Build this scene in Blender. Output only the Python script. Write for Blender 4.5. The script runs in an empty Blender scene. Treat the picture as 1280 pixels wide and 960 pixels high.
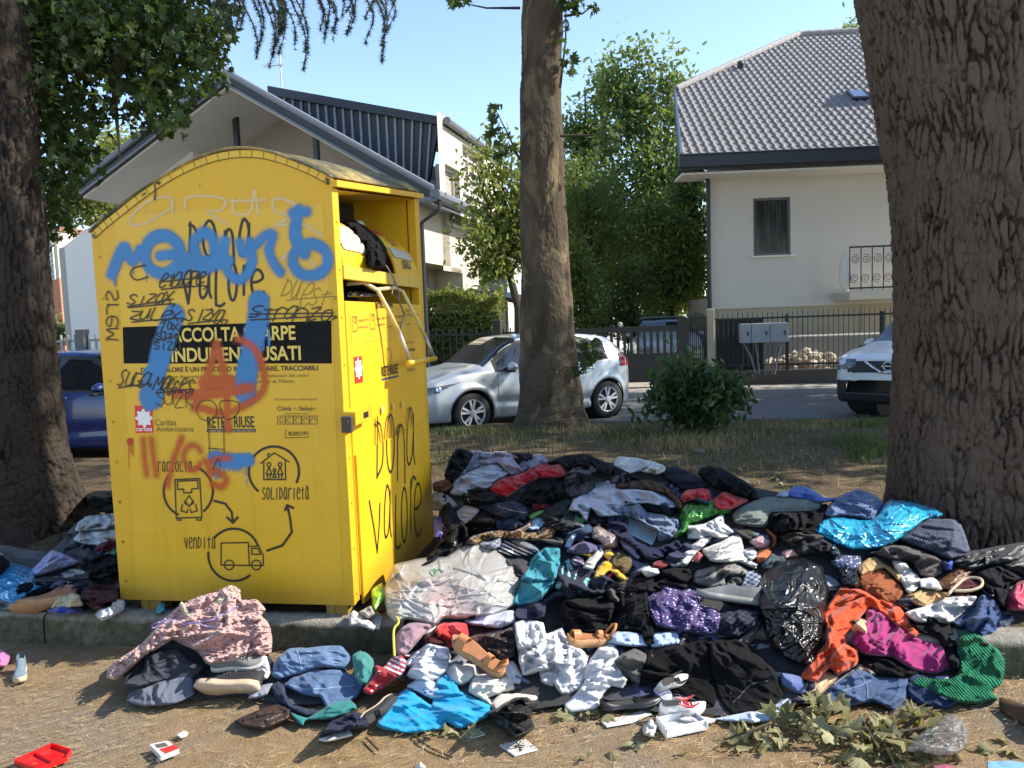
import bpy, bmesh, math, random, re
import numpy as np
from mathutils import Vector, Matrix

# ------------------------------------------------------------------ camera, light, exposure
scn = bpy.context.scene
COL = scn.collection
R = math.radians
EYE = np.array([0.0, 0.0, 1.6]); FPX = 960.0
PITCH = R(4.76); ROLL = math.atan(0.036)
_F = np.array([0, math.cos(PITCH), -math.sin(PITCH)])
_R0 = np.array([1.0, 0, 0]); _U0 = np.array([0, math.sin(PITCH), math.cos(PITCH)])
_RT = math.cos(ROLL)*_R0 - math.sin(ROLL)*_U0
_UP = math.cos(ROLL)*_U0 + math.sin(ROLL)*_R0
cam_d = bpy.data.cameras.new('camera'); cam = bpy.data.objects.new('camera', cam_d); COL.objects.link(cam)
cam_d.sensor_width = 36.0; cam_d.lens = 27.0; cam_d.clip_end = 2000.0; cam_d.clip_start = 0.05
cam.matrix_world = Matrix(((_RT[0], _UP[0], -_F[0], EYE[0]), (_RT[1], _UP[1], -_F[1], EYE[1]),
                           (_RT[2], _UP[2], -_F[2], EYE[2]), (0, 0, 0, 1)))
scn.camera = cam
SUN_EL = R(40); SUN_AZ = R(1.5)          # azimuth measured from +X (right) towards +Y (away from the camera)
wld = bpy.data.worlds.new('World'); scn.world = wld; wld.use_nodes = True
_nt = wld.node_tree; _bg = _nt.nodes['Background']
_sky = _nt.nodes.new('ShaderNodeTexSky'); _sky.sky_type = 'NISHITA'; _sky.sun_disc = False
_sky.sun_elevation = SUN_EL; _sky.sun_rotation = R(90) - SUN_AZ
_sky.air_density = 1.0; _sky.dust_density = .4; _sky.ozone_density = 1.6; _sky.altitude = 100
_nt.links.new(_sky.outputs[0], _bg.inputs[0]); _bg.inputs[1].default_value = 0.14
sun_d = bpy.data.lights.new('sun', 'SUN'); sun = bpy.data.objects.new('sun', sun_d); COL.objects.link(sun)
sun_d.energy = 4.0; sun_d.angle = R(0.53); sun_d.color = (1.0, 0.93, 0.82)
SUNV = np.array([math.cos(SUN_EL)*math.cos(SUN_AZ), math.cos(SUN_EL)*math.sin(SUN_AZ), math.sin(SUN_EL)])
sun.rotation_euler = Vector(-SUNV).to_track_quat('-Z', 'Y').to_euler()
vs = scn.view_settings
vs.view_transform = 'Standard'; vs.look = 'None'; vs.exposure = 1.22; vs.gamma = 1.0; vs.use_curve_mapping = False

# ------------------------------------------------------------------ picture geometry -> world points
def ray(px, py):
    dx = (np.asarray(px, float) - 640)/FPX; dy = (480 - np.asarray(py, float))/FPX
    return _F + dx[..., None]*_RT + dy[..., None]*_UP
def PY(px, py, Y):                       # point on the ray at world depth Y
    d = ray(px, py); return EYE + d*(np.asarray(Y)/d[..., 1])[..., None]
def PZ(px, py, z):                       # point on the ray at height z
    d = ray(px, py); return EYE + d*((np.asarray(z) - EYE[2])/d[..., 2])[..., None]
def PP(px, py, p0, n):                   # point on a plane
    d = ray(px, py); return EYE + d*(np.dot(np.asarray(p0) - EYE, n)/(d @ np.asarray(n)))[..., None]
def proj(p):
    q = np.asarray(p, float) - EYE
    return 640 + FPX*(q @ _RT)/(q @ _F), 480 - FPX*(q @ _UP)/(q @ _F)
def yawframe(a):                         # u along the street (to the right), v away from the camera
    return np.array([math.cos(a), -math.sin(a), 0]), np.array([math.sin(a), math.cos(a), 0])
Z3 = np.array([0, 0, 1.0])

# ------------------------------------------------------------------ noise
_rs = np.random.RandomState(7)
_perm = np.concatenate([_rs.permutation(256)]*3)
_grad = _rs.normal(size=(256, 3)); _grad /= np.linalg.norm(_grad, axis=1)[:, None]
def pn(x, y, z=0.0):                     # Perlin noise, about -1..1
    x, y, z = np.broadcast_arrays(np.asarray(x, float), np.asarray(y, float), np.asarray(z, float))
    xi, yi, zi = np.floor(x).astype(int), np.floor(y).astype(int), np.floor(z).astype(int)
    xf, yf, zf = x - xi, y - yi, z - zi
    f = lambda t: t*t*t*(t*(t*6 - 15) + 10)
    u, v, w = f(xf), f(yf), f(zf); out = 0
    for i in (0, 1):
        for j in (0, 1):
            for k in (0, 1):
                h = _perm[(_perm[(_perm[(xi + i) & 255] + yi + j) & 255] + zi + k) & 255]
                g = _grad[h]
                d = g[..., 0]*(xf - i) + g[..., 1]*(yf - j) + g[..., 2]*(zf - k)
                out = out + d*(u if i else 1 - u)*(v if j else 1 - v)*(w if k else 1 - w)
    return out*1.5
def fbm(x, y, z=0.0, o=4):
    a, s, t = 1.0, 0, 1.0
    for i in range(o):
        s = s + a*pn(x*t + 13.1*i, y*t + 7.7*i, z*t if np.ndim(z) else z + 3.3*i); a *= .5; t *= 2.03
    return s
def sstep(a, b, x):
    t = np.clip((x - a)/(b - a), 0, 1); return t*t*(3 - 2*t)

# ------------------------------------------------------------------ objects
ORG = {}
def _link(o): COL.objects.link(o); return o
def thing(name, label, cat, loc, group=None):
    o = _link(bpy.data.objects.new(name, None)); o.empty_display_size = .1
    o.location = Vector(loc); ORG[o.name] = np.array(loc, float)
    o['label'] = label; o['category'] = cat
    if group: o['group'] = group
    return o
def tag(o, label, cat, group=None, kind=None):
    if label: o['label'] = label
    if cat: o['category'] = cat
    if group: o['group'] = group
    if kind: o['kind'] = kind
    return o
def mobj(name, V, F, mats, parent=None, smooth=False, uv=None, attr=None, mi=None, origin=None):
    V = np.asarray(V, float).reshape(-1, 3)
    if parent is not None: org = ORG[parent.name]
    elif origin is not None: org = np.asarray(origin, float)
    else:
        org = np.array([V[:, 0].mean(), V[:, 1].mean(), V[:, 2].min()]) if len(V) else np.zeros(3)
    me = bpy.data.meshes.new(name)
    L = V - org
    if isinstance(F, np.ndarray) and F.ndim == 2:
        n, k = F.shape
        me.vertices.add(len(L)); me.vertices.foreach_set('co', L.astype(np.float32).ravel())
        me.loops.add(n*k); me.loops.foreach_set('vertex_index', F.astype(np.int32).ravel())
        me.polygons.add(n); me.polygons.foreach_set('loop_start', np.arange(0, n*k, k, dtype=np.int32))
        me.update(calc_edges=True)
    else:
        me.from_pydata(L.tolist(), [], [list(map(int, f)) for f in F]); me.update()
    if not isinstance(mats, (list, tuple)): mats = [mats]
    for m in mats: me.materials.append(m)
    if mi is not None: me.polygons.foreach_set('material_index', np.asarray(mi, np.int32))
    if smooth: me.polygons.foreach_set('use_smooth', np.ones(len(me.polygons), bool))
    if uv is not None:
        ul = me.uv_layers.new(name='UVMap'); li = np.empty(len(me.loops), np.int32)
        me.loops.foreach_get('vertex_index', li)
        ul.data.foreach_set('uv', np.asarray(uv, np.float32)[li].ravel())
    for k_, a in (attr or {}).items():
        a = np.asarray(a, np.float32)
        if a.ndim == 1:
            at = me.attributes.new(k_, 'FLOAT', 'POINT'); at.data.foreach_set('value', a)
        else:
            at = me.attributes.new(k_, 'FLOAT_COLOR', 'POINT')
            at.data.foreach_set('color', np.concatenate([a[:, :3], np.ones((len(a), 1), np.float32)], 1).ravel())
    o = _link(bpy.data.objects.new(name, me))
    if parent is not None: o.parent = parent; ORG[o.name] = org
    else: o.location = Vector(org); ORG[o.name] = org
    return o
class MB:                                # collects shapes for ONE mesh; o + local axes give world points
    def __init__(s, o=(0, 0, 0), u=(1, 0, 0), v=(0, 1, 0), w=(0, 0, 1)):
        s.V = []; s.F = []; s.o = np.array(o, float); s.M = np.array([u, v, w], float)
    def add(s, V, F):
        b = len(s.V); V = np.asarray(V, float) @ s.M + s.o
        s.V.extend(V.tolist()); s.F.extend([[b + i for i in f] for f in F]); return s
    def box(s, x0, x1, y0, y1, z0, z1):
        V = [(x, y, z) for z in (z0, z1) for y in (y0, y1) for x in (x0, x1)]
        return s.add(V, [(0, 2, 3, 1), (4, 5, 7, 6), (0, 1, 5, 4), (2, 6, 7, 3), (0, 4, 6, 2), (1, 3, 7, 5)])
    def bbox(s, x0, x1, y0, y1, z0, z1, b=.01):   # bevelled box
        bm = bmesh.new(); bmesh.ops.create_cube(bm, size=1)
        for v in bm.verts:
            v.co = Vector(((x0 + x1)/2 + v.co.x*(x1 - x0), (y0 + y1)/2 + v.co.y*(y1 - y0), (z0 + z1)/2 + v.co.z*(z1 - z0)))
        bmesh.ops.bevel(bm, geom=bm.edges[:], offset=b, segments=2, affect='EDGES', profile=.5)
        bm.verts.index_update()
        s.add([tuple(v.co) for v in bm.verts], [[v.index for v in f.verts] for f in bm.faces]); bm.free(); return s
    def tube(s, pts, r, n=8, cap=True):
        pts = np.asarray(pts, float); m = len(pts); rr = np.broadcast_to(np.asarray(r, float), (m,))
        T = np.gradient(pts, axis=0); T /= np.linalg.norm(T, axis=1)[:, None] + 1e-9
        a = np.array([0, 0, 1.0]) if abs(T[0][2]) < .9 else np.array([1.0, 0, 0]); V = []
        for i in range(m):
            a = a - T[i]*(a @ T[i]); a /= np.linalg.norm(a) + 1e-9; b = np.cross(T[i], a)
            for k in range(n):
                t = 2*math.pi*k/n; V.append(pts[i] + rr[i]*(math.cos(t)*a + math.sin(t)*b))
        F = [(i*n + k, i*n + (k + 1) % n, (i + 1)*n + (k + 1) % n, (i + 1)*n + k) for i in range(m - 1) for k in range(n)]
        if cap: F += [tuple(range(n))[::-1], tuple((m - 1)*n + k for k in range(n))]
        return s.add(V, F)
    def cyl(s, p, q, r, n=16): return s.tube([p, q], r, n)
    def prism(s, poly, d):               # polygon of 3-D points pushed along vector d
        poly = np.asarray(poly, float); n = len(poly); d = np.asarray(d, float)
        V = np.concatenate([poly, poly + d])
        F = [tuple(range(n))[::-1], tuple(range(n, 2*n))] + [(i, (i + 1) % n, n + (i + 1) % n, n + i) for i in range(n)]
        return s.add(V, F)
    def lathe(s, prof, c=(0, 0, 0), n=24, axis='z', cap=True):
        V = []; m = len(prof)
        for (r, h) in prof:
            for k in range(n):
                t = 2*math.pi*k/n; a, b = r*math.cos(t), r*math.sin(t)
                V.append({'z': (a, b, h), 'y': (a, h, b), 'x': (h, a, b)}[axis])
        F = [(i*n + k, i*n + (k + 1) % n, (i + 1)*n + (k + 1) % n, (i + 1)*n + k) for i in range(m - 1) for k in range(n)]
        if cap: F += [tuple(range(n)), tuple((m - 1)*n + k for k in range(n))]
        return s.add(np.asarray(V) + np.asarray(c), F)
    def quad(s, a, b, c, d): return s.add([a, b, c, d], [(0, 1, 2, 3)])
    def build(s, name, mat, parent=None, smooth=False, origin=None):
        V = np.asarray(s.V, float)
        o = mobj(name, V, s.F, mat, parent, smooth, origin=origin)
        bm = bmesh.new(); bm.from_mesh(o.data); bmesh.ops.recalc_face_normals(bm, faces=bm.faces); bm.to_mesh(o.data); bm.free()
        return o
def grid_faces(m, n):
    i = np.arange(m*n).reshape(m, n)
    return np.stack([i[:-1, :-1], i[:-1, 1:], i[1:, 1:], i[1:, :-1]], -1).reshape(-1, 4)

# ------------------------------------------------------------------ materials
def lin(h):
    if isinstance(h, str):
        h = h.lstrip('#'); c = [int(h[i:i+2], 16)/255 for i in (0, 2, 4)]
        return tuple(x/12.92 if x <= .04045 else ((x + .055)/1.055)**2.4 for x in c)
    return tuple(h)
def c4(c): return (*lin(c), 1.0)
class NT:
    def __init__(s, name):
        s.m = bpy.data.materials.new(name); s.m.use_nodes = True; s.t = s.m.node_tree
        s.b = s.t.nodes['Principled BSDF']; s.out = s.t.nodes['Material Output']
    def n(s, typ, **kw):
        nd = s.t.nodes.new(typ)
        for k, v in kw.items():
            if k.startswith('i_'): nd.inputs[k[2:].replace('_', ' ')].default_value = v
            else: setattr(nd, k, v)
        return nd
    def l(s, a, b): s.t.links.new(a, b)
    def coord(s, kind='Object', scale=(1, 1, 1), rot=(0, 0, 0)):
        tc = s.n('ShaderNodeTexCoord'); mp = s.n('ShaderNodeMapping')
        mp.inputs['Scale'].default_value = scale; mp.inputs['Rotation'].default_value = rot
        s.l(tc.outputs[kind], mp.inputs['Vector']); return mp.outputs[0]
    def noise(s, vec, scale, detail=5, rough=.55, dist=0):
        nd = s.n('ShaderNodeTexNoise'); nd.inputs['Scale'].default_value = scale; nd.inputs['Detail'].default_value = detail
        nd.inputs['Roughness'].default_value = rough; nd.inputs['Distortion'].default_value = dist
        s.l(vec, nd.inputs['Vector']); return nd.outputs['Fac']
    def voro(s, vec, scale, feature='F1', out='Distance', rnd=1):
        nd = s.n('ShaderNodeTexVoronoi'); nd.feature = feature; nd.inputs['Scale'].default_value = scale
        nd.inputs['Randomness'].default_value = rnd
        s.l(vec, nd.inputs['Vector']); return nd.outputs[out]
    def ramp(s, fac, stops, interp='LINEAR'):
        nd = s.n('ShaderNodeValToRGB'); cr = nd.color_ramp; cr.interpolation = interp
        while len(cr.elements) < len(stops): cr.elements.new(.5)
        for e, (p, c) in zip(cr.elements, stops): e.position = p; e.color = c4(c) if not isinstance(c, (int, float)) else (c, c, c, 1)
        s.l(fac, nd.inputs[0]); return nd.outputs[0]
    def mix(s, fac, a, b, mode='MIX'):
        nd = s.n('ShaderNodeMix'); nd.data_type = 'RGBA'; nd.blend_type = mode
        if isinstance(fac, (int, float)): nd.inputs[0].default_value = fac
        else: s.l(fac, nd.inputs[0])
        for k, x in ((6, a), (7, b)):
            if hasattr(x, 'is_output'): s.l(x, nd.inputs[k])
            else: nd.inputs[k].default_value = c4(x)
        return nd.outputs[2]
    def math(s, op, a, b=None, clamp=False):
        nd = s.n('ShaderNodeMath'); nd.operation = op; nd.use_clamp = clamp
        for k, x in ((0, a), (1, b)):
            if x is None: continue
            if hasattr(x, 'is_output'): s.l(x, nd.inputs[k])
            else: nd.inputs[k].default_value = x
        return nd.outputs[0]
    def bump(s, h, strength=.3, dist=.01, prev=None):
        nd = s.n('ShaderNodeBump'); nd.inputs['Strength'].default_value = strength; nd.inputs['Distance'].default_value = dist
        s.l(h, nd.inputs['Height'])
        if prev is not None: s.l(prev, nd.inputs['Normal'])
        s.l(nd.outputs[0], s.b.inputs['Normal']); return nd.outputs[0]
    def col(s, x):
        if hasattr(x, 'is_output'): s.l(x, s.b.inputs['Base Color'])
        else: s.b.inputs['Base Color'].default_value = c4(x)
        return s
    def set(s, **kw):
        for k, v in kw.items():
            i = s.b.inputs[k.replace('_', ' ')]
            if hasattr(v, 'is_output'): s.l(v, i)
            else: i.default_value = v
        return s
    def attr(s, name, out='Fac'):
        nd = s.n('ShaderNodeAttribute'); nd.attribute_name = name; return nd.outputs[out]
def simple(name, c, rough=.6, var=.12, scale=3.0, metal=0.0, bump=0.0, bscale=60, bdist=.004, coat=0.0, spec=.5):
    t = NT(name); vec = t.coord('Object'); f = t.noise(vec, scale, 6, .6)
    base = np.array(lin(c)); t.col(t.mix(f, tuple(np.clip(base*(1 - var*1.6), 0, 1)), tuple(np.clip(base*(1 + var*1.6), 0, 1))))
    t.set(Roughness=rough, Metallic=metal, Coat_Weight=coat, Specular_IOR_Level=spec)
    if bump: t.bump(t.noise(vec, bscale, 4, .6), bump, bdist)
    return t.m
def glass(name, tint=(.02, .025, .03), rough=.03):
    t = NT(name); vec = t.coord('Object'); f = t.noise(vec, 2.5, 4)
    t.col(t.mix(f, tuple(np.array(tint)*.6), tuple(np.array(tint)*1.5))); t.set(Roughness=rough, Specular_IOR_Level=.7, Coat_Weight=.5, Coat_Roughness=.02); return t.m
# ------------------------------------------------------------------ ground, kerb, road
YAW = R(9.0); SU, SV = yawframe(YAW)
V0 = 3.514*math.cos(YAW)                 # distance of the kerb face along SV
def st(s, t, z=0.0): return s*SU + (V0 + t)*SV + np.array([0, 0, z])     # street coordinates -> world
VERGE_END, ROAD_END, PAVE_END = 8.0, 12.6, 13.9
def soil_z(s, t):
    return .145 + .03*pn(s*.5, t*.5, 4.2) + .012*pn(s*2.2, t*2.2, 1.1) - .1*sstep(5.5, VERGE_END, t) - .19*sstep(-4.1, -4.6, s)*sstep(4.7, 5.1, t)
def m_asphalt():
    t = NT('old_asphalt_with_straw'); v = t.coord('Object')
    a = t.noise(v, 1.1, 6, .6); b = t.noise(v, 9, 6, .65); g = t.noise(v, 150, 3, .7)
    base = t.ramp(b, [(.3, (.175, .115, .056)), (.55, (.255, .17, .085)), (.75, (.33, .23, .115))])
    gray = t.ramp(g, [(.3, (.10, .088, .07)), (.7, (.24, .205, .16))])
    m = t.ramp(t.math('ADD', a, t.math('MULTIPLY', b, .35)), [(.6, .08), (.82, .75)])
    t.col(t.mix(m, base, gray)); t.set(Roughness=.95, Specular_IOR_Level=.2)
    t.bump(t.math('ADD', t.noise(v, 90, 4, .7), b), .8, .012); return t.m
def m_soil():
    t = NT('dry_soil_with_litter'); v = t.coord('Object')
    a = t.noise(v, 1.3, 5); b = t.noise(v, 14, 6, .7); c = t.noise(v, 60, 4, .7)
    base = t.ramp(b, [(.3, (.075, .053, .033)), (.55, (.145, .105, .066)), (.75, (.25, .185, .11))])
    grn = t.ramp(c, [(.3, (.05, .06, .022)), (.7, (.13, .135, .05))])
    t.col(t.mix(t.ramp(a, [(.56, 0.0), (.75, .5)]), base, grn)); t.set(Roughness=1.0, Specular_IOR_Level=.1)
    t.bump(t.math('ADD', b, c), .9, .03); return t.m
M_ASPH, M_SOIL = m_asphalt(), m_soil()
def structure(o): o['kind'] = 'structure'; return o
def flat(name, s0, s1, t0, t1, z, m, n=2):
    S, T = np.meshgrid(np.linspace(s0, s1, n), np.linspace(t0, t1, n))
    V = S.ravel()[:, None]*SU + (V0 + T.ravel())[:, None]*SV; V[:, 2] = z
    return structure(mobj(name, V, grid_faces(n, n), m))
S, T = np.meshgrid(np.linspace(-7, 7, 240), np.linspace(-4.2, .03, 100))
V = S.ravel()[:, None]*SU + (V0 + T.ravel())[:, None]*SV
V[:, 2] = .006*pn(S.ravel()*3, T.ravel()*3) + .012*pn(S.ravel()*.8, T.ravel()*.8) - .004
structure(mobj('asphalt', V, grid_faces(100, 240), M_ASPH, smooth=True))
flat('ground', -400, 400, -60, 700, -.14, simple('pale_gravel_ground', (.44, .40, .33), .95, .15, .3))
M_ROAD = simple('road_asphalt', (.125, .118, .11), .9, .25, 2.0, bump=.4, bscale=120)
flat('road', -60, 60, VERGE_END - .4, ROAD_END, -.10, M_ROAD)
flat('pavement', -60, 60, ROAD_END + .15, PAVE_END + 16, .0, simple('pavement_asphalt', (.30, .265, .215), .95, .2, 1.5, bump=.4, bscale=90))
mb = MB(st(0, ROAD_END), SU, SV); mb.box(-60, 60, 0, .15, -.12, .012)
structure(mb.build('far_kerb', simple('far_kerb_stone', (.33, .31, .28), .9)))
S, T = np.meshgrid(np.linspace(-12, 12, 300), np.concatenate([np.linspace(.14, 4, 140), np.linspace(4.05, VERGE_END, 90)]))
V = S.ravel()[:, None]*SU + (V0 + T.ravel())[:, None]*SV
V[:, 2] = soil_z(S.ravel(), T.ravel()) + .01*pn(S.ravel()*7, T.ravel()*7); n_ = T.shape[0]
V[:, 2] = np.where(T.ravel() > VERGE_END - .02, -.13, V[:, 2])
structure(mobj('verge', V, grid_faces(n_, 300), M_SOIL, smooth=True))
# kerb stones, about a metre each
def m_kerb():
    t = NT('mossy_kerb_stone'); v = t.coord('Object'); a = t.noise(v, 3, 6, .65); b = t.noise(v, 22, 6, .7); c = t.noise(v, 120, 3)
    base = t.ramp(b, [(.3, (.16, .145, .115)), (.6, (.30, .275, .225)), (.8, (.42, .39, .32))])
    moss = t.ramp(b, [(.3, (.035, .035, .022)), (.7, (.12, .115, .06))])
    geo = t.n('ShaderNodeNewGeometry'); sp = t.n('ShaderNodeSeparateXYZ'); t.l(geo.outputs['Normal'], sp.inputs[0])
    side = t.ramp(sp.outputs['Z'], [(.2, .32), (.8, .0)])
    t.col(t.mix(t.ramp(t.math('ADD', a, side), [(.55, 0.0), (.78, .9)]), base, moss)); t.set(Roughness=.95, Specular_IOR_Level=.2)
    t.bump(t.math('ADD', b, c), .7, .01); return t.m
M_KERB = m_kerb(); rng = random.Random(3); s_ = -7.0
while s_ < 7:
    L_ = 1.0 + rng.uniform(-.04, .04); n_ = 40
    xs = np.linspace(0, L_ - .012, n_)
    prof = [(.004, -.05), (.0, .06), (.003, .115), (.012, .14), (.035, .152), (.09, .155), (.15, .152), (.165, .06)]
    A, B = np.meshgrid(xs, np.arange(len(prof)), indexing='ij')
    pt = np.array(prof)[B.ravel()]; xx = A.ravel() + s_
    jt = .006*pn(xx*9, pt[:, 0]*40, pt[:, 1]*30) + .004*pn(xx*30, pt[:, 0]*60, pt[:, 1]*60)
    V = xx[:, None]*SU + (V0 + pt[:, 0] + jt + rng.uniform(-.004, .004))[:, None]*SV
    V[:, 2] = pt[:, 1] + jt*.7 + (rng.uniform(-.004, .003) if True else 0)
    m_ = len(prof); F = [tuple(f) for f in grid_faces(n_, m_)] + [tuple(range(m_)), tuple(range((n_ - 1)*m_, n_*m_))[::-1]]
    o = mobj('kerb', V, F, M_KERB, smooth=True); structure(o)
    s_ += L_

# ------------------------------------------------------------------ building materials
def stucco(name, c, var=.06):
    t = NT(name); v = t.coord('Object'); a = t.noise(v, .7, 6, .6); b = t.noise(v, 30, 4)
    base = np.array(lin(c)); t.col(t.mix(a, tuple(base*(1 - var*2)), tuple(np.clip(base*(1 + var*2), 0, .85)))); t.set(Roughness=.95, Specular_IOR_Level=.2)
    t.bump(b, .25, .01); return t.m
M_WHITE = stucco('white_render', (.56, .53, .475)); M_BEIGE = stucco('beige_render', (.36, .32, .275)); M_CREAM = stucco('cream_render', (.55, .50, .40))
M_GREYW = stucco('pale_grey_render', (.70, .67, .62)); M_BASE = stucco('beige_plinth', (.40, .345, .25), .1)
M_METAL = simple('dark_roof_metal', (.022, .026, .034), .42, .15, 4); M_LEADEN = simple('grey_flashing', (.16, .175, .20), .4, .1, 4)
M_FRAME = simple('grey_window_frame', (.11, .11, .11), .5); M_SOFFIT = stucco('soffit_board', (.66, .63, .57)); M_BLACK = simple('black_iron', (.012, .012, .013), .5)
M_GLASS = glass('window_glass'); M_CONC = simple('old_concrete', (.25, .235, .20), .95, .2, 3, bump=.5, bscale=40)
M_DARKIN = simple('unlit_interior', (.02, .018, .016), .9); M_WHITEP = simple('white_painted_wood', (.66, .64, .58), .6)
def wall_holes(mb, U0, U1, Z0, Z1, holes, depth):     # a wall face at v=0 with recessed openings
    us = sorted({U0, U1, *[h[0] for h in holes], *[h[1] for h in holes]}); zs = sorted({Z0, Z1, *[h[2] for h in holes], *[h[3] for h in holes]})
    for a, b in zip(us, us[1:]):
        for c, d in zip(zs, zs[1:]):
            if any(h[0] <= a and b <= h[1] and h[2] <= c and d <= h[3] for h in holes): continue
            mb.quad((a, 0, c), (b, 0, c), (b, 0, d), (a, 0, d))
    for a, b, c, d in holes:
        mb.quad((a, 0, c), (a, 0, d), (a, depth, d), (a, depth, c)); mb.quad((b, 0, d), (b, 0, c), (b, depth, c), (b, depth, d))
        mb.quad((a, 0, c), (a, depth, c), (b, depth, c), (b, 0, c)); mb.quad((a, 0, d), (b, 0, d), (b, depth, d), (a, depth, d))
        mb.quad((a, depth, c), (a, depth, d), (b, depth, d), (b, depth, c))

# ------------------------------------------------------------------ the house on the right
hu, hv = yawframe(R(2.0)); hA = PY(885, 300, 20.0); hA[2] = 0
def hp(px, py, off=0): p = PP(px, py, hA + hv*off, hv) - hA; return p @ hu, p[2]
hr = thing('house', 'white house with a grey tiled hip roof behind the iron fence on the right', 'house', hA + hu*3)
zt = hp(885, 203)[1]; zb = hp(885, 387)[1]
w0, w1 = hp(942, 320), hp(988, 246)
mb = MB(hA, hu, hv); wall_holes(mb, 0, 7, zb, zt, [(w0[0], w1[0], w0[1], w1[1])], .16)
sd = np.array([.30, .954, 0])            # the side wall runs back and to the right
loc = lambda q: np.array([q @ hu, q @ hv, q[2]])
mb.quad((0, 0, zb), (0, 0, zt), loc(sd*9) + np.array([0, 0, zt]), loc(sd*9) + np.array([0, 0, zb]))
mb.build('wall', M_WHITE, hr)
mb = MB(hA, hu, hv); mb.box(.06, 7, .03, 3, -.2, zb + .3)
mb.build('plinth', M_BASE, hr)
mb = MB(hA, hu, hv)
for k, x in enumerate((.75, 2.4, 3.9)): mb.box(x, x + .012, .018, .03, -.1, zb - .03)
mb.box(.05, 7, .02, .03, zb*.55, zb*.55 + .012); mb.build('panel_joint', simple('joint_shadow_gap', (.16, .14, .11)), hr)
a, b, c, d = w0[0], w1[0], w0[1], w1[1]
mb = MB(hA, hu, hv); f = .06
for q in ((a, a + f, c, d), (b - f, b, c, d), (a + f, b - f, c, c + f), (a + f, b - f, d - f, d)): mb.box(q[0] + .003, q[1] - .003, .05, .12, q[2] + .003, q[3] - .003)
win = mb.build('window', M_FRAME, hr)
t = NT('lace_curtain_behind_glass'); v = t.coord('Object', (9, 1, .6)); f_ = t.noise(v, 1.6, 5, .6)
t.col(t.ramp(f_, [(.35, (.012, .012, .013)), (.7, (.075, .075, .075))])); t.set(Roughness=.12, Specular_IOR_Level=.6)
mb = MB(hA, hu, hv); mb.box(a + f, b - f, .10, .115, c + f, d - f); mb.build('pane', t.m, win)
mb = MB(hA, hu, hv); mb.bbox(a - .09, b + .09, -.07, .1, c - .05, c - .002, .008); mb.build('sill', M_GREYW, win)
# roof: front slope, pitched 34 degrees from the eave
eo = -.95; e0 = np.array([*hp(853, 196, eo)]); pit = R(34); zE = e0[1]
E0 = hA + hv*eo + hu*e0[0] + Z3*zE; up = hv*math.cos(pit) + Z3*math.sin(pit); rn = np.cross(hu, up)
def rp(px, py): p = PP(px, py, E0, rn) - E0; return p @ hu, p @ up
P4 = [rp(845, 114), rp(998, 45), rp(1150, 36)]
poly = [(0, 0), (7.6, 0), (7.6, P4[2][1]), P4[1], P4[0]]
def inpoly(x, y, poly):
    x, y = np.asarray(x), np.asarray(y); r = np.zeros(x.shape, bool); n = len(poly)
    for i in range(n):
        x0, y0 = poly[i]; x1, y1 = poly[(i + 1) % n]
        if y0 == y1: continue
        r ^= ((y0 > y) != (y1 > y)) & (x < (x1 - x0)*(y - y0)/(y1 - y0) + x0)
    return r
nx, ny = 620, 300
gx = np.linspace(-.4, 7.6, nx); gy = np.linspace(0, P4[2][1] + .2, ny); X, Y = np.meshgrid(gx, gy)
tw, tl = .205, .335
row = np.floor(Y/tl); fr = Y/tl - row; px_ = (X/tw) % 1.0
hgt = .035*np.clip(np.sin(px_*math.pi*2)*.9, -.25, 1) + .042*(1 - fr) - .02*(fr < .06)
hgt += .006*pn(np.floor(X/tw)*3.7, row*5.1)
V = E0 + X[..., None]*hu + Y[..., None]*up + hgt[..., None]*(-rn if rn[2] < 0 else rn)
F = grid_faces(ny, nx); cx = (X[:-1, :-1] + X[1:, 1:]).ravel()/2; cy = (Y[:-1, :-1] + Y[1:, 1:]).ravel()/2
F = F[inpoly(cx, cy, poly)]
def m_tiles():
    t = NT('grey_roof_tiles'); v = t.coord('Object'); at = t.attr('tile'); n = t.noise(v, 6, 5)
    t.col(t.mix(n, t.ramp(at, [(0, (.13, .12, .118)), (1, (.205, .19, .185))]), (.19, .175, .165))); t.set(Roughness=.75); return t.m
rnv = -rn if rn[2] < 0 else rn
RT = mobj('roof', V.reshape(-1, 3), F, m_tiles(), hr, attr={'tile': (.5 + .5*pn(np.floor(X/tw)*1.37 + .5, row*2.1 + .5)).ravel()})
mb = MB(); top = [E0 + hu*p[0] + up*p[1] for p in poly]
mb.prism([p - rnv*.03 for p in top], -rnv*.12); mb.build('roof_deck', M_METAL, hr)
mb = MB(); rl = [E0 + hu*p[0] + up*p[1] + rnv*.05 for p in P4]
for i in range(2):
    n = int(np.linalg.norm(rl[i+1] - rl[i])/.34)
    for k in range(n): mb.tube([rl[i] + (rl[i+1] - rl[i])*(k/n), rl[i] + (rl[i+1] - rl[i])*((k + 1.12)/n) + Z3*.02], .105, 10)
mb.build('ridge_tile', simple('ridge_tile_grey', (.26, .24, .23), .7), hr)
mb = MB(); mb.prism([top[0] - hu*.06 + rnv*.09, top[4] - hu*.06 + rnv*.09, top[4] - hu*.06 - rnv*.2, top[0] - hu*.06 - rnv*.2], hu*.055); mb.build('verge_board', simple('blue_grey_metal_verge', (.07, .095, .13), .35), hr)
mb = MB(E0, hu, hv); mb.box(-.1, 7.6, -.14, -.012, -.27, .03); mb.box(-.06, 7.6, -.012, .1, -.31, -.05); mb.tube([(-.1, -.14, .02), (7.6, -.14, .02)], .025, 6)
mb.build('gutter', M_METAL, hr)
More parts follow.
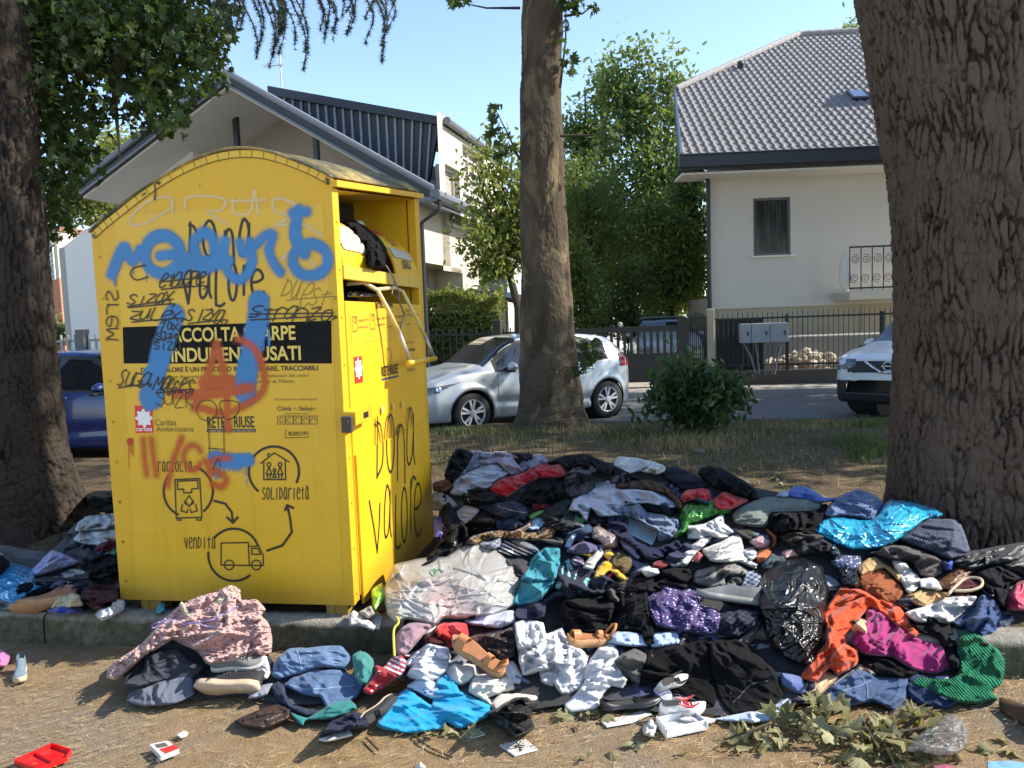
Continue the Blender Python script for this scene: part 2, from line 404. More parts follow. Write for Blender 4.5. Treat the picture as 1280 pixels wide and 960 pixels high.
mb = MB(E0, hu, hv); mb.box(.0, 7.5, .1, 1.1, -.42, -.37); mb.build('soffit', M_SOFFIT, hr)
mb = MB(); g = lambda px, py, off: hA + hu*hp(px, py, off)[0] + hv*off + Z3*hp(px, py, off)[1]
q = [g(872, 196, eo + .05), g(872, 207, eo + .1), g(876, 213, eo + .3), g(883, 219, -.25), g(885, 226, -.1), g(886, 330, -.1), g(889, 470, -.1)]
mb.tube(q, .055, 10); mb.build('downpipe', M_METAL, hr)
c0 = E0 + hu*5.22 + up*3.35
mb = MB(c0, hu, up, rnv); mb.bbox(-.06, .42, -.08, .56, 0, .10, .02); sk = mb.build('skylight', M_METAL, hr)
mb = MB(c0, hu, up, rnv); mb.box(0, .36, 0, .48, .101, .115); mb.build('pane', simple('sky_reflecting_pane', (.30, .37, .46), .1, spec=.9), sk)
vz = E0 + hu*rp(925, 86)[0] + up*rp(925, 86)[1] + rnv*.05
mb = MB(vz, hu, up, rnv); mb.lathe([(.1, 0), (.09, .12), (.12, .14), (.02, .2)]); mb.build('roof_vent', M_METAL, hr)
cz = E0 + hu*6.9 + up*3.4
mb = MB(cz - Z3*.5, hu, hv); mb.bbox(-.35, .5, -.3, .3, 0, 2.0, .02); mb.bbox(-.45, .6, -.4, .4, 2.0, 2.12, .02); mb.build('chimney', M_WHITE, hr)
# balcony
ba = hp(1062, 363, -1.0); bz = ba[1]; bu = ba[0]
bl = thing('balcony_dummy', 'x', 'x', (0, 0, 0)); bpy.data.objects.remove(bl)
mb = MB(hA, hu, hv); mb.bbox(bu - .02, bu + 2.6, -1.05, .0, bz - .24, bz - .02, .02); bal = mb.build('balcony', stucco('balcony_slab', (.52, .46, .37)), hr)
mb = MB(hA, hu, hv); rz = hp(1063, 309, -1.0)[1]
for z in (bz + .05, rz): mb.box(bu, bu + 2.6, -1.0, -.97, z - .02, z + .02)
k = bu
while k < bu + 2.6:
    mb.box(k, k + .02, -.995, -.975, bz, rz)
    for zz, sg in ((bz + (rz - bz)*.28, 1), (bz + (rz - bz)*.72, -1)):
        th = np.linspace(0, 3.6*math.pi, 30); rr = np.linspace(.02, .115, 30)
        mb.tube(np.stack([k + .13 + sg*rr*np.cos(th), np.full(30, -.985), zz + sg*rr*np.sin(th)], 1), .008, 4)
    k += .27
mb.build('railing', M_BLACK, bal)
pb = g(1057, 366, -.8); mb = MB(pb)
mb.lathe([(.05, 0), (.11, .1), (.17, .35), (.15, .6), (.1, .85), (.03, 1.0)], n=12); mb.build('parasol', simple('white_wrapped_canvas', (.6, .58, .54), .9), None)
bpy.data.objects['parasol'].location.z += 0
tag(bpy.data.objects['parasol'], 'white folded parasol bundle beside the iron balcony railing', 'parasol')

# ------------------------------------------------------------------ the gabled house on the left
lu, lv = yawframe(R(15.0)); VP0 = PY(540, 238, 17.0)
def lp(px, py, off=0.0): return PP(px, py, VP0 + lv*off, lv)
A, Lf, Rg = lp(281, 92), lp(100, 232), lp(541, 239)
hl = thing('house', 'white gabled house with dark metal roof behind the yellow container', 'house', (A[0], A[1], 0))
dz = Z3*.24
mb = MB(); mb.prism([A, Lf, Lf - dz, A - dz], lv*13); mb.prism([A + lu*.002, A - dz + lu*.002, Rg - dz, Rg], lv*13); mb.build('roof', M_METAL, hl)
mb = MB()
for P, Q in ((A, Lf), (A, Rg)):
    nn = np.cross(lv, Q - P); nn /= np.linalg.norm(nn); nn *= np.sign(nn[2])
    mb.tube([P + nn*.05 - lv*.05, Q + nn*.05 - lv*.05], .075, 8); mb.tube([P - Z3*.22 - lv*.035, Q - Z3*.22 - lv*.035], .03, 6)
mb.build('verge_gutter', M_LEADEN, hl)
mb = MB(); e = Z3*.245; e2 = Z3*.3
mb.prism([A - e + lv*.08, Lf - e + lv*.08, Lf - e2 + lv*.08, A - e2 + lv*.08], lv*4); mb.prism([A - e + lv*.08, A - e2 + lv*.08, Rg - e2 + lv*.08, Rg - e + lv*.08], lv*4)
mb.build('soffit', M_SOFFIT, hl)
def on(off, px): p = lp(px, 250, off); p[2] = 0; return p
def under(p, off):                       # height of the roof underside above a ground point of the wall at that offset
    a, l, r = A + lv*off, Lf + lv*off, Rg + lv*off; s = (p - a) @ lu; sl, sr = (l - a) @ lu, (r - a) @ lu
    return (a[2] + (l[2] - a[2])*s/sl if s < 0 else a[2] + (r[2] - a[2])*s/sr) - .28
o1, o2 = 1.3, 2.6
a1, b1 = on(o1, 68), on(o1, 245); top_ = lambda p, o: p + Z3*under(p, o)
mb = MB(); pts = [a1, b1, top_(b1, o1), top_(a1, o1)]; mb.prism(pts, lv*(o2 - o1 + .3)); mb.prism([a1, a1 + Z3*4, a1 + Z3*4 + lu*.2, a1 + lu*.2], lv*10); mb.build('wall', M_GREYW, hl)
b2, c2 = on(o2, 235), on(o2, 532); ap = A + lv*o2; ap[2] = 0
mb = MB(); mb.prism([b2, c2, top_(c2, o2), ap + Z3*(A[2] - .28), top_(b2, o2)], lv*.3); mb.build('recessed_wall', M_BEIGE, hl)
for px, py in ((301, 112), (399, 168)):
    p = on(o1, px); mb = MB(p, lu, lv); mb.box(-.06, .06, -.06, .06, 0, under(p, o1) + .02); mb.build('post', M_METAL, hl)
# sunlit side wall and dormer
Q0 = lp(545, 240, 1.5); Q0[2] = 0
def sp_(px, py): p = PP(px, py, Q0, lu) - Q0; return p @ lv, p[2]
dl = 1.75
zdt = sp_(560, 166)[1]; u_end = sp_(632, 300)[0]
holes = []
for x0, y0, x1, y1 in ((559, 278, 574, 214), (580, 240, 603, 196)):
    q0, q1 = sp_(x0, y0), sp_(x1, y1); holes.append((q0[0], q1[0], q0[1], q1[1]))
hw = [(h[0], h[1], h[2], h[3]) for h in holes]
g0, g1 = sp_(515, 372), sp_(578, 336)
mb = MB(Q0, lv, -lu); wall_holes(mb, .3, u_end, sp_(600, 345)[1], zdt + .35, hw, .25)
mb.quad((-1.6, 0, g1[1]), (dl - .9, 0, g1[1]), (dl - .9, 0, Rg[2] + .1), (-1.6, 0, Rg[2] + .1))
zz = sp_(600, 345)[1]
mb.quad((g1[0], 0, 0), (u_end, 0, 0), (u_end, 0, zz), (g1[0], 0, zz)); mb.quad((dl - .9, 0, g1[1]), (g1[0], 0, g1[1]), (g1[0], 0, zz), (dl - .9, 0, zz))
mb.quad((g1[0], 0, 0), (g1[0], 0, g1[1]), (g1[0], 3, g1[1]), (g1[0], 3, 0)); mb.quad((-1.6, 0, g1[1]), (-1.6, 3, g1[1]), (g1[0], 3, g1[1]), (g1[0], 0, g1[1]))
mb.quad((u_end, 0, 0), (u_end, 6, 0), (u_end, 6, zdt + .3), (u_end, 0, zdt + .3))
mb.build('side_wall', M_CREAM, hl)
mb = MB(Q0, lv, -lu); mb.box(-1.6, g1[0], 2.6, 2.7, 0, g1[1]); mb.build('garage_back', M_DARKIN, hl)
for i, (a, b, c, d) in enumerate(hw):
    mb = MB(Q0, lv, -lu); f = .07
    for q in ((a, a + f, c, d), (b - f, b, c, d), (a + f, b - f, c, c + f), (a + f, b - f, d - f, d)): mb.box(q[0] + .003, q[1] - .003, .14, .2, q[2] + .003, q[3] - .003)
    if i == 1:
        m = (a + b)/2
        for k in range(4): mb.box(a + f, b - f, .15, .19, c + (d - c)*(k + 1)/5 - .02, c + (d - c)*(k + 1)/5 + .02)
        mb.box(m - .03, m + .03, .14, .2, c, d)
    wn = mb.build('window', M_WHITEP, hl)
    mb = MB(Q0, lv, -lu); mb.box(a + f, b - f, .205, .22, c + f, d - f); mb.build('pane', simple('rolled_shutter_slats' if i == 0 else 'pale_curtain_pane', (.36, .33, .27), .5), wn)
    mb = MB(Q0, lv, -lu); mb.bbox(a - .1, b + .1, -.08, .14, c - .07, c - .003, .01); mb.build('sill', M_WHITEP, wn)
# dormer cheek (standing seam), its roof and gutter
D = lambda px, py: lp(px, py, 2.4)
tl_, tr_, br_ = D(345, 119), D(549, 153), D(534, 228)
slope = (Rg[2] - A[2])/((Rg - A) @ lu); roofz = lambda p: A[2] + slope*((p - A) @ lu) + .01
mb = MB(); tops = [tl_ + (tr_ - tl_)*f for f in np.linspace(0, 1, 14)]; bots = [np.array([p[0], p[1], min(roofz(p) - .15, p[2] - .02)]) for p in tops]
br2 = np.array([br_[0], br_[1], roofz(br_) - .15]); bots[-1] = br2
mb.prism(tops + bots[::-1], lv*.12); dm = mb.build('dormer_cheek', M_METAL, hl)
sm_ = simple('light_seam_metal', (.30, .32, .35), .45, .08, 4)
for k in range(1, 19):
    f = k/19; tp = tl_ + (tr_ - tl_)*f; bp = tp + lu*(-.22*max(0, f - .7)/.3); bp[2] = roofz(bp)
    if tp[2] - bp[2] < .06: continue
    mb = MB(); mb.prism([tp - lv*.002, tp - lv*.002 + lu*.05, bp - lv*.002 + lu*.05, bp - lv*.002], -lv*.05); mb.build('standing_seam', sm_, dm)
r0, r1 = D(338, 109), D(552, 149)
mb = MB(); mb.prism([r0 - lv*.15, r1 - lv*.15 + lu*.12, r1 - lv*.15 + lu*.12 - Z3*.2, r0 - lv*.15 - Z3*.22], lv*(u_end - dl + .6)); dr = mb.build('dormer_roof', M_METAL, hl)
p0 = r1 - lv*.2 + lu*.2 - Z3*.1
mb = MB(); mb.tube([p0, p0 + lv*(u_end - dl + .6)], .1, 8); mb.build('gutter', M_LEADEN, dr)
mb = MB(); p0 = Rg - lv*.1 + lu*.08 - Z3*.08; mb.tube([p0, p0 + lv*2.0], .12, 10); mb.prism([p0 - Z3*.05 - lu*.5, p0 - Z3*.05, p0 - Z3*.14, p0 - Z3*.14 - lu*.5], lv*2.0)
mb.build('eave_gutter', M_LEADEN, hl)
mb = MB(); q = [p0 + lv*.25 - Z3*.1, p0 + lv*.25 - Z3*.3, p0 + lv*.3 - lu*.45 - Z3*.55, p0 + lv*.3 - lu*.45 - Z3*4]; mb.tube(q, .05, 8); mb.build('downpipe', M_METAL, hl)
q0 = sp_(585, 368); mb = MB(Q0, lv, -lu); za = sp_(585, 360)[1]
mb.prism([(q0[0], 0, za), (u_end + .5, 0, za), (u_end + .5, -1.3, za - .35), (q0[0], -1.3, za - .35)], (0, 0, -.12)); mb.build('porch_canopy', M_METAL, hl)
# antenna
at = lp(352, 108, 4.0)
mb = MB(at, lu, lv); h = lp(352, 62, 4.0)[2] - at[2]
mb.tube([(0, 0, -.6), (0, 0, h)], .025, 6); mb.tube([(-.55, 0, h*.62), (.1, 0, h*.58)], .015, 5)
for k in range(6): mb.tube([(-.5 + k*.11, -.2, h*.615), (-.5 + k*.11, .2, h*.615)], .008, 4)
mb.tube([(0, -.3, h*.9), (0, .3, h*.9)], .012, 4)
mb.build('antenna', simple('galvanised_mast', (.5, .5, .5), .4), hl)

# orange house at the far left
ou, ov = yawframe(R(12)); oA = PY(50, 300, 27); oA[2] = 0
ob = thing('house', 'orange brick house with a white gridded window at the far left', 'house', oA)
def op(px, py): p = PP(px, py, oA, ov) - oA; return p @ ou, p[2]
mb = MB(oA, ou, ov); x1 = op(70, 300)[0]; mb.box(-4, x1, 0, 6, 0, op(50, 349)[1])
t = NT('orange_brick'); v = t.coord('Object'); bk = t.n('ShaderNodeTexBrick'); bk.inputs['Scale'].default_value = 3.5
t.l(t.coord('Object', (1, 1, 1), (R(90), 0, 0)), bk.inputs['Vector'])
bk.inputs['Color1'].default_value = c4((.52, .20, .09)); bk.inputs['Color2'].default_value = c4((.42, .15, .07)); bk.inputs['Mortar'].default_value = c4((.38, .25, .17)); bk.inputs['Mortar Size'].default_value = .03
t.col(bk.outputs[0]); t.set(Roughness=.9); mb.build('wall', t.m, ob)
mb = MB(oA, ou, ov); mb.box(-4, x1, .02, 6, op(50, 349)[1] + .003, op(50, 290)[1]); mb.build('upper_wall', M_CREAM, ob)
q0, q1 = op(52, 350), op(66, 303); mb = MB(oA, ou, ov)
for k in range(6):
    x = q0[0] + (q1[0] - q0[0])*k/5; mb.box(x - .02, x + .02, -.05, .0, q0[1], q1[1])
for k in range(8):
    z = q0[1] + (q1[1] - q0[1])*k/7; mb.box(q0[0], q1[0], -.045, .005, z - .02, z + .02)
wn = mb.build('window', M_WHITEP, ob); mb = MB(oA, ou, ov); mb.box(q0[0], q1[0], -.02, .01, q0[1], q1[1]); mb.build('pane', simple('frosted_pane', (.30, .34, .30), .3), wn)
mb = MB(oA, ou, ov); zt_ = op(50, 290)[1]; mb.prism([(-4.2, -.15, zt_ + .004), (x1 + .05, -.15, zt_ + .004), (x1 + .05, -.15, zt_ + .16), (-4.2, -.15, zt_ + .16)], (0, 6.3, 0)); mb.build('roof', simple('terracotta_roof', (.22, .10, .06), .8), ob)

# ------------------------------------------------------------------ fences, gate, cabinets
fA = st(0, PAVE_END); 
def fp(px, py, off=0): p = PP(px, py, fA + SV*off, SV) - fA; return p @ SU, p[2]
M_IRON = simple('dark_iron_paint', (.018, .017, .016), .55); M_GATE = simple('brown_gate_paint', (.034, .027, .022), .5, .1, 3)
fe = thing('iron_fence', 'black iron picket fence on low wall in front of the right house', 'fence', fA + SU*fp(1000, 460)[0])
x0, x1 = fp(893, 460)[0], fp(893, 460)[0] + 7.2; wz = fp(960, 463)[1]; tz = fp(1000, 396)[1]
mb = MB(fA, SU, SV); mb.bbox(fp(868, 460)[0], x1, 0, .25, -.1, wz, .02); mb.build('low_wall', simple('dark_low_wall', (.085, .07, .055), .9, .25, 2, bump=.4), fe)
mb = MB(fA, SU, SV)
for z in (wz + .12, tz): mb.box(x0, x1, .1, .13, z - .02, z + .02)
mb.build('rail', M_IRON, fe)
k = 0; x = x0; pk = None
while x < x1:
    if pk is None:
        mb = MB(fA, SU, SV); mb.tube([(x, .115, wz), (x, .115, tz + .08)], .009, 5, False); mb.tube([(x, .115, tz + .08), (x, .115, tz + .16)], [.013, .001], 5)
        pk = mb.build('picket', M_IRON, fe); xb = x
    else:
        q = pk.copy(); COL.objects.link(q); q.parent = fe; q.location = Vector(SU*(x - xb))
    x += .105
for px in (985, 1105):
    mb = MB(fA, SU, SV); x = fp(px, 430)[0]; mb.box(x - .03, x + .03, .08, .15, wz, tz + .06); mb.build('post', M_IRON, fe)
dz0 = fp(897, 460)[0]; mb = MB(fA, SU, SV); mb.box(dz0, fp(957, 460)[0], .2, .23, wz - .2, fp(925, 398)[1]); mb.build('screen_panel', simple('black_screen_sheet', (.012, .013, .014), .6), fe)
# sliding gate
gt = thing('metal_gate', 'dark brown sliding metal gate with slot openings between the two houses', 'gate', fA + SU*fp(800, 480)[0])
gz0, gz1, gs0, gs1 = fp(800, 478)[1], fp(800, 408)[1], fp(800, 442)[1], fp(800, 415)[1]
mb = MB(fA, SU, SV); X0, X1 = fp(700, 450)[0], fp(848, 450)[0]
hs = []; n = 18; wdt = (X1 - X0)/n
mb.box(X0, X1, 0, .05, gz0, gs0); mb.box(X0, X1, 0, .05, gs1, gz1)
for k in range(n + 1): mb.box(X0 + k*wdt - wdt*.22, X0 + k*wdt + wdt*.22, .004, .046, gs0, gs1)
mb.build('gate_panel', M_GATE, gt)
mb = MB(fA, SU, SV); X2 = fp(862, 450)[0]; mb.box(X1, X2, -.03, .12, gz0 - .1, fp(855, 397)[1]); mb.build('gate_post', M_GATE, gt)
mb = MB(fA, SU, SV); xc = fp(775, 400)[0]; mb.lathe([(.03, gz1), (.05, gz1 + .04), (.05, gz1 + .09), (.02, gz1 + .11)], (xc, .03, 0), 12); mb.build('gate_lamp', simple('grey_lamp', (.35, .35, .33), .5), gt)
# wicket gate right of the sliding gate
wk = thing('wicket_gate', 'narrow black iron wicket gate between brown gate post and white pillar', 'gate', fA + SU*fp(872, 470)[0])
mb = MB(fA, SU, SV); q0, q1 = fp(864, 480)[0], fp(884, 480)[0]; zt_ = fp(874, 396)[1]
for k in range(9): x = q0 + (q1 - q0)*k/8; mb.tube([(x, .05, .05), (x, .05, zt_ + .12*math.sin(math.pi*k/8))], .012, 5)
mb.box(q0, q1, .03, .07, .2, .25); mb.box(q0, q1, .03, .07, zt_ - .05, zt_); mb.build('bars', M_IRON, wk)
mb = MB(fA, SU, SV); mb.bbox(fp(885, 470)[0], fp(894, 470)[0], -.02, .25, 0, fp(888, 386)[1], .02); tag(mb.build('gate_pillar', M_BASE), 'narrow white masonry pillar beside the black wicket gate', 'pillar')
# utility cabinets
M_CAB = simple('grey_cabinet', (.27, .28, .29), .55, .06, 5)
cb = thing('utility_cabinet', 'row of three grey meter cabinets on legs by the iron fence', 'cabinet', fA + SU*fp(955, 460, -.5)[0] - SV*.5)
def cp(px, py): return fp(px, py, -.5)
for px0, px1 in ((925, 938), (938.4, 961), (961.4, 984)):
    mb = MB(fA - SV*.5, SU, SV); mb.bbox(cp(px0, 420)[0], cp(px1, 420)[0], -.15, .15, cp(950, 428)[1], cp(950, 404)[1], .015); bx = mb.build('cabinet_box', M_CAB, cb)
    xx = cp(px1, 420)[0]; mb = MB(fA - SV*.5, SU, SV); mb.box(xx - .09, xx - .06, -.165, -.151, cp(950, 419)[1], cp(950, 414)[1]); mb.build('latch', M_IRON, bx)
for a, b in (((929, 428), (945, 462)), ((944, 428), (949, 462)), ((956, 428), (957, 462)), ((962, 428), (960, 462)), ((972, 428), (965, 462)), ((978, 428), (968, 462))):
    pa, pb = cp(*a), cp(*b); mb = MB(fA - SV*.5, SU, SV); mb.tube([(pa[0], 0, pa[1]), (pa[0]*.4 + pb[0]*.6, 0, (pa[1]*.5 + pb[1]*.5)), (pb[0], 0, pb[1] - .1)], .020, 6); mb.build('conduit', simple('conduit_grey', (.17, .17, .165), .6), cb)
# concrete terrace, rubble heap behind the fence
mb = MB(fA + SV*1.6, SU, SV); mb.bbox(fp(975, 440, 1.6)[0], 8, 0, 1.2, 0, fp(1000, 420, 1.6)[1], .03); tag(mb.build('terrace_wall', M_CONC), 'low concrete terrace wall behind the iron fence', 'wall')
c = fA + SV*1.2 + SU*fp(1008, 450, 1.2)[0]
rs = np.random.RandomState(5); V = []; F = []
for k in range(90):
    r = rs.uniform(.04, .13); th = rs.uniform(0, 6.28); q = abs(rs.normal())*.42
    p = c + SU*q*math.cos(th)*1.7 + SV*q*math.sin(th)*.5 + Z3*(wz - .05 + max(0, .42 - q*.5)*rs.uniform(.6, 1))
    bm = bmesh.new(); bmesh.ops.create_icosphere(bm, subdivisions=1, radius=r)
    for v in bm.verts: v.co = Vector(np.array(v.co)*rs.uniform(.6, 1.2, 3) + p)
    b0 = len(V); bm.verts.index_update(); V += [tuple(v.co) for v in bm.verts]; F += [[b0 + v.index for v in f.verts] for f in bm.faces]; bm.free()
tag(mobj('rubble_heap', V, F, simple('broken_rubble', (.42, .35, .26), .95, .3, 6)), 'heap of pale broken rubble behind the iron fence', 'rubble heap')
# left picket fence
lA = PY(98, 440, 13.0); lA[2] = 0; qu, qv = yawframe(R(9))
def qp(px, py): p = PP(px, py, lA, qv) - lA; return p @ qu, p[2]
lf = thing('picket_fence', 'grey metal picket fence on low wall behind the blue car', 'fence', lA)
mb = MB(lA, qu, qv); mb.bbox(-4, 2.6, 0, .2, -.1, qp(98, 447)[1], .02); mb.build('low_wall', M_CONC, lf)
M_PALE = simple('pale_grey_paint', (.36, .36, .35), .5); zt_ = qp(98, 418)[1]; z0 = qp(98, 447)[1]
mb = MB(lA, qu, qv); mb.box(-4, 2.6, .08, .11, qp(98, 426)[1] - .02, qp(98, 426)[1] + .02); mb.build('rail', M_PALE, lf)
x = -1.0
while x < 2.5:
    mb = MB(lA, qu, qv); mb.tube([(x, .06, z0), (x, .06, zt_)], .022, 6); mb.build('picket', M_PALE, lf); x += .13
mb = MB(lA, qu, qv); xp = qp(102, 430)[0]; mb.box(xp - .07, xp + .07, -.05, .12, 0, qp(100, 412)[1]); mb.build('post', simple('grey_post', (.12, .12, .12), .6), lf)
# hedge fence
hf = thing('garden_fence', 'dark railing fence in front of the trimmed hedge', 'fence', fA + SU*fp(590, 470)[0])
q0, q1 = fp(470, 440)[0], fp(705, 440)[0]
mb = MB(fA, SU, SV); mb.bbox(q0, q1, 0, .22, -.1, .45, .02); mb.build('low_wall', M_CONC, hf)
mb = MB(fA, SU, SV); mb.box(q0, q1, .1, .13, .55, .6); mb.box(q0, q1, .1, .13, 1.28, 1.33); mb.build('rail', M_IRON, hf)
x = q0; pk = None
while x < q1:
    if pk is None:
        mb = MB(fA, SU, SV); mb.box(x - .012, x + .012, .095, .135, .45, 1.42); pk = mb.build('picket', M_IRON, hf); xb = x
    else: q = pk.copy(); COL.objects.link(q); q.parent = hf; q.location = Vector(SU*(x - xb))
    x += .16
for px in (622, 700):
    x = fp(px, 430)[0]; mb = MB(fA, SU, SV); mb.bbox(x - .09, x + .09, -.02, .16, .4, 1.62, .02); mb.build('post', simple('rusty_post', (.05, .035, .028), .8), hf)
# ------------------------------------------------------------------ foliage and trunks
def m_leaf(name, dark, light, trans=.35, rough=.5):
    t = NT(name); a = t.attr('rnd'); c = t.ramp(a, [(0, dark), (.6, tuple((np.array(lin(dark)) + np.array(lin(light)))/2)), (1, light)])
    t.col(c); t.set(Roughness=rough, Specular_IOR_Level=.35)
    tr = t.n('ShaderNodeBsdfTranslucent'); mx = t.n('ShaderNodeMixShader'); mx.inputs[0].default_value = trans
    yl = t.mix(.5, c, tuple(np.array(lin(light))*np.array([1.5, 1.5, .5]))); t.l(yl, tr.inputs[0])
    t.l(t.b.outputs[0], mx.inputs[1]); t.l(tr.outputs[0], mx.inputs[2]); t.l(mx.outputs[0], t.out.inputs[0]); return t.m
_ang = np.radians([-90, -52, -38, 0, 22, 55, 72, 90, 108, 125, 158, 180, 218, 232])
_rad = np.array([.12, .62, .42, .92, .50, .95, .60, 1.1, .60, .95, .50, .92, .42, .62])
LOBED = np.concatenate([[[0, 0, .08]], np.stack([_rad*np.cos(_ang)*.5, .45 + _rad*np.sin(_ang)*.5 - .45, -.10*_rad**2], 1)])
LOBED_F = [(0, 1 + i, 1 + (i + 1) % 14) for i in range(14)]
OVAL = np.array([[0, -.5, 0], [.24, -.12, .05], [.2, .22, .04], [0, .55, -.06], [-.2, .22, .04], [-.24, -.12, .05]]); OVAL_F = [(0, 1, 2, 3), (0, 3, 4, 5)]
LANCE = np.array([[0, -.5, 0], [.13, 0, .03], [0, .6, -.08], [-.13, 0, .03]]); LANCE_F = [(0, 1, 2, 3)]
def rot_rand(rs, n, out=None, bias=.6):
    z = rs.normal(size=(n, 3))
    if out is not None: z = z*(1 - bias) + out*bias*1.6
    z /= np.linalg.norm(z, axis=1)[:, None] + 1e-9
    x = rs.normal(size=(n, 3)); x -= z*(x*z).sum(1)[:, None]; x /= np.linalg.norm(x, axis=1)[:, None] + 1e-9
    return np.stack([x, np.cross(z, x), z], 1)
def leafmesh(name, P, size, mat, parent, shape='oval', seed=1, out=None, bias=.6, rnd=None, droop=None, curl=None):
    rs = np.random.RandomState(seed); n = len(P)
    Vs, Fs = {'oval': (OVAL, OVAL_F), 'lobed': (LOBED, LOBED_F), 'lance': (LANCE, LANCE_F)}[shape]
    Rm = rot_rand(rs, n, out, bias)
    if droop is not None:                # leaf tips hang down
        y = -Rm[:, 1]; y = y*(1 - droop) + np.array([0, 0, -1.0])*droop; y /= np.linalg.norm(y, axis=1)[:, None]
        x = Rm[:, 0] - y*(Rm[:, 0]*y).sum(1)[:, None]; x /= np.linalg.norm(x, axis=1)[:, None] + 1e-9
        Rm = np.stack([x, y, np.cross(x, y)], 1)
    sz = np.asarray(size)*rs.uniform(.6, 1.25, n)
    VV = np.repeat(Vs[None], n, 0)
    if curl: c_ = rs.uniform(-.5, 1, n)[:, None]*curl; VV[:, :, 2] += c_*(VV[:, :, 0]**2*2.2 + np.abs(VV[:, :, 1])*VV[:, :, 1]*.8) + rs.normal(size=VV.shape[:2])*.06; VV[:, :, 0] *= rs.uniform(.6, 1.1, (n, 1))
    V = np.einsum('nvk,nkc->nvc', VV, Rm)*sz[:, None, None] + P[:, None, :]
    k = len(Vs); F = (np.arange(n)[:, None, None]*k + np.array(Fs)[None]).reshape(-1, len(Fs[0]))
    r = rs.uniform(0, 1, n) if rnd is None else np.clip(rnd + rs.normal(size=n)*.15, 0, 1)
    return mobj(name, V.reshape(-1, 3), F, mat, parent, attr={'rnd': np.repeat(r, k)})
def clump_points(rs, blobs, n, rc, shell=.55):   # blobs: (centre, radii); leaves gathered in clumps near the surface
    vol = np.array([np.prod(np.array(b[1]))**(2/3) for b in blobs]); vol /= vol.sum(); P = []; O = []; C = []
    for (c, r), w in zip(blobs, vol):
        m = int(n*w); nc = max(6, int(m/70))
        d = rs.normal(size=(nc, 3)); d /= np.linalg.norm(d, axis=1)[:, None]
        rad = 1 - np.abs(rs.normal(size=nc))*(1 - shell)*.7
        cc = d*rad[:, None]; cc *= (1 + .22*pn(d[:, 0]*2.3 + c[0], d[:, 1]*2.3 + c[1], d[:, 2]*2.3))[:, None]
        k = rs.randint(0, nc, m); q = cc[k]*np.array(r) + rs.normal(size=(m, 3))*rc*rs.uniform(.5, 1.2, (m, 1))
        P.append(q + np.array(c)); O.append(d[k]); C.append(rs.uniform(0, 1, nc)[k])
    return np.concatenate(P), np.concatenate(O), np.concatenate(C)
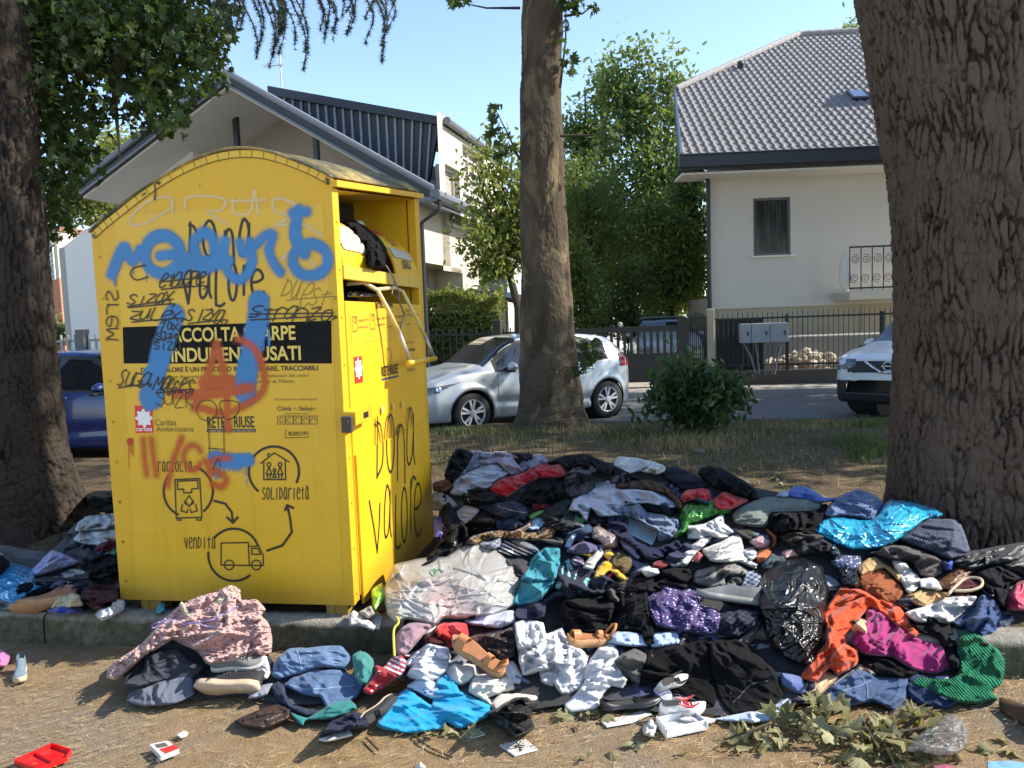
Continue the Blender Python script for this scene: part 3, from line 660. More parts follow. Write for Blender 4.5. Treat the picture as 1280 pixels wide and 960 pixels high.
def trunk(name, pts, rad, mat, parent, na=64, nl=120, kind='smooth', seed=0, flare=0):
    pts = np.asarray(pts, float); s = np.linspace(0, 1, len(pts)); q = np.linspace(0, 1, nl)
    ax = np.stack([np.interp(q, s, pts[:, i]) for i in range(3)], 1); rr = np.interp(q, s, rad)
    L = np.linalg.norm(pts[-1] - pts[0]); th = np.linspace(0, 2*math.pi, na, endpoint=False)
    TH, Q = np.meshgrid(th, q); RR = rr[:, None] + 0*TH; cx, sx = np.cos(TH), np.sin(TH); H = Q*L
    r0 = rad[len(rad)//2]; bu = 0
    if flare: RR = RR*(1 + flare*np.exp(-H/.28)*(.55 + .75*np.clip(np.sin(TH*5 + seed), -.3, 1)))
    RR = RR*(1 + .05*pn(cx*1.3 + seed, sx*1.3, H*.7))
    cav = np.zeros_like(RR)
    def vor(px, py, ncx, so):            # cells on the unrolled trunk, wrapping around: nearest two distances and the cell's number
        ix, iy = np.floor(px).astype(int), np.floor(py).astype(int); f1 = np.full(px.shape, 9.); f2 = f1.copy(); idn = np.zeros(px.shape, int); oy = np.zeros(px.shape)
        for dx in (-1, 0, 1):
            for dy in (-1, 0, 1):
                cx_, cy_ = ix + dx, iy + dy; h = _perm[(_perm[(cx_ % ncx) & 255] + cy_ + so) & 255]; h2 = _perm[h + 91]
                qx, qy = cx_ + .1 + .8*h/255, cy_ + .05 + .9*h2/255; d = np.hypot(px - qx, py - qy); n1 = d < f1
                f2 = np.where(n1, f1, np.minimum(f2, d)); oy = np.where(n1, py - qy, oy); idn = np.where(n1, h, idn); f1 = np.where(n1, d, f1)
        return f2 - f1, idn/255., oy
    if kind == 'plates':                 # long flaky plates, staggered, with deep dark cracks between
        X, Y = cx*r0, sx*r0; n1 = int(2*math.pi*r0/.050); n2 = int(2*math.pi*r0/.022)
        wq = .9*pn(X*3 + seed, Y*3, H*1.3) + .55*pn(X*9, Y*9, H*3.1 + seed) + .22*pn(X*26, Y*26, H*10); T1 = TH/(2*math.pi)
        hw_ = H + .10*pn(X*8, Y*8, H*2) + .03*pn(X*25, Y*25, H*12)
        e1_, i1, o1 = vor(T1*n1 + wq, hw_/.27, n1, 3); e2_, i2, o2 = vor(T1*n2 + wq*1.7 + .35*pn(X*30, Y*30, H*14), hw_/.085, n2, 17)
        rag = .16*pn(X*34, Y*34, H*18) + .10*pn(X*80, Y*80, H*50); dep = np.clip(.75 + .9*pn(X*5 + 9, Y*5, H*2.2), .15, 1.25)
        edge = 1 - (1 - sstep(-.02, .42, e1_ + rag))*dep; ed2 = 1 - (1 - sstep(-.02, .40, e2_ + rag))*np.clip(.55 + .9*pn(X*9, Y*9 + 5, H*4), 0, 1)
        rough_ = pn(X*48, Y*48, H*26) + .7*pn(X*110, Y*110, H*70); flake = np.floor(2.5*(pn(X*26 + 5, Y*26, H*9) + rag + 1))/2.5
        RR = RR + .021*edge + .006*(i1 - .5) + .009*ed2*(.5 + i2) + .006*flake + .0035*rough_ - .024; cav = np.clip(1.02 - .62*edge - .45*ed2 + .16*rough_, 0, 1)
    elif kind == 'ridged':
        X, Y = cx*r0, sx*r0
        wx = .035*pn(X*5 + seed, Y*5, H*3.2); 
        def lay(f, fz, off):
            n = pn(X*f + wx*f*1.6 + off, Y*f + wx*f*1.6 + off, H*fz + .55*pn(X*4, Y*4, H*2.6 + off) + .35*pn(X*18, Y*18, H*9 + off)); return 1 - np.abs(n)*1.9
        a = lay(21, 4.2, seed + .3); b = lay(40, 13.0, seed + 5.7); c = pn(X*75, Y*75, H*48)
        crack = np.clip(a, 0, 1)**4*.9 + np.clip(b, 0, 1)**3*.55*(.4 + .9*np.clip(.5 + pn(X*6, Y*6, H*2.5), 0, 1)); cav = np.clip(crack, 0, 1.2)/1.2
        plate = np.clip(pn(X*22 + 3, Y*22, H*11), -1, 1)
        fl = np.floor(3*(pn(X*38 + 7, Y*38, H*20) + 1))/3; RR = RR - .021*crack + .007*plate + .006*c + .008*fl
    else:
        X, Y = cx*r0, sx*r0; n = fbm(X*4 + seed, Y*4, H*1.5, 4); e = np.floor(n*5)/5
        RR = RR + .012*n + .012*e + .006*pn(X*30, Y*30, H*18); cav = np.clip(.5 + n*.6, 0, 1)
    T = np.gradient(ax, axis=0); T /= np.linalg.norm(T, axis=1)[:, None]
    e1 = np.cross(np.array([0, 1.0, 0]), T); e1 /= np.linalg.norm(e1, axis=1)[:, None]; e2 = np.cross(T, e1)
    V = ax[:, None, :] + RR[..., None]*(cx[..., None]*e1[:, None, :] + sx[..., None]*e2[:, None, :])
    i = np.arange(nl*na).reshape(nl, na); j = np.roll(i, -1, 1)
    F = np.stack([i[:-1], j[:-1], j[1:], i[1:]], -1).reshape(-1, 4)
    return mobj(name, V.reshape(-1, 3), F, mat, parent, smooth=True, attr={'cav': cav.ravel()})
def m_bark(name, hi, lo, patch=None, scale=1.0):
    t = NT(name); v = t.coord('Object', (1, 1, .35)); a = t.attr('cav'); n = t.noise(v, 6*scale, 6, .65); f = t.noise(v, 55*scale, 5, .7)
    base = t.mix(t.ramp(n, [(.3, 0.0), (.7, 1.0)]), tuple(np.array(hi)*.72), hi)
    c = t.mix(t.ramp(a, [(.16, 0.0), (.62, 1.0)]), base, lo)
    if patch is not None: c = t.mix(t.ramp(t.noise(t.coord('Object', (1, 1, .55)), 2.6*scale, 5, .6, .6), [(.54, 0.0), (.60, .9)]), c, patch)
    t.col(t.mix(t.ramp(f, [(.35, 0.0), (.7, .5)]), c, tuple(np.array(hi)*1.25))); t.set(Roughness=.95, Specular_IOR_Level=.15)
    t.bump(t.math('ADD', f, t.math('MULTIPLY', n, .6)), .9, .012); return t.m
B_DARK = m_bark('cedar_bark', (.118, .086, .064), (.007, .005, .004)); B_GREY = m_bark('dark_grey_bark', (.055, .043, .034), (.008, .006, .005))
B_PLANE = m_bark('plane_tree_bark', (.068, .050, .034), (.105, .082, .055), patch=(.20, .15, .085)); B_BG = m_bark('branch_bark', (.07, .055, .04), (.03, .025, .02))
L_PLANE = m_leaf('plane_leaves', (.022, .042, .012), (.075, .115, .028), .4); L_DARK = m_leaf('dark_leaves', (.012, .028, .010), (.045, .075, .022), .3)
L_FOREST = m_leaf('background_leaves', (.06, .10, .035), (.165, .225, .08), .48); L_MID = m_leaf('mid_leaves', (.06, .10, .03), (.17, .23, .065), .42); L_BRIGHT = m_leaf('bright_leaves', (.07, .115, .028), (.20, .26, .07), .4)
L_YEL = m_leaf('yellow_green_leaves', (.09, .13, .03), (.26, .29, .08), .42); L_NEEDLE = m_leaf('cedar_needles', (.015, .03, .018), (.045, .07, .035), .15)
L_BUSH = m_leaf('bush_leaves', (.024, .055, .02), (.085, .145, .05), .35)

# right-hand trunk
gb = PY(1238, 690, 4.95); gb[2] = .1
tr = thing('tree', 'massive dark tree trunk with deeply ridged bark at the right edge', 'tree', gb)
lp_ = [gb, gb + np.array([-.02, 0, 1.2]), gb + np.array([-.05, 0, 2.4]), PY(1212, -40, 5.05), PY(1196, -330, 5.2), PY(1190, -900, 5.4)]
lp_ = [np.array(p) for p in lp_]
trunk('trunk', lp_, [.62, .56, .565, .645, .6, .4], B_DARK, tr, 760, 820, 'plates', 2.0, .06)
rs = np.random.RandomState(11)
P, O, C = clump_points(rs, [((4.9, 7.4, 10.2), (2.6, 2.4, 1.6))], 5000, .35)
leafmesh('crown', P, .16, L_DARK, tr, 'oval', 3, rnd=C)
# left trunk
gl = PY(-42, 672, 5.75); gl[2] = .1
tl = thing('tree', 'dark rough tree trunk leaning at the left edge beside the yellow container', 'tree', gl)
q = [gl, PY(-45, 560, 5.75), PY(-52, 400, 5.75), PY(-62, 200, 5.8), PY(-72, 0, 5.85), PY(-85, -300, 6.0), PY(-90, -700, 6.2)]
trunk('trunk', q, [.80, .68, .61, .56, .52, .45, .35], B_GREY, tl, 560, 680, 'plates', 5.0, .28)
# hanging needle twigs of that tree
V = []; mbt = MB(); rs = np.random.RandomState(4); NP = []; ND = []
def twig(p, L, drop, side, dens=95):
    n = 9; s = np.linspace(0, 1, n); pts = np.stack([p[0] + side*L*s*.25 + .04*np.sin(s*5 + p[0]), p[1] + 0*s + .1*s*rs.normal(), p[2] - drop*L*s - .05*s*s], 1)
    mbt.tube(pts, np.linspace(.008, .002, n), 4, False)
    for k in range(int(dens*L)):
        f = rs.uniform(.05, 1)**.8; c = np.array([np.interp(f, s, pts[:, i]) for i in range(3)])
        NP.append(c); ND.append(f)
for k in range(46):
    px = 262 + 235*rs.uniform()**1.0; Lm = np.interp(px, [262, 300, 330, 360, 395, 420, 445, 470, 497], [.5, .7, .95, .75, .72, .4, .45, .95, .2])
    yd = 6.4 + rs.uniform(-.5, .5); twig(PY(px, -22 + rs.uniform(-25, 15), yd), Lm*rs.uniform(.45, .82), rs.uniform(.75, .98), rs.uniform(-.5, .6))
main = [PY(-70, -120, 5.9), PY(150, -60, 6.1), PY(300, -30, 6.4), PY(420, -22, 6.5), PY(500, -8, 6.5)]
mbt.tube(main, [.07, .05, .035, .025, .012], 6)
mbt.build('branch', B_BG, tl)
NP = np.array(NP); n = len(NP); k = 8                # needle tufts
B = np.repeat(NP, k, 0); D = rs.normal(size=(n*k, 3)); D[:, 2] -= .35; D /= np.linalg.norm(D, axis=1)[:, None]
Ln = rs.uniform(.025, .05, n*k)[:, None]; W = np.cross(D, rs.normal(size=(n*k, 3))); W /= np.linalg.norm(W, axis=1)[:, None]; W *= .0028
V = np.stack([B - W, B + W, B + D*Ln], 1).reshape(-1, 3); F = np.arange(len(V)).reshape(-1, 3)
mobj('needles', V, F, L_NEEDLE, tl, attr={'rnd': np.repeat(rs.uniform(0, 1, n*k), 3)})

# plane tree whose leaves hang in at the upper left
pb_ = np.array([-7.6, 8.6, .1])
pt = thing('tree', 'broad leaved plane tree hanging its dark lobed leaves over the upper left corner', 'tree', pb_)
trunk('trunk', [pb_, pb_ + np.array([.1, 0, 3]), pb_ + np.array([.2, 0, 7])], [.4, .32, .25], B_PLANE, pt, 40, 60, 'smooth', 3.0)
mb = MB()
br = [pb_ + np.array([.1, 0, 2.6]), PY(30, 118, 7.2), PY(80, 78, 7.0), PY(120, 82, 6.9), PY(140, 92, 6.8), PY(150, 70, 6.7), PY(163, 58, 6.6), PY(182, 75, 6.5), PY(215, 120, 6.4)]
mb.tube(br, [.12, .10, .085, .075, .07, .06, .05, .035, .012], 9)
for a_, b_ in (((140, 92), (150, 200)), ((80, 78), (90, 230)), ((163, 58), (250, 60)), ((60, 95), (70, 285)), ((120, 82), (60, 10)), ((163, 58), (260, 10))):
    mb.tube([PY(*a_, 6.8), PY((a_[0] + b_[0])/2, (a_[1] + b_[1])/2 - 8, 6.7), PY(*b_, 6.6)], [.03, .02, .006], 6)
mb.build('branch', m_bark('pale_plane_branch', (.20, .18, .145), (.09, .08, .06)), pt)
rs = np.random.RandomState(21)
blobs = [(60, 20, 60, 60, 620), (140, 20, 75, 50, 640), (225, 28, 52, 42, 420), (250, 70, 34, 42, 210), (185, 95, 42, 52, 330), (205, 135, 34, 30, 150), (60, 120, 50, 60, 420), (85, 185, 36, 40, 210), (60, 235, 28, 50, 150), (110, 70, 40, 30, 150), (75, 262, 22, 28, 50), (118, 138, 26, 26, 60), (285, 25, 14, 30, 26), (66, 298, 14, 10, 10), (30, 40, 40, 90, 300)]
P = []
for (x, y, a, b, m) in blobs:
    d = rs.normal(size=(int(m*1.6), 2))*.55; d = np.clip(d, -1.15, 1.15)
    P.append(PY(x + d[:, 0]*a, y + d[:, 1]*b, 6.8 + rs.normal(size=len(d))*.5))
P = np.concatenate(P); leafmesh('crown', P, .115, L_PLANE, pt, 'lobed', 22, droop=.4, curl=.5)
P = PY(rs.uniform(-160, 40, 1500), rs.uniform(-260, 60, 1500), rs.uniform(6.2, 8.6, 1500)); leafmesh('upper_crown', P, .2, L_PLANE, pt, 'lobed', 23, droop=.4)

# plane tree in the middle
gm = PZ(690, 533, .06)
mt = thing('tree', 'tall slim plane tree with blotchy bark in front of the silver hatchback', 'tree', gm)
Ym = gm[1]
q = [gm, PY(689, 505, Ym), PY(686, 440, Ym), PY(681, 330, Ym), PY(677, 200, Ym), PY(676, 80, Ym), PY(680, -20, Ym), PY(684, -200, Ym), PY(690, -420, Ym)]
sc_ = Ym/960
trunk('trunk', q, [49*sc_, 41*sc_, 35*sc_, 30*sc_, 26*sc_, 24.5*sc_, 24*sc_, 20*sc_, 14*sc_], B_PLANE, mt, 300, 760, 'smooth', 1.0, .06)
rs = np.random.RandomState(31); mb = MB(); P = []
for (x, y, a, b, m) in ((620, 165, 9, 38, 26), (634, 185, 10, 18, 10), (710, 30, 10, 50, 24), (722, 8, 26, 10, 20), (712, 85, 8, 12, 7), (735, 440, 14, 18, 26), (724, 462, 12, 8, 9), (570, 3, 18, 7, 10), (769, 160, 14, 12, 7), (742, 232, 12, 8, 5)):
    d = rs.uniform(-1, 1, (m, 2)); leafmesh('leaf_sprig', PY(x + d[:, 0]*a, y + d[:, 1]*b, Ym - .35 + rs.normal(size=m)*.18), .19, L_PLANE, mt, 'lobed', 33 + m, droop=.4)
for a_, b_ in (((650, 200), (616, 130)), ((700, 110), (708, -20)), ((705, 20), (745, 4)), ((722, 470), (738, 428)), ((700, 170), (775, 158)), ((650, 10), (560, 0))):
    mb = MB(); mb.tube([PY(*a_, Ym - .25), PY((a_[0] + b_[0])/2 + 3, (a_[1] + b_[1])/2 + 5, Ym - .33), PY(*b_, Ym - .36)], [.02, .012, .004], 5); mb.build('twig', B_BG, mt)
P, O, C = clump_points(rs, [((gm[0] + .3, Ym, 9.0), (3.6, 3.0, 2.4))], 9000, .4); P = P[proj(P)[1] < -25]
leafmesh('crown', P, .22, L_PLANE, mt, 'lobed', 34)

# street trees beyond the right edge of the picture: they shade the verge and the road
def street_tree(x, y, blobs, n, label, seed, sz=.24):
    t = thing('tree', label, 'tree', (x, y, 0), 'plane trees along the verge'); r_ = np.random.RandomState(seed)
    trunk('trunk', [(x, y, 0), (x, y, 3), (x + .2, y, 7)], [.35, .28, .18], B_PLANE, t, 36, 60, 'smooth', seed)
    P, O, C = clump_points(r_, blobs, n, .45); X, Y = proj(P); P = P[(X > 1330) | (Y < -40)]
    leafmesh('crown', P, sz, L_PLANE, t, 'lobed', seed)
street_tree(10.6, 9.6, [((10.8, 9.4, 7.0), (3.6, 2.9, 2.2)), ((9.8, 8.2, 5.2), (2.2, 1.9, 1.5))], 7000, 'leafy plane tree nearest beyond the right trunk', 41)
street_tree(12.2, 14.2, [((11.8, 13.8, 7.6), (3.4, 2.6, 2.6)), ((12.8, 14.6, 4.6), (2.2, 2.0, 1.6))], 6500, 'leafy plane tree by the road beyond the right trunk', 42)
street_tree(16.5, 11.5, [((16.4, 11.6, 9.6), (4.2, 3.0, 3.0))], 6000, 'farthest leafy plane tree beyond the right trunk', 43)

# background trees
def bg_tree(name, label, cat, px, py_base, Y, blobs, n, mat, sz, rc, seed, shape='oval', trunk_r=.16, group=None):
    b = PY(px, py_base, Y); b[2] = 0; t = thing(name, label, cat, b, group); r_ = np.random.RandomState(seed)
    bl = []
    for (x, y, rx, ry, dy) in blobs:
        c = PY(x, y, Y + dy); k = (Y + dy)/960; bl.append((c, (rx*k, rx*k*.85, ry*k)))
    P, O, C = clump_points(r_, bl, n, rc); k_ = P[:, 2] > .1; P, C = P[k_], C[k_]
    leafmesh('crown', P, sz, mat, t, shape, seed, out=None, rnd=C)
    topz = max(c[2] + r[2]*.5 for c, r in bl)
    trunk('trunk', [b, b*.5 + np.array([bl[0][0][0], bl[0][0][1], 0])*.5 + Z3*topz*.4, np.array([bl[0][0][0], bl[0][0][1], topz])], [trunk_r, trunk_r*.7, trunk_r*.2], B_BG, t, 16, 20, 'smooth', seed)
    mb = MB(); 
    for c, r in bl:
        base = np.array([b[0], b[1], max(.4, c[2] - r[2]*1.1)]); mb.tube([base, (base + c)/2 + r_.normal(size=3)*.1, c + Z3*r[2]*.3], [trunk_r*.5, trunk_r*.35, .02], 6)
    mb.build('limb', B_BG, t); return t
bg_tree('tree', 'tallest dark green pointed tree beside the tiled roof', 'tree', 815, 420, 30, [(815, 255, 55, 160, 0), (845, 150, 22, 80, 0), (806, 130, 22, 72, 0), (770, 150, 20, 75, 0), (790, 300, 60, 110, 0), (850, 300, 40, 120, 0)], 20000, L_FOREST, .24, .42, 51)
bg_tree('tree', 'dark green tree just right of the slim plane trunk', 'tree', 735, 420, 32, [(735, 250, 38, 120, 0), (722, 165, 20, 32, 0), (748, 140, 18, 60, 0), (705, 300, 30, 90, 0)], 9000, L_FOREST, .24, .4, 52)
bg_tree('tree', 'yellow green feathery tree behind the slim plane trunk', 'tree', 738, 420, 24, [(735, 265, 34, 70, 0), (715, 240, 22, 55, 0), (765, 280, 30, 55, 0), (728, 330, 42, 60, 0)], 9000, L_MID, .17, .3, 53, 'lance')
bg_tree('tree', 'bright leafy shrub tree lit by sun beside the downpipe', 'tree', 840, 420, 23.5, [(836, 310, 36, 45, 0), (820, 280, 24, 24, 0), (852, 345, 26, 42, 0), (826, 360, 26, 36, 0)], 9000, L_BRIGHT, .15, .25, 54)
bg_tree('shrub', 'dense dark round shrub behind the brown sliding gate', 'shrub', 788, 420, 22.5, [(790, 375, 32, 52, 0), (745, 385, 26, 36, 0)], 6000, L_FOREST, .12, .2, 55)
bg_tree('shrub', 'mid green shrub right behind the slim plane trunk', 'shrub', 728, 420, 21, [(728, 370, 26, 46, 0), (716, 330, 16, 30, 0)], 4500, L_MID, .12, .2, 56)
bg_tree('tree', 'dark slender tree between the bright shrub and the downpipe', 'tree', 872, 420, 25, [(868, 345, 16, 75, 0), (860, 240, 18, 60, 0)], 4500, L_FOREST, .17, .28, 57)
bg_tree('tree', 'pale yellow green tree rising behind the left roof slope', 'tree', 150, 420, 34, [(150, 195, 30, 40, 0), (118, 215, 28, 42, 0), (90, 240, 22, 50, 0), (140, 250, 40, 40, 0)], 7000, L_YEL, .24, .45, 58)
bg_tree('shrub', 'dark green shrub by the orange house', 'shrub', 66, 420, 24, [(66, 415, 10, 14, 0)], 900, L_FOREST, .14, .2, 59)
bg_tree('tree', 'small tree tip above the tiled roof beside the right trunk', 'tree', 1063, 420, 40, [(1064, 34, 7, 6, 0), (1072, 60, 14, 30, 0), (1070, 160, 20, 60, 0)], 1500, L_FOREST, .25, .3, 60)
# small sunlit tree in front of the cream side wall
cb_ = PY(648, 430, 15.2); cb_[2] = 0
ct = thing('tree', 'slender sunlit tree with pale green leaves before the cream side wall', 'tree', cb_)
rs = np.random.RandomState(61); mb = MB(); P = []
mb.tube([cb_, PY(648, 385, 15.2), PY(636, 340, 15.2)], [.10, .085, .07], 8)
for tip in ((590, 215), (604, 185), (622, 175), (640, 185), (655, 200), (592, 290), (596, 262), (610, 330), (600, 345), (650, 260), (664, 240), (672, 300), (590, 310)):
    e = PY(*tip, 15.2 + rs.normal()*.35); m0 = PY(638, 345, 15.2); mid = m0*.5 + e*.5 + Z3*.25
    mb.tube([m0, mid, e], [.04, .024, .006], 5)
    for k in range(330):
        f = rs.uniform(.25, 1.05); c = m0*(1 - f)**2 + 2*mid*f*(1 - f) + e*f*f; P.append(c + rs.normal(size=3)*np.array([.2, .2, .16])*(.5 + .6*f))
mb.build('trunk', B_BG, ct); leafmesh('crown', np.array(P), .135, L_YEL, ct, 'oval', 62, droop=.3)
# trimmed hedge behind its fence
hA_ = fA + SV*.9; V = []; rs = np.random.RandomState(71); 
hx0, hx1 = fp(470, 400, .9)[0], fp(630, 400, .9)[0]; ht = fp(570, 378, .9)[1]
hd = thing('hedge', 'dense sunlit yellow green hedge behind the dark railing', 'hedge', hA_ + SU*(hx0 + hx1)/2)
n = 16000; s = rs.uniform(hx0, hx1, n); tt = rs.uniform(-.55, .6, n); z = rs.uniform(.1, 1, n)
edge = rs.uniform(0, 1, n) < .75; tt = np.where(edge & (rs.uniform(0, 1, n) < .5), -.55 + np.abs(rs.normal(size=n))*.1, tt)
z = z*(ht + .28*pn(s*1.3, tt*2) + .16*pn(s*5, tt*5)); z = np.where(edge & (rs.uniform(0, 1, n) < .35), ht + .28*pn(s*1.3, tt*2) + np.abs(rs.normal(size=n))*.09, z)
leafmesh('foliage', hA_ + s[:, None]*SU + tt[:, None]*SV + z[:, None]*Z3, .10, L_YEL, hd, 'oval', 72)
P = []
for k in range(26):
    s0 = rs.uniform(hx0, hx1); L_ = rs.uniform(.2, .55)
    for j in range(14): P.append(hA_ + SU*(s0 + j/14*L_*.4) + Z3*(ht + j/14*L_) + SV*rs.normal()*.1)
leafmesh('shoots', np.array(P), .10, L_YEL, hd, 'oval', 73)
mb = MB(hA_, SU, SV); mb.bbox(hx0, hx1, -.4, .5, 0, ht - .25, .1); mb.build('branches', simple('hedge_twigs', (.02, .022, .012), 1), hd)
# the bush on the verge: arching stems with compound leaves
bb = PZ(872, 545, .1)
bu_ = thing('bush', 'dark green leafy bush growing on the verge before the road', 'bush', bb)
rs = np.random.RandomState(81); mb = MB(); P = []; k_ = bb[1]/960
for i in range(66):
    a = rs.uniform(0, 2*math.pi); rr = rs.uniform(.1, 1)**.6
    tip = bb + np.array([math.cos(a)*rr*72*k_, math.sin(a)*rr*.55, (1 - .60*rr**2.2)*rs.uniform(78, 118)*k_])
    if i % 5 == 0: tip[2] *= 1.08
    mid = bb*.45 + tip*.55 + Z3*.18; pts = [bb + rs.normal(size=3)*.06*np.array([1, 1, 0]), mid, tip + np.array([math.cos(a)*.08, math.sin(a)*.05, -.1])]
    mb.tube(pts, [.012, .008, .003], 4, False)
    for k in range(46):
        f = rs.uniform(.2, 1); c = pts[0]*(1 - f)**2 + 2*pts[1]*f*(1 - f) + pts[2]*f*f; P.append(c + rs.normal(size=3)*.06)
mb.build('stems', simple('bush_stem', (.05, .06, .025), .8), bu_); leafmesh('foliage', np.array(P), .125, L_BUSH, bu_, 'oval', 82, droop=.45, curl=.5)

# ------------------------------------------------------------------ grass, weeds, straw
def blades(name, P, h, mat, seed, w=.004, lean=.5):
    r_ = np.random.RandomState(seed); n = len(P); h = np.asarray(h)*r_.uniform(.5, 1.3, n); a = r_.uniform(0, 6.283, n)
    D = np.stack([np.cos(a), np.sin(a), 0*a], 1); S_ = np.stack([-np.sin(a), np.cos(a), 0*a], 1)*w; le = (r_.uniform(0, lean, n)*h)[:, None]
    V = np.stack([P - S_, P + S_, P + S_*.7 + D*le*.4 + Z3*(h*.6)[:, None], P - S_*.7 + D*le*.4 + Z3*(h*.6)[:, None], P + D*le + Z3*h[:, None]*.95], 1)
    b = np.arange(n)[:, None]*5
    F = [tuple(x) for x in (b + np.array([0, 1, 2, 3]))] + [tuple(x) for x in (b + np.array([3, 2, 4]))]
    o = mobj(name, V.reshape(-1, 3), F, mat, attr={'rnd': np.repeat(r_.uniform(0, 1, n), 5)}); return o
M_GRASS = m_leaf('verge_grass', (.035, .06, .015), (.12, .16, .05), .3); M_DRY = m_leaf('dry_grass', (.20, .15, .07), (.42, .33, .17), .2)
def verge_pts(patches, rs):
    out = []
    for (x, y, a, b, m) in patches:
        d = rs.normal(size=(m, 2))*.5; X = x + d[:, 0]*a; Y = np.clip(y + d[:, 1]*b, 518, 640); p = PZ(X, Y, .1)
        s = p @ SU; t = p @ SV - V0; k = (t > .3) & (t < VERGE_END - .1); p = p[k]; p[:, 2] = soil_z(s[k], t[k]) - .005; out.append(p)
    return np.concatenate(out)
rs = np.random.RandomState(91)
P = verge_pts([(1085, 568, 26, 15, 1500), (1050, 558, 40, 10, 300), (960, 545, 60, 10, 150), (575, 540, 34, 9, 900), (560, 575, 30, 20, 200), (860, 555, 90, 10, 350), (1000, 530, 110, 7, 400), (640, 545, 60, 8, 500), (780, 545, 40, 12, 800), (900, 580, 200, 30, 350), (700, 560, 160, 20, 250), (1085, 530, 30, 10, 700)], rs)
tag(blades('verge_grass', P, .085, M_GRASS, 92, .005), 'green grass tufts growing on the shaded verge', 'grass', kind='stuff')
P = verge_pts([(860, 562, 60, 8, 1100), (900, 552, 90, 8, 350), (760, 545, 40, 10, 350), (1000, 535, 90, 8, 350), (720, 535, 60, 8, 500), (600, 545, 60, 12, 500), (880, 590, 230, 35, 350), (620, 560, 80, 20, 250)], rs)
tag(blades('dry_grass', P, .085, M_DRY, 93, .004, 1.1), 'dry yellow grass stalks scattered over the verge', 'dry grass', kind='stuff')
# fallen straw and needles on the asphalt
def straw(name, n, s0, s1, t0, t1, zf, seed, L=(.015, .05), w=.0009, dirn=.5, spread=.5):
    r_ = np.random.RandomState(seed); s = r_.uniform(s0, s1, n); t = t0 + (t1 - t0)*r_.uniform(0, 1, n)
    keep = pn(s*1.6, t*2.2, 9.3)*.6 + pn(s*6, t*9, 2.0)*.4 + r_.uniform(-.55, .55, n) > -.12; s, t = s[keep], t[keep]; n = len(s)
    p = s[:, None]*SU + (V0 + t)[:, None]*SV; p[:, 2] = zf(s, t) + r_.uniform(.001, .008, n)
    a = dirn + r_.normal(size=n)*spread; D = np.cos(a)[:, None]*SU + np.sin(a)[:, None]*SV; D[:, 2] += r_.normal(size=n)*.06
    S_ = np.cross(D, Z3); l = r_.uniform(*L, n)[:, None]; bend = S_*l*r_.normal(size=n)[:, None]*.12; W = S_*w
    V = np.stack([p - W, p + W, p + D*l*.5 + bend + W, p + D*l*.5 + bend - W, p + D*l + W*.5, p + D*l - W*.5], 1)
    b = np.arange(n)[:, None]*6; F = np.concatenate([b + np.array([0, 1, 2, 3]), b + np.array([3, 2, 4, 5])])
    return mobj(name, V.reshape(-1, 3), F, M_STRAW, attr={'rnd': np.repeat(r_.uniform(0, 1, n), 6)})
t = NT('pale_straw'); t.col(t.ramp(t.attr('rnd'), [(0, (.16, .085, .032)), (.5, (.38, .245, .10)), (1, (.60, .45, .24))])); t.set(Roughness=.8); M_STRAW = t.m
tag(straw('straw', 30000, -4, 3.2, -1.6, -.0, lambda s, t: .004 + .012*pn(s*.8, t*.8), 95), 'dry straw and needles strewn over the sunlit asphalt', 'straw', kind='stuff')
tag(straw('verge_litter', 15000, -6, 6, .2, 5.0, lambda s, t: soil_z(s, t) + .004, 96, (.03, .1), .0016, .3, 1.2), 'dry needles and twigs littering the bare verge soil', 'litter', kind='stuff')
# ------------------------------------------------------------------ cars
def paint(name, c, metal=.3, rough=.3):
    t = NT(name); v = t.coord('Object'); n = t.noise(v, 3, 5, .6); d = t.noise(v, 40, 3)
    b = np.array(lin(c)); t.col(t.mix(n, tuple(b*.9), tuple(np.clip(b*1.06, 0, .9))))
    t.set(Metallic=metal, Roughness=t.ramp(t.math('ADD', t.math('MULTIPLY', d, .3), n), [(.4, rough), (.9, rough + .22)]), Coat_Weight=.8, Coat_Roughness=.06); return t.m
M_TYRE = simple('tyre_rubber', (.018, .018, .018), .85, .3, 30); M_RIM = simple('alloy_rim', (.50, .51, .53), .35, .05, 5, metal=.15); M_PLAST = simple('black_bumper_plastic', (.02, .02, .021), .6)
M_CGLASS = glass('car_glass', (.010, .013, .017), .03); M_CHROME = simple('chrome', (.7, .7, .7), .12, .02, 3, metal=1.0); M_LAMP = simple('headlamp_lens', (.10, .105, .115), .08, .6, 40, coat=1.0); M_RED = simple('red_tail_lens', (.30, .012, .012), .15, .3, 20, coat=.8)
M_RIMD = simple('rim_shadow_face', (.03, .03, .032), .5)
HATCH = dict(nose=2.10, tail=-1.92, axle=1.285, rw=.315, tr=.19, arch=.362,
    x=[-1.92, -1.88, -1.75, -1.5, -1.2, -.6, 0, .35, .6, .85, 1.05, 1.5, 1.85, 2.02, 2.07, 2.10],
    roof=[.62, 1.02, 1.20, 1.37, 1.425, 1.465, 1.465, 1.435, 1.34, 1.16, 1.02, .955, .84, .74, .66, .52],
    belt=[.60, .97, 1.0, 1.0, .985, .965, .94, .93, .925, .92, .92, .89, .78, .67, .60, .49],
    w=[.58, .68, .78, .835, .855, .867, .867, .867, .865, .862, .858, .85, .80, .70, .60, .46],
    gw=[.48, .54, .56, .575, .59, .60, .61, .61, .625, .655, .70, .69, .62, .52, .44, .34],
    zb=[.34, .24, .22, .2, .2, .2, .2, .2, .2, .2, .2, .2, .2, .2, .24, .34],
    ws=(.36, 1.04), sg=(-1.35, .80))
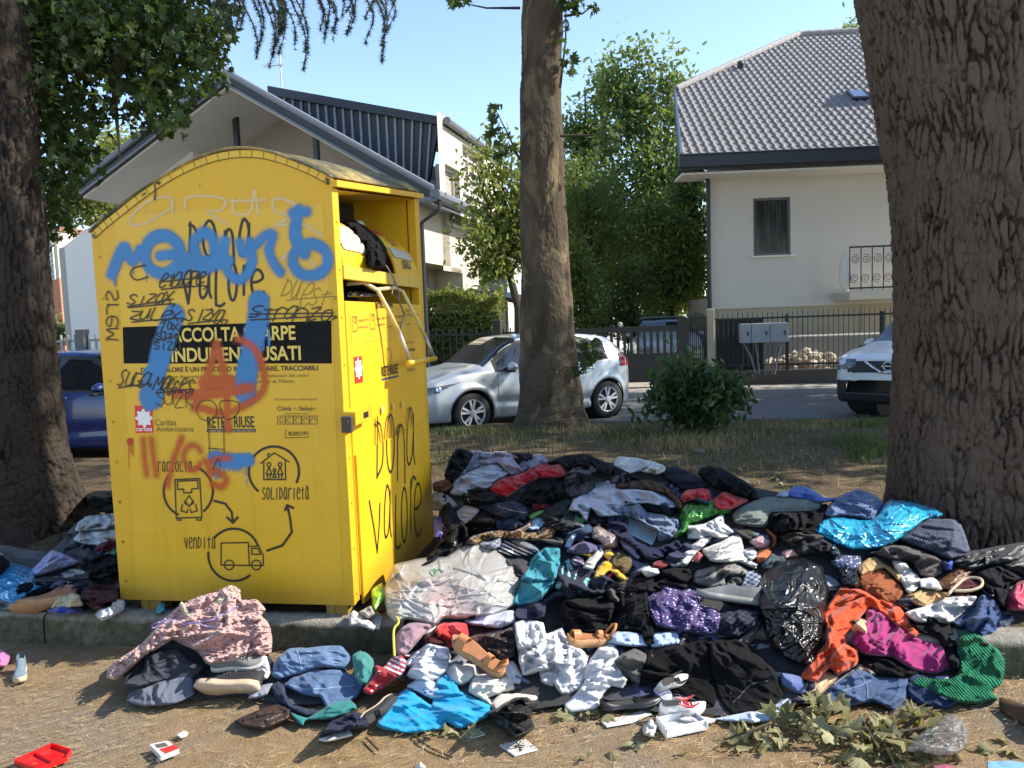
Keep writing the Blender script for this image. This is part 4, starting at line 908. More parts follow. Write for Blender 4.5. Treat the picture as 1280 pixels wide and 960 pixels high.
SUVT = dict(nose=2.18, tail=-2.15, axle=1.32, rw=.345, tr=.21, arch=.40,
    x=[-2.15, -2.1, -1.95, -1.6, -1.2, -.6, 0, .3, .6, .9, 1.15, 1.6, 1.95, 2.1, 2.15, 2.18],
    roof=[.7, 1.1, 1.3, 1.5, 1.57, 1.60, 1.60, 1.58, 1.47, 1.28, 1.14, 1.08, 1.0, .93, .84, .6],
    belt=[.68, 1.06, 1.1, 1.1, 1.09, 1.07, 1.05, 1.04, 1.04, 1.04, 1.04, 1.02, .95, .85, .78, .57],
    w=[.7, .80, .87, .90, .91, .915, .915, .915, .915, .912, .91, .90, .87, .82, .76, .66],
    gw=[.55, .6, .62, .64, .65, .66, .66, .66, .67, .70, .76, .76, .72, .67, .62, .5],
    zb=[.4, .3, .28, .26, .26, .26, .26, .26, .26, .26, .26, .26, .26, .26, .3, .42],
    ws=(.36, 1.13), sg=(-1.5, .85))
def car(label, group, origin, f, T, pm, front='hatch', nx=300, nj=110):
    f = np.array([f[0], f[1], 0.]); f /= np.linalg.norm(f); lft = np.array([-f[1], f[0], 0.])
    root = thing('parked_car', label, 'car', origin, group); W = lambda V: np.asarray(V)[..., 0:1]*f + np.asarray(V)[..., 1:2]*lft + np.asarray(V)[..., 2:3]*Z3 + np.asarray(origin)
    e = np.linspace(-1, 1, nx); xs = (T['nose'] + T['tail'])/2 + (T['nose'] - T['tail'])/2*np.sin(e*math.pi/2*.92)/math.sin(math.pi/2*.92)
    def I(k):
        y = np.interp(xs, T['x'], T[k]); ker = np.exp(-np.linspace(-2, 2, 13)**2); ker /= ker.sum(); yp = np.pad(y, 6, mode='edge'); return np.convolve(yp, ker, 'valid')
    roof, belt, w, gw, zb = (I(k) for k in ('roof', 'belt', 'w', 'gw', 'zb')); h = belt - zb; o = np.zeros_like(xs)
    crown = np.where(xs > T['ws'][1], .02, .03)
    C = np.stack([np.stack(p, -1) for p in ((o, zb), (w*.82, zb), (w*.95, zb + .04*h), (w*.985, zb + .22*h), (w, zb + .48*h), (w*.992, zb + .70*h), (w*.975, zb + .88*h), (w*.945, belt),
         (gw*.45 + w*.945*.55, belt*.55 + (roof - crown)*.45), (gw, roof - crown - .015), (gw*.82, roof - crown*.45), (o, roof))], 1)
    K = C.shape[1]; s = np.linspace(0, K - 1.0001, nj); i = s.astype(int); t_ = (s - i)[None, :, None]
    g = lambda k: C[:, np.clip(k, 0, K - 1)]
    p0, p1, p2, p3 = g(i - 1), g(i), g(i + 1), g(i + 2); tau = .36
    m1, m2 = (p2 - p0)*tau, (p3 - p1)*tau
    Pp = (2*t_**3 - 3*t_**2 + 1)*p1 + (t_**3 - 2*t_**2 + t_)*m1 + (-2*t_**3 + 3*t_**2)*p2 + (t_**3 - t_**2)*m2
    half = np.concatenate([np.repeat(xs[:, None, None], nj, 1), Pp], 2)         # x, y, z
    G = np.concatenate([half, half[:, ::-1][:, 1:] * np.array([1, -1, 1])], 1); nj2 = G.shape[1]
    # side crease and wheel arches
    Y, Z, X = G[..., 1], G[..., 2], G[..., 0]
    rc = T['rw']
    sw = .02*np.exp(-((Z - (.42 + .05*X))/.07)**2)*(np.abs(X) < 1.0); G[..., 1] -= np.sign(Y)*sw
    ok = np.ones(X.shape, bool)
    for ax in (T['axle'], -T['axle']):
        d = np.hypot(X - ax, Z - rc); side = (np.abs(Y) > .45) & (Z < .95)
        bulge = .022*np.exp(-((d - T['arch'] - .03)/.05)**2)*side; G[..., 1] += np.sign(Y)*bulge
        near = side & (np.abs(d - T['arch']) < .014); sc = np.where(near, T['arch']/np.maximum(d, .01), 1)
        G[..., 0] = ax + (G[..., 0] - ax)*sc; G[..., 2] = rc + (G[..., 2] - rc)*sc; ok &= ~(side & (d < T['arch'] - .013))
    F = grid_faces(nx, nj2); okf = ok.ravel()[F].all(1); cen = G.reshape(-1, 3)[F].mean(1)
    body = mobj('body', W(G.reshape(-1, 3)), F[okf], pm, root, smooth=True)
    du = np.gradient(G, axis=0); dv = np.gradient(G, axis=1); N = np.cross(dv, du); N /= np.linalg.norm(N, axis=2)[..., None] + 1e-9
    if (N[nx//2, nj - 1, 2]) < 0: N = -N
    def patch(name, pred, mat, par, off=.004):
        k = pred(cen) & okf
        if not k.any(): return None
        q = F[k]; ids, inv = np.unique(q, return_inverse=True); V = (G + N*off).reshape(-1, 3)[ids]
        return mobj(name, W(V), inv.reshape(q.shape), mat, par, smooth=True)
    bi = lambda x, k: np.interp(x, xs, k)
    a, b = T['ws']; tp = lambda c: np.abs(c[:, 1]) < bi(c[:, 0], gw)*.95 + .0
    patch('windscreen', lambda c: (c[:, 0] > a + .02) & (c[:, 0] < b - .02) & (np.abs(c[:, 1]) < bi(c[:, 0], gw) + .015) & (c[:, 2] > bi(c[:, 0], belt) + .05), M_CGLASS, root)
    patch('rear_window', lambda c: (c[:, 0] < -1.58) & (c[:, 2] > bi(c[:, 0], belt) + .08) & (np.abs(c[:, 1]) < .56), M_CGLASS, root)
    zl = lambda c: (c[:, 2] > bi(c[:, 0], belt) + .018) & (c[:, 2] < bi(c[:, 0], roof) - .085)
    for sd in (1, -1):
        for u0, u1 in ((-.12, T['sg'][1]), (-1.02, -.20), (T['sg'][0], -1.08)):
            patch('side_window', lambda c: zl(c) & (c[:, 0] > u0) & (c[:, 0] < u1) & (c[:, 1]*sd > .5) & (c[:, 2] < bi(c[:, 0] + .10, roof) - .09), M_CGLASS, root)
        patch('window_trim', lambda c: (c[:, 0] > T['sg'][0]) & (c[:, 0] < T['sg'][1] + .06) & (c[:, 1]*sd > .5) & (c[:, 2] > bi(c[:, 0], belt) - .008) & (c[:, 2] < bi(c[:, 0], roof) - .07), M_PLAST, root, .002)
        patch('sill', lambda c: (np.abs(c[:, 0]) < T['axle'] - .4) & (c[:, 1]*sd > .5) & (c[:, 2] < .30), M_PLAST if front == 'suv' else pm, root)
        for xl in (.82, -.17, -1.0):
            z_ = np.linspace(.32, .9, 12); yy = [float(np.interp(z, Pp[np.argmin(abs(xs - xl)), 4:70, 1], Pp[np.argmin(abs(xs - xl)), 4:70, 0])) for z in z_]
            mb = MB(origin, f, lft); mb.tube(np.stack([np.full(12, xl) + .02*np.sin(z_*3), sd*(np.array(yy) + .001), z_], 1), .0035, 4); mb.build('door_gap', M_PLAST, root)
        for xl in (.0, -.9):
            yy = .872 if front != 'suv' else .92
            mb = MB(origin, f, lft); mb.tube([(xl - .11, sd*(yy - .03), .86), (xl - .09, sd*(yy + .012), .865), (xl + .07, sd*(yy + .012), .865), (xl + .09, sd*(yy - .03), .86)], .012, 6); mb.build('door_handle', pm, root, True)
        # mirror
        mz = .985 if front != 'suv' else 1.10; my = T['w'][6] + .07
        bm = bmesh.new(); bmesh.ops.create_uvsphere(bm, u_segments=20, v_segments=12, radius=1)
        V = np.array([v.co for v in bm.verts]); V = V*np.array([.075, .115, .075]); V[:, 2] *= 1 - .3*(V[:, 1]*sd > 0)*V[:, 1]*sd/.115; Fm = [[v.index for v in q.verts] for q in bm.faces]; bm.free()
        mi_ = mobj('mirror', W(V + np.array([.62, sd*my, mz])), Fm, pm, root, smooth=True)
        mb = MB(origin, f, lft); mb.bbox(.58, .68, sd*my - .17, sd*my + .05, mz - .085, mz - .045, .012); mb.build('mirror_foot', M_PLAST, mi_)
        # headlights and tail lights
        if front == 'hatch':
            hz = lambda c: (c[:, 1]*sd > .40) & (c[:, 0] > 1.48) & (c[:, 2] < .80 - (c[:, 0] - 1.48)*.14 - .0) & (c[:, 2] > .80 - (c[:, 0] - 1.48)*.36)
            patch('fog_lamp', lambda c: (c[:, 1]*sd > .46) & (c[:, 0] > 1.8) & (np.hypot((c[:, 2] - .36)/.07, (c[:, 1]*sd - .60)/.13) < 1), M_PLAST, root)
        else:
            hz = lambda c: (c[:, 1]*sd > .50) & (c[:, 0] > 1.82) & (c[:, 2] < .92 + .0*c[:, 0]) & (c[:, 2] > .76 + .12*(.9 - c[:, 1]*sd) - .02)
        hl_ = patch('headlight', hz, M_LAMP, root, .006)
        if hl_ is not None:
            for q, r in (((1.93, .60, .66), .05), ((1.80, .70, .69), .045)) if front == 'hatch' else (((2.06, .70, .84), .055), ((1.98, .78, .86), .045)):
                j = np.argmin(np.linalg.norm(G - np.array([q[0], q[1]*sd, q[2]]), axis=2).ravel() ); c_ = (G + N*.008).reshape(-1, 3)[j]; nn = N.reshape(-1, 3)[j]
                mb = MB(); e1 = np.cross(nn, Z3); e1 /= np.linalg.norm(e1); mb = MB(W(c_), W(e1) - np.asarray(origin), W(np.cross(e1, nn)) - np.asarray(origin), W(nn) - np.asarray(origin))
                mb.lathe([(.0, -.004), (r, -.004), (r, .006), (r*.7, .004), (0, .001)], n=16); mb.build('lamp_ring', M_CHROME, hl_, True)
        patch('tail_light', lambda c: (c[:, 1]*sd > .50) & (c[:, 0] < -1.60) & (c[:, 2] > .86 - .0*c[:, 0]) & (c[:, 2] < 1.04 + (c[:, 0] + 1.9)*.1), M_RED, root, .012)
        # wheels
        for ax in (T['axle'], -T['axle']):
            y0 = sd*(T['w'][6] - .115); cx_ = np.array([ax, 0, rc])
            mb = MB(origin, f, lft)
            mb.lathe([(rc*.66, -.10), (rc*.93, -.10), (rc*.99, -.075), (rc, -.04), (rc, .04), (rc*.99, .075), (rc*.93, .10), (rc*.66, .10)], (ax, y0, rc), 48, 'y', False); wh = mb.build('wheel', M_TYRE, root, True)
            mb = MB(origin, f, lft); yo = y0 + sd*.085
            mb.lathe([(rc*.60, -.012), (rc*.70, -.012), (rc*.705, .012), (rc*.655, .016), (rc*.60, -.008)], (ax, yo, rc), 40, 'y', False)
            for k in range(5 if front == 'hatch' else 5):
                for dd in (-.13, .13):
                    t0 = 2*math.pi*k/5 + .3; r_in, r_out = rc*.14, rc*.66
                    p_ = lambda r, t: (ax + r*math.cos(t), yo, rc + r*math.sin(t))
                    poly = [p_(r_in, t0 - .35 + dd), p_(r_out, t0 + dd*1.6 - .085), p_(r_out, t0 + dd*1.6 + .085), p_(r_in, t0 + .35 + dd)]
                    mb.prism([np.array(q) - np.array([0, sd*.01, 0]) for q in poly], (0, sd*.02, 0))
            mb.lathe([(0, -.01), (rc*.17, -.01), (rc*.17, .014), (rc*.1, .022), (0, .022)], (ax, yo, rc), 20, 'y'); mb.build('rim', M_RIM, wh, False)
            mb = MB(origin, f, lft); mb.lathe([(0, -.05), (rc*.67, -.05), (rc*.67, -.035), (0, -.035)], (ax, yo, rc), 30, 'y'); mb.build('brake_disc', M_RIMD, wh)
            # arch lip and liner
            an = np.linspace(-.25, math.pi + .25, 40); nearest = []
            for q in an:
                p = np.array([ax + T['arch']*math.cos(q), 0, rc + T['arch']*math.sin(q)]); dd_ = np.hypot(X - p[0], Z - p[2]) + (Y*sd < .45)*9 + (~ok)*9; j = np.argmin(dd_.ravel()); nearest.append([p[0], G.reshape(-1, 3)[j, 1], p[2]])
            nr = np.array(nearest); nr[:, 1] = np.convolve(np.pad(nr[:, 1], 3, mode='edge'), np.ones(7)/7, 'valid')
            mb = MB(origin, f, lft); mb.tube(nr, .028 if front == 'suv' else .011, 6); mb.build('arch_lip', M_PLAST, root, True)
            ring = [(T['arch'] - .004, 0), (T['arch'] - .004, -sd*.34)]; n_ = 30; V = []
            for r, yy in ((T['arch'] - .002, sd*.80), (T['arch'] - .002, sd*.40), (.02, sd*.40)):
                for k in range(n_): q = 2*math.pi*k/n_; V.append((ax + r*math.cos(q), yy, rc + r*math.sin(q)))
            Ff = [(a_*n_ + k, a_*n_ + (k + 1) % n_, (a_ + 1)*n_ + (k + 1) % n_, (a_ + 1)*n_ + k) for a_ in (0, 1) for k in range(n_)]
            mobj('wheel_well', W(np.array(V)), Ff, M_RIMD, root)
    if front == 'hatch':
        patch('grille', lambda c: (np.abs(c[:, 1]) < .42) & (c[:, 0] > 1.9) & (c[:, 2] < .56) & (c[:, 2] > .34), M_PLAST, root)
        mb = MB(origin, f, lft); mb.tube([(-1.1, .3, 1.47), (-1.0, .3, 1.47)], .001, 4)
    else:
        patch('grille', lambda c: (np.abs(c[:, 1]) < .62) & (c[:, 0] > 1.85) & (c[:, 2] < .895) & (c[:, 2] > .72 + .0*np.abs(c[:, 1])), M_PLAST, root)
        patch('bumper', lambda c: (c[:, 0] > 1.6) & ((c[:, 2] < .40) | ((np.abs(c[:, 1]) < .80) & (c[:, 2] < .60))), M_PLAST, root, .006)
        Fq = lambda y, z: float(np.max(np.where((np.abs(G[..., 1] - y) < .03) & (np.abs(G[..., 2] - z) < .03), G[..., 0], -9)))
        mb = MB(origin, f, lft)
        for sg in (1, -1):
            pts = [(.04, .735), (.10, .735), (.20, .79), (.36, .885)]; q = [(Fq(sg*y, z) + .012, sg*y, z) for y, z in pts]; mb.tube(q, .022, 8)
        mb.tube([(Fq(0, .735) + .014, -.10, .735), (Fq(0, .735) + .014, .10, .735)], .022, 8); mb.build('chrome_grille_bar', M_CHROME, root, True)
        mb = MB(origin, f, lft); xl = Fq(0, .80) + .02; th = np.linspace(0, 2*math.pi, 30)
        mb.tube(np.stack([0*th + xl, .066*np.cos(th), .825 + .066*np.sin(th)], 1), .011, 6); mb.box(xl - .008, xl + .008, -.095, .095, .812, .838); mb.build('emblem', M_CHROME, root, True)
        xp = Fq(0, .58) + .025; mb = MB(origin, f, lft); mb.bbox(xp, xp + .012, -.26, .26, .575, .685, .004); pl = mb.build('number_plate', simple('plate_white', (.70, .70, .68), .4, .03), root)
        mb = MB(origin, f, lft)
        for sg in (1, -1): mb.box(xp + .0125, xp + .0145, sg*.255 - .022, sg*.255 + .0, .577, .683) if sg > 0 else mb.box(xp + .0125, xp + .0145, -.255, -.215, .577, .683)
        mb.build('blue_band', simple('plate_blue', (.02, .08, .42), .4), pl)
        text_obj('plate_text', 'FF 962XW', np.asarray(origin) + f*(xp + .0145) + lft*.20 + Z3*.60, -lft*-1*-1, Z3, .088, simple('plate_ink', (.01, .01, .012), .5), pl, width=.40, bold=.002)
    return root
def text_obj(name, s, p, u, up, size, mat, parent, width=None, bold=0.0, align='LEFT', shear=0.0, space=1.0, thick=.0006):
    cu = bpy.data.curves.new('txt', 'FONT'); cu.body = s; cu.size = 1.0; cu.offset = bold/size; cu.space_character = space; cu.shear = shear
    ob = bpy.data.objects.new('txt', cu); COL.objects.link(ob); bpy.context.view_layer.update()
    me = bpy.data.meshes.new_from_object(ob.evaluated_get(bpy.context.evaluated_depsgraph_get())); n = len(me.vertices)
    V = np.empty(n*3); me.vertices.foreach_get('co', V); V = V.reshape(-1, 3); F = [list(p_.vertices) for p_ in me.polygons]
    bpy.data.objects.remove(ob); bpy.data.curves.remove(cu); bpy.data.meshes.remove(me)
    x0, x1 = V[:, 0].min(), V[:, 0].max(); k = size; kx = (width/(x1 - x0)) if width else size
    X = (V[:, 0] - x0)*kx
    if align == 'CENTER': X -= X.max()/2
    u = np.asarray(u, float); up = np.asarray(up, float); nrm = np.cross(u, up)
    return mobj(name, np.asarray(p) + X[:, None]*u + (V[:, 1]*k)[:, None]*up + nrm*thick, F, mat, parent)
# silver hatchback, parked at an angle behind the slim plane tree
a_, b_ = PZ(591, 516.5, .215), PZ(757, 499, .215); f_ = a_ - b_; f_[2] = 0; f_ /= np.linalg.norm(f_); l_ = np.array([-f_[1], f_[0], 0])
o_ = (a_ + b_)/2 - l_*.80; o_[2] = -.098
car('silver hatchback parked behind the slim plane tree', 'parked cars', o_, f_, HATCH, paint('silver_paint', (.50, .53, .55), .45, .3))
# white suv at the right, half hidden by the big trunk
n_ = PY(1110, 493, 11.2); f_ = np.array([-.77, -.64, 0]); o_ = n_ - f_*2.17; o_[2] = -.098
car('white crossover car showing its front beside the massive right trunk', 'parked cars', o_, f_, SUVT, paint('white_paint', (.68, .69, .69), .0, .3), 'suv')
m_ = PY(124, 474, 9.7); f_ = SU; o_ = m_ - f_*.62 + SV*.93; o_[2] = -.06
car('dark blue car with black mirror behind the left trunk', 'parked cars', o_, f_, HATCH, paint('blue_paint', (.012, .03, .16), .2, .25))
m_ = PY(833, 405, 19.5); o_ = m_ - np.array([.3, -.95, 0])*1.2; f_ = np.array([-.12, -1, 0]); o_ = m_ + np.array([.15, 1.2, 0]); o_[2] = .1
car('pale grey car parked behind the brown sliding gate', 'parked cars', o_, f_, HATCH, paint('grey_paint', (.33, .34, .35), .3, .3), nx=160, nj=60)
# ------------------------------------------------------------------ the yellow clothing container
BU, BV = yawframe(R(9.5)); BP = PY(443, 757, 3.72)
ZA = lambda p: (100 + np.asarray(p)[..., 0]/3, 170 + np.asarray(p)[..., 1]/3)
ZB = lambda p: (100 + np.asarray(p)[..., 0]/3, 460 + np.asarray(p)[..., 1]/3)
ZC = lambda p: (390 + np.asarray(p)[..., 0]/3.2, 180 + np.asarray(p)[..., 1]/3.2)
ZD = lambda p: (400 + np.asarray(p)[..., 0]/3, 460 + np.asarray(p)[..., 1]/3)
def ff(px, py, off=0.0):                 # pixel -> (s, z) on the front plate
    p = PP(px, py, BP + BV*off, BV) - BP; return np.stack([p @ BU, p[..., 2]], -1)
def sf(px, py, off=0.0):                 # pixel -> (v, z) on the right-hand side
    p = PP(px, py, BP + BU*off, BU) - BP; return np.stack([p @ BV, p[..., 2]], -1)
F3 = lambda q, off=0.0: BP + np.asarray(q)[..., 0:1]*BU + np.asarray(q)[..., 1:2]*Z3 - BV*off
S3 = lambda q, off=0.0: BP + np.asarray(q)[..., 0:1]*BV + np.asarray(q)[..., 1:2]*Z3 + BU*off
arch_px = [(45, 365), (85, 325), (130, 290), (210, 225), (300, 160), (400, 105), (500, 68), (590, 52), (690, 55), (790, 85), (880, 122), (940, 157)]
AR = np.array([ff(*ZA(p)) for p in arch_px]); AR[-1, 0] = 0
LB = ff(150, 748); W_ = -(LB[0] + AR[0, 0])/2; AR[0, 0] = -W_; AR[1, 0] = max(AR[1, 0], -W_ + .03)
k_ = np.linspace(0, 1, len(AR)); kk = np.linspace(0, 1, 49); AR = np.stack([np.interp(kk, k_, AR[:, 0]), np.interp(kk, k_, AR[:, 1])], 1)
for _ in range(3): AR[1:-1] = AR[1:-1]*.5 + (AR[:-2] + AR[2:])*.25
D_ = float(sf(543, 681)[0]); zR = AR[-1, 1]; zL = AR[0, 1]; dzb = float(sf(527, 242)[1]) - zR
bx = lambda: MB(BP, BU, BV)
def m_binpaint(name, c, dirt=.65, rough=.38):
    t = NT(name); v = t.coord('Object'); n = t.noise(v, 1.6, 6, .6); s = t.noise(t.coord('Object', (14, 14, .7)), 1.0, 5, .65); f = t.noise(v, 60, 4, .6); sc = t.noise(t.coord('Object', (3, 3, 40), (0, .5, .2)), 3, 3, .6)
    b = np.array(lin(c)); base = t.mix(n, tuple(b*.86), tuple(np.clip(b*1.12, 0, .9)))
    c1 = t.mix(t.ramp(s, [(.52, 0.0), (.78, dirt*.55)]), base, tuple(b*np.array([.55, .5, .6])))
    c2 = t.mix(t.ramp(sc, [(.70, 0.0), (.78, .35)]), c1, tuple(np.clip(b*1.25 + .03, 0, .9)))
    c3 = t.mix(t.ramp(f, [(.62, 0.0), (.8, dirt*.5)]), c2, tuple(b*.35))
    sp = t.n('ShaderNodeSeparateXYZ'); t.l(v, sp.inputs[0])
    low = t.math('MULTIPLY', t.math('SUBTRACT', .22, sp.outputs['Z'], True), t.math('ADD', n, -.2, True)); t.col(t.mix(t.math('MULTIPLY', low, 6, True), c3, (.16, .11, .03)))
    t.set(Roughness=t.ramp(n, [(.3, rough), (.8, rough + .2)]), Specular_IOR_Level=.45); t.bump(t.noise(v, 3.2, 4), .35, .03); return t.m
YEL = (.66, .372, .012)
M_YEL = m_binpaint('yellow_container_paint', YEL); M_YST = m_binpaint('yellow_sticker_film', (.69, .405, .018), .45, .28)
def m_roof():
    t = NT('grimy_yellow_roof'); v = t.coord('Object'); n = t.noise(v, 5, 7, .7); m = t.noise(v, 30, 5, .7)
    t.col(t.mix(t.ramp(t.math('ADD', n, t.math('MULTIPLY', m, .3)), [(.5, 0.0), (.72, 1.0)]), (.36, .27, .08), (.06, .055, .035))); t.set(Roughness=.85); t.bump(m, .4, .006); return t.m
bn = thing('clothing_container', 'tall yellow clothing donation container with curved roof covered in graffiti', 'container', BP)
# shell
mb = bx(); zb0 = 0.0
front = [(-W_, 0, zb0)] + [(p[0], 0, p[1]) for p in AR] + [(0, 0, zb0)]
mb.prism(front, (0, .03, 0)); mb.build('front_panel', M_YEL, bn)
mb = bx(); mb.prism([(-W_, D_ - .03, zb0)] + [(p[0], D_ - .03, p[1] + dzb) for p in AR] + [(0, D_ - .03, zb0)], (0, .03, 0))
mb.prism([(-W_, .032, 0), (-W_, D_ - .032, 0), (-W_, D_ - .032, zL + dzb), (-W_, .032, zL)], (.03, 0, 0)); mb.box(-W_ + .032, -.05, .032, D_ - .032, .0, .03); mb.build('back_shell', M_YEL, bn)
# arch rim flange with its cut tabs
mb = bx(); inner = AR.copy(); T_ = np.gradient(AR, axis=0); T_ /= np.linalg.norm(T_, axis=1)[:, None]; NN = np.stack([-T_[:, 1], T_[:, 0]], 1); inn = AR - NN*.032
for i in range(len(AR) - 1): mb.add([(AR[i, 0], -.004, AR[i, 1]), (AR[i+1, 0], -.004, AR[i+1, 1]), (inn[i+1, 0], -.004, inn[i+1, 1]), (inn[i, 0], -.004, inn[i, 1])], [(0, 1, 2, 3)])
mb.build('rim_flange', m_binpaint('rim_paint', (.68, .42, .03), .9), bn)
M_SEAM = simple('dark_seam', (.13, .085, .02), .9)
mb = bx()
for i in range(1, len(AR) - 1, 2):
    w = .0013; t_ = T_[i]*w; mb.add([(AR[i, 0] - t_[0], -.006, AR[i, 1] - t_[1]), (AR[i, 0] + t_[0], -.006, AR[i, 1] + t_[1]), (inn[i, 0] + t_[0], -.006, inn[i, 1] + t_[1]), (inn[i, 0] - t_[0], -.006, inn[i, 1] - t_[1])], [(0, 1, 2, 3)])
i2 = AR - NN*.036
for i in range(len(AR) - 1): mb.add([(inn[i, 0], -.005, inn[i, 1]), (inn[i+1, 0], -.005, inn[i+1, 1]), (i2[i+1, 0], -.005, i2[i+1, 1]), (i2[i, 0], -.005, i2[i, 1])], [(0, 1, 2, 3)])
mb.build('rim_seam', M_SEAM, bn)
# roof sheet
n = len(AR); o = AR + NN*.012; V = []
for v_, dz_ in ((-.012, 0), (D_*.33, dzb*.33), (D_*.66, dzb*.66), (D_ + .02, dzb)):
    for p in o: V.append((p[0], v_, p[1] + dz_ + .006*math.sin(p[0]*9 + v_*6)))
V = np.array(V); V2 = V.copy(); V2[:, 2] -= .012; F = [tuple(q) for q in grid_faces(4, n)] + [tuple(q[::-1] + 4*n) for q in grid_faces(4, n)]
for j in range(3): F += [(j*n, (j+1)*n, (j+1)*n + 4*n, j*n + 4*n), (j*n + n - 1, j*n + n - 1 + 4*n, (j+1)*n + n - 1 + 4*n, (j+1)*n + n - 1)]
F += [(i, i + 1, i + 1 + 4*n, i + 4*n) for i in range(n - 1)]
mb = bx(); mb.add(np.concatenate([V, V2]), F); mb.build('roof', m_roof(), bn, smooth=True)
mb = bx(); mb.prism([(-.03, -.005, zR - .004), (.03, -.005, zR - .012), (.03, -.005, zR - .042), (-.03, -.005, zR - .042)], (0, D_ + .02, dzb)); mb.build('roof_fascia', M_YEL, bn)
# right-hand side: posts, lower door, hopper recess
zP = float(sf(*ZC((135, 628)))[1]); pw = float(sf(*ZC((133, 700)))[0]); 
mb = bx(); mb.bbox(-.06, .0, .031, pw, 0, zR - .04, .006); mb.build('post', M_YEL, bn)
mb = bx(); mb.bbox(-.06, .0, D_ - .085, D_ - .031, -.11, zR + dzb - .05, .006); mb.build('post', M_YEL, bn)
mb = bx(); mb.bbox(-.03, .004, pw + .004, D_ - .088, .02, zP, .005); dn = mb.build('door_panel', m_binpaint('door_paint', (.75, .41, .010), .35), bn)
zf_ = float(sf(*ZD((130, 400)))[1]) + .10; mb = bx(); mb.prism([(.0045, pw + .01, -.025), (.0045, D_ - .09, -.115), (.0045, D_ - .09, zf_), (.0045, pw + .01, zf_)], (.0115, 0, 0)); mb.build('lower_flap', m_binpaint('flap_paint', (.75, .41, .010), .3), dn)
M_INY = m_binpaint('inner_yellow', (.60, .36, .012), .8); zr_ = zR - .05
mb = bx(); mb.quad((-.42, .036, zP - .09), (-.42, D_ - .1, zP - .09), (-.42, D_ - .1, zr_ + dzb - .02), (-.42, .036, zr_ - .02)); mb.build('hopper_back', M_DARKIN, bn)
mb = bx(); mb.quad((-.5, D_ - .092, zP - .1), (-.062, D_ - .092, zP - .1), (-.062, D_ - .092, zr_ + dzb), (-.5, D_ - .092, zr_ + dzb))
mb.quad((-.5, pw + .002, zP - .1), (-.5, pw + .002, zr_), (-.06, pw + .002, zr_), (-.06, pw + .002, zP - .1)); mb.quad((-.5, .032, zr_), (-.5, D_ - .04, zr_ + dzb - .005), (-.0, D_ - .04, zr_ + dzb - .005), (-.0, .032, zr_)); mb.quad((-.5, .032, zP - .1), (-.03, .032, zP - .1), (-.03, D_ - .09, zP - .1), (-.5, D_ - .09, zP - .1))
mb.build('hopper_recess', M_INY, bn)
# curved hopper flap: two cheeks, a slot between them and a lip below
zlo = float(sf(*ZC((125, 540)))[1]); zlip = float(sf(*ZC((125, 488)))[1]); zhi = float(sf(*ZC((115, 225)))[1])
th = np.linspace(0, math.pi/2, 16); prof = np.stack([-.40 + .40*np.sin(th)**.9, zlip + (zhi - zlip)*np.cos(th)], 1)
def cheek(v0, v1, name, mat, r=1.0, t_=.012):
    V = [(p[0], v, p[1]) for v in (v0, v1) for p in prof] + [(p[0] - .01, v, p[1] - t_) for v in (v0, v1) for p in prof]; m = len(prof)
    F = [(i, i + 1, m + i + 1, m + i) for i in range(m - 1)] + [(2*m + i, 3*m + i, 3*m + i + 1, 2*m + i + 1) for i in range(m - 1)] + [(i, 2*m + i, 2*m + i + 1, i + 1) for i in range(m - 1)] + [(m + i, m + i + 1, 3*m + i + 1, 3*m + i) for i in range(m - 1)]
    mb = bx(); mb.add(V, F); return mb.build(name, mat, bn, smooth=False)
v1_, v2_ = pw + (D_ - pw)*.30, pw + (D_ - pw)*.60
cheek(pw + .006, v1_, 'hopper_cheek', M_YEL); ck2 = cheek(v2_, D_ - .095, 'hopper_cheek', M_YEL)
mb = bx(); mb.bbox(-.03, .006, pw + .005, D_ - .092, zlo, zlip + .004, .004); mb.build('hopper_lip', m_binpaint('lip_paint', (.62, .40, .05), .7), bn)
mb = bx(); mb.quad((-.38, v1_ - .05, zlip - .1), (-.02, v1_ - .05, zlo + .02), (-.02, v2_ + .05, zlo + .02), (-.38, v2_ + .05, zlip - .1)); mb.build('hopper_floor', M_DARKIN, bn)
def curved_sticker(name, v0, v1, t0, t1, mat, par):
    q = np.linspace(t0, t1, 10); P_ = np.stack([-.40 + .40*np.sin(q)**.9 + .003*np.sin(q) + .002, zlip + (zhi - zlip)*np.cos(q) + .003*np.cos(q) + .001], 1)
    V = [(p[0], v, p[1]) for v in (v0, v1) for p in P_]; mb = bx(); mb.add(V, [(i, i + 1, 11 + i, 10 + i) for i in range(9)]); return mb.build(name, mat, par)
M_PALE_ST = simple('pale_notice', (.5, .48, .40), .6, .15, 25); M_INKB = simple('black_print', (.012, .011, .010), .5, .2, 10)
t = NT('printed_notice'); v = t.coord('Object', (1, 1, 1)); w = t.n('ShaderNodeTexWave'); w.bands_direction = 'Z'; w.inputs['Scale'].default_value = 22; w.inputs['Distortion'].default_value = 0; t.l(v, w.inputs[0])
t.col(t.mix(t.math('MULTIPLY', t.ramp(w.outputs[0], [(.55, 0.0), (.62, .7)]), t.ramp(t.noise(v, 60, 2), [(.42, 0.0), (.5, 1.0)])), (.46, .44, .35), (.12, .11, .09))); M_NOTICE = t.m
bnp = bpy.data.objects['hopper_cheek']
curved_sticker('notice_sticker', pw + .05, v1_ - .03, .75, 1.3, M_NOTICE, bnp)
curved_sticker('notice_sticker', v2_ + .03, D_ - .14, 1.02, 1.22, M_NOTICE, ck2)
vm = (v2_ + D_ - .1)/2
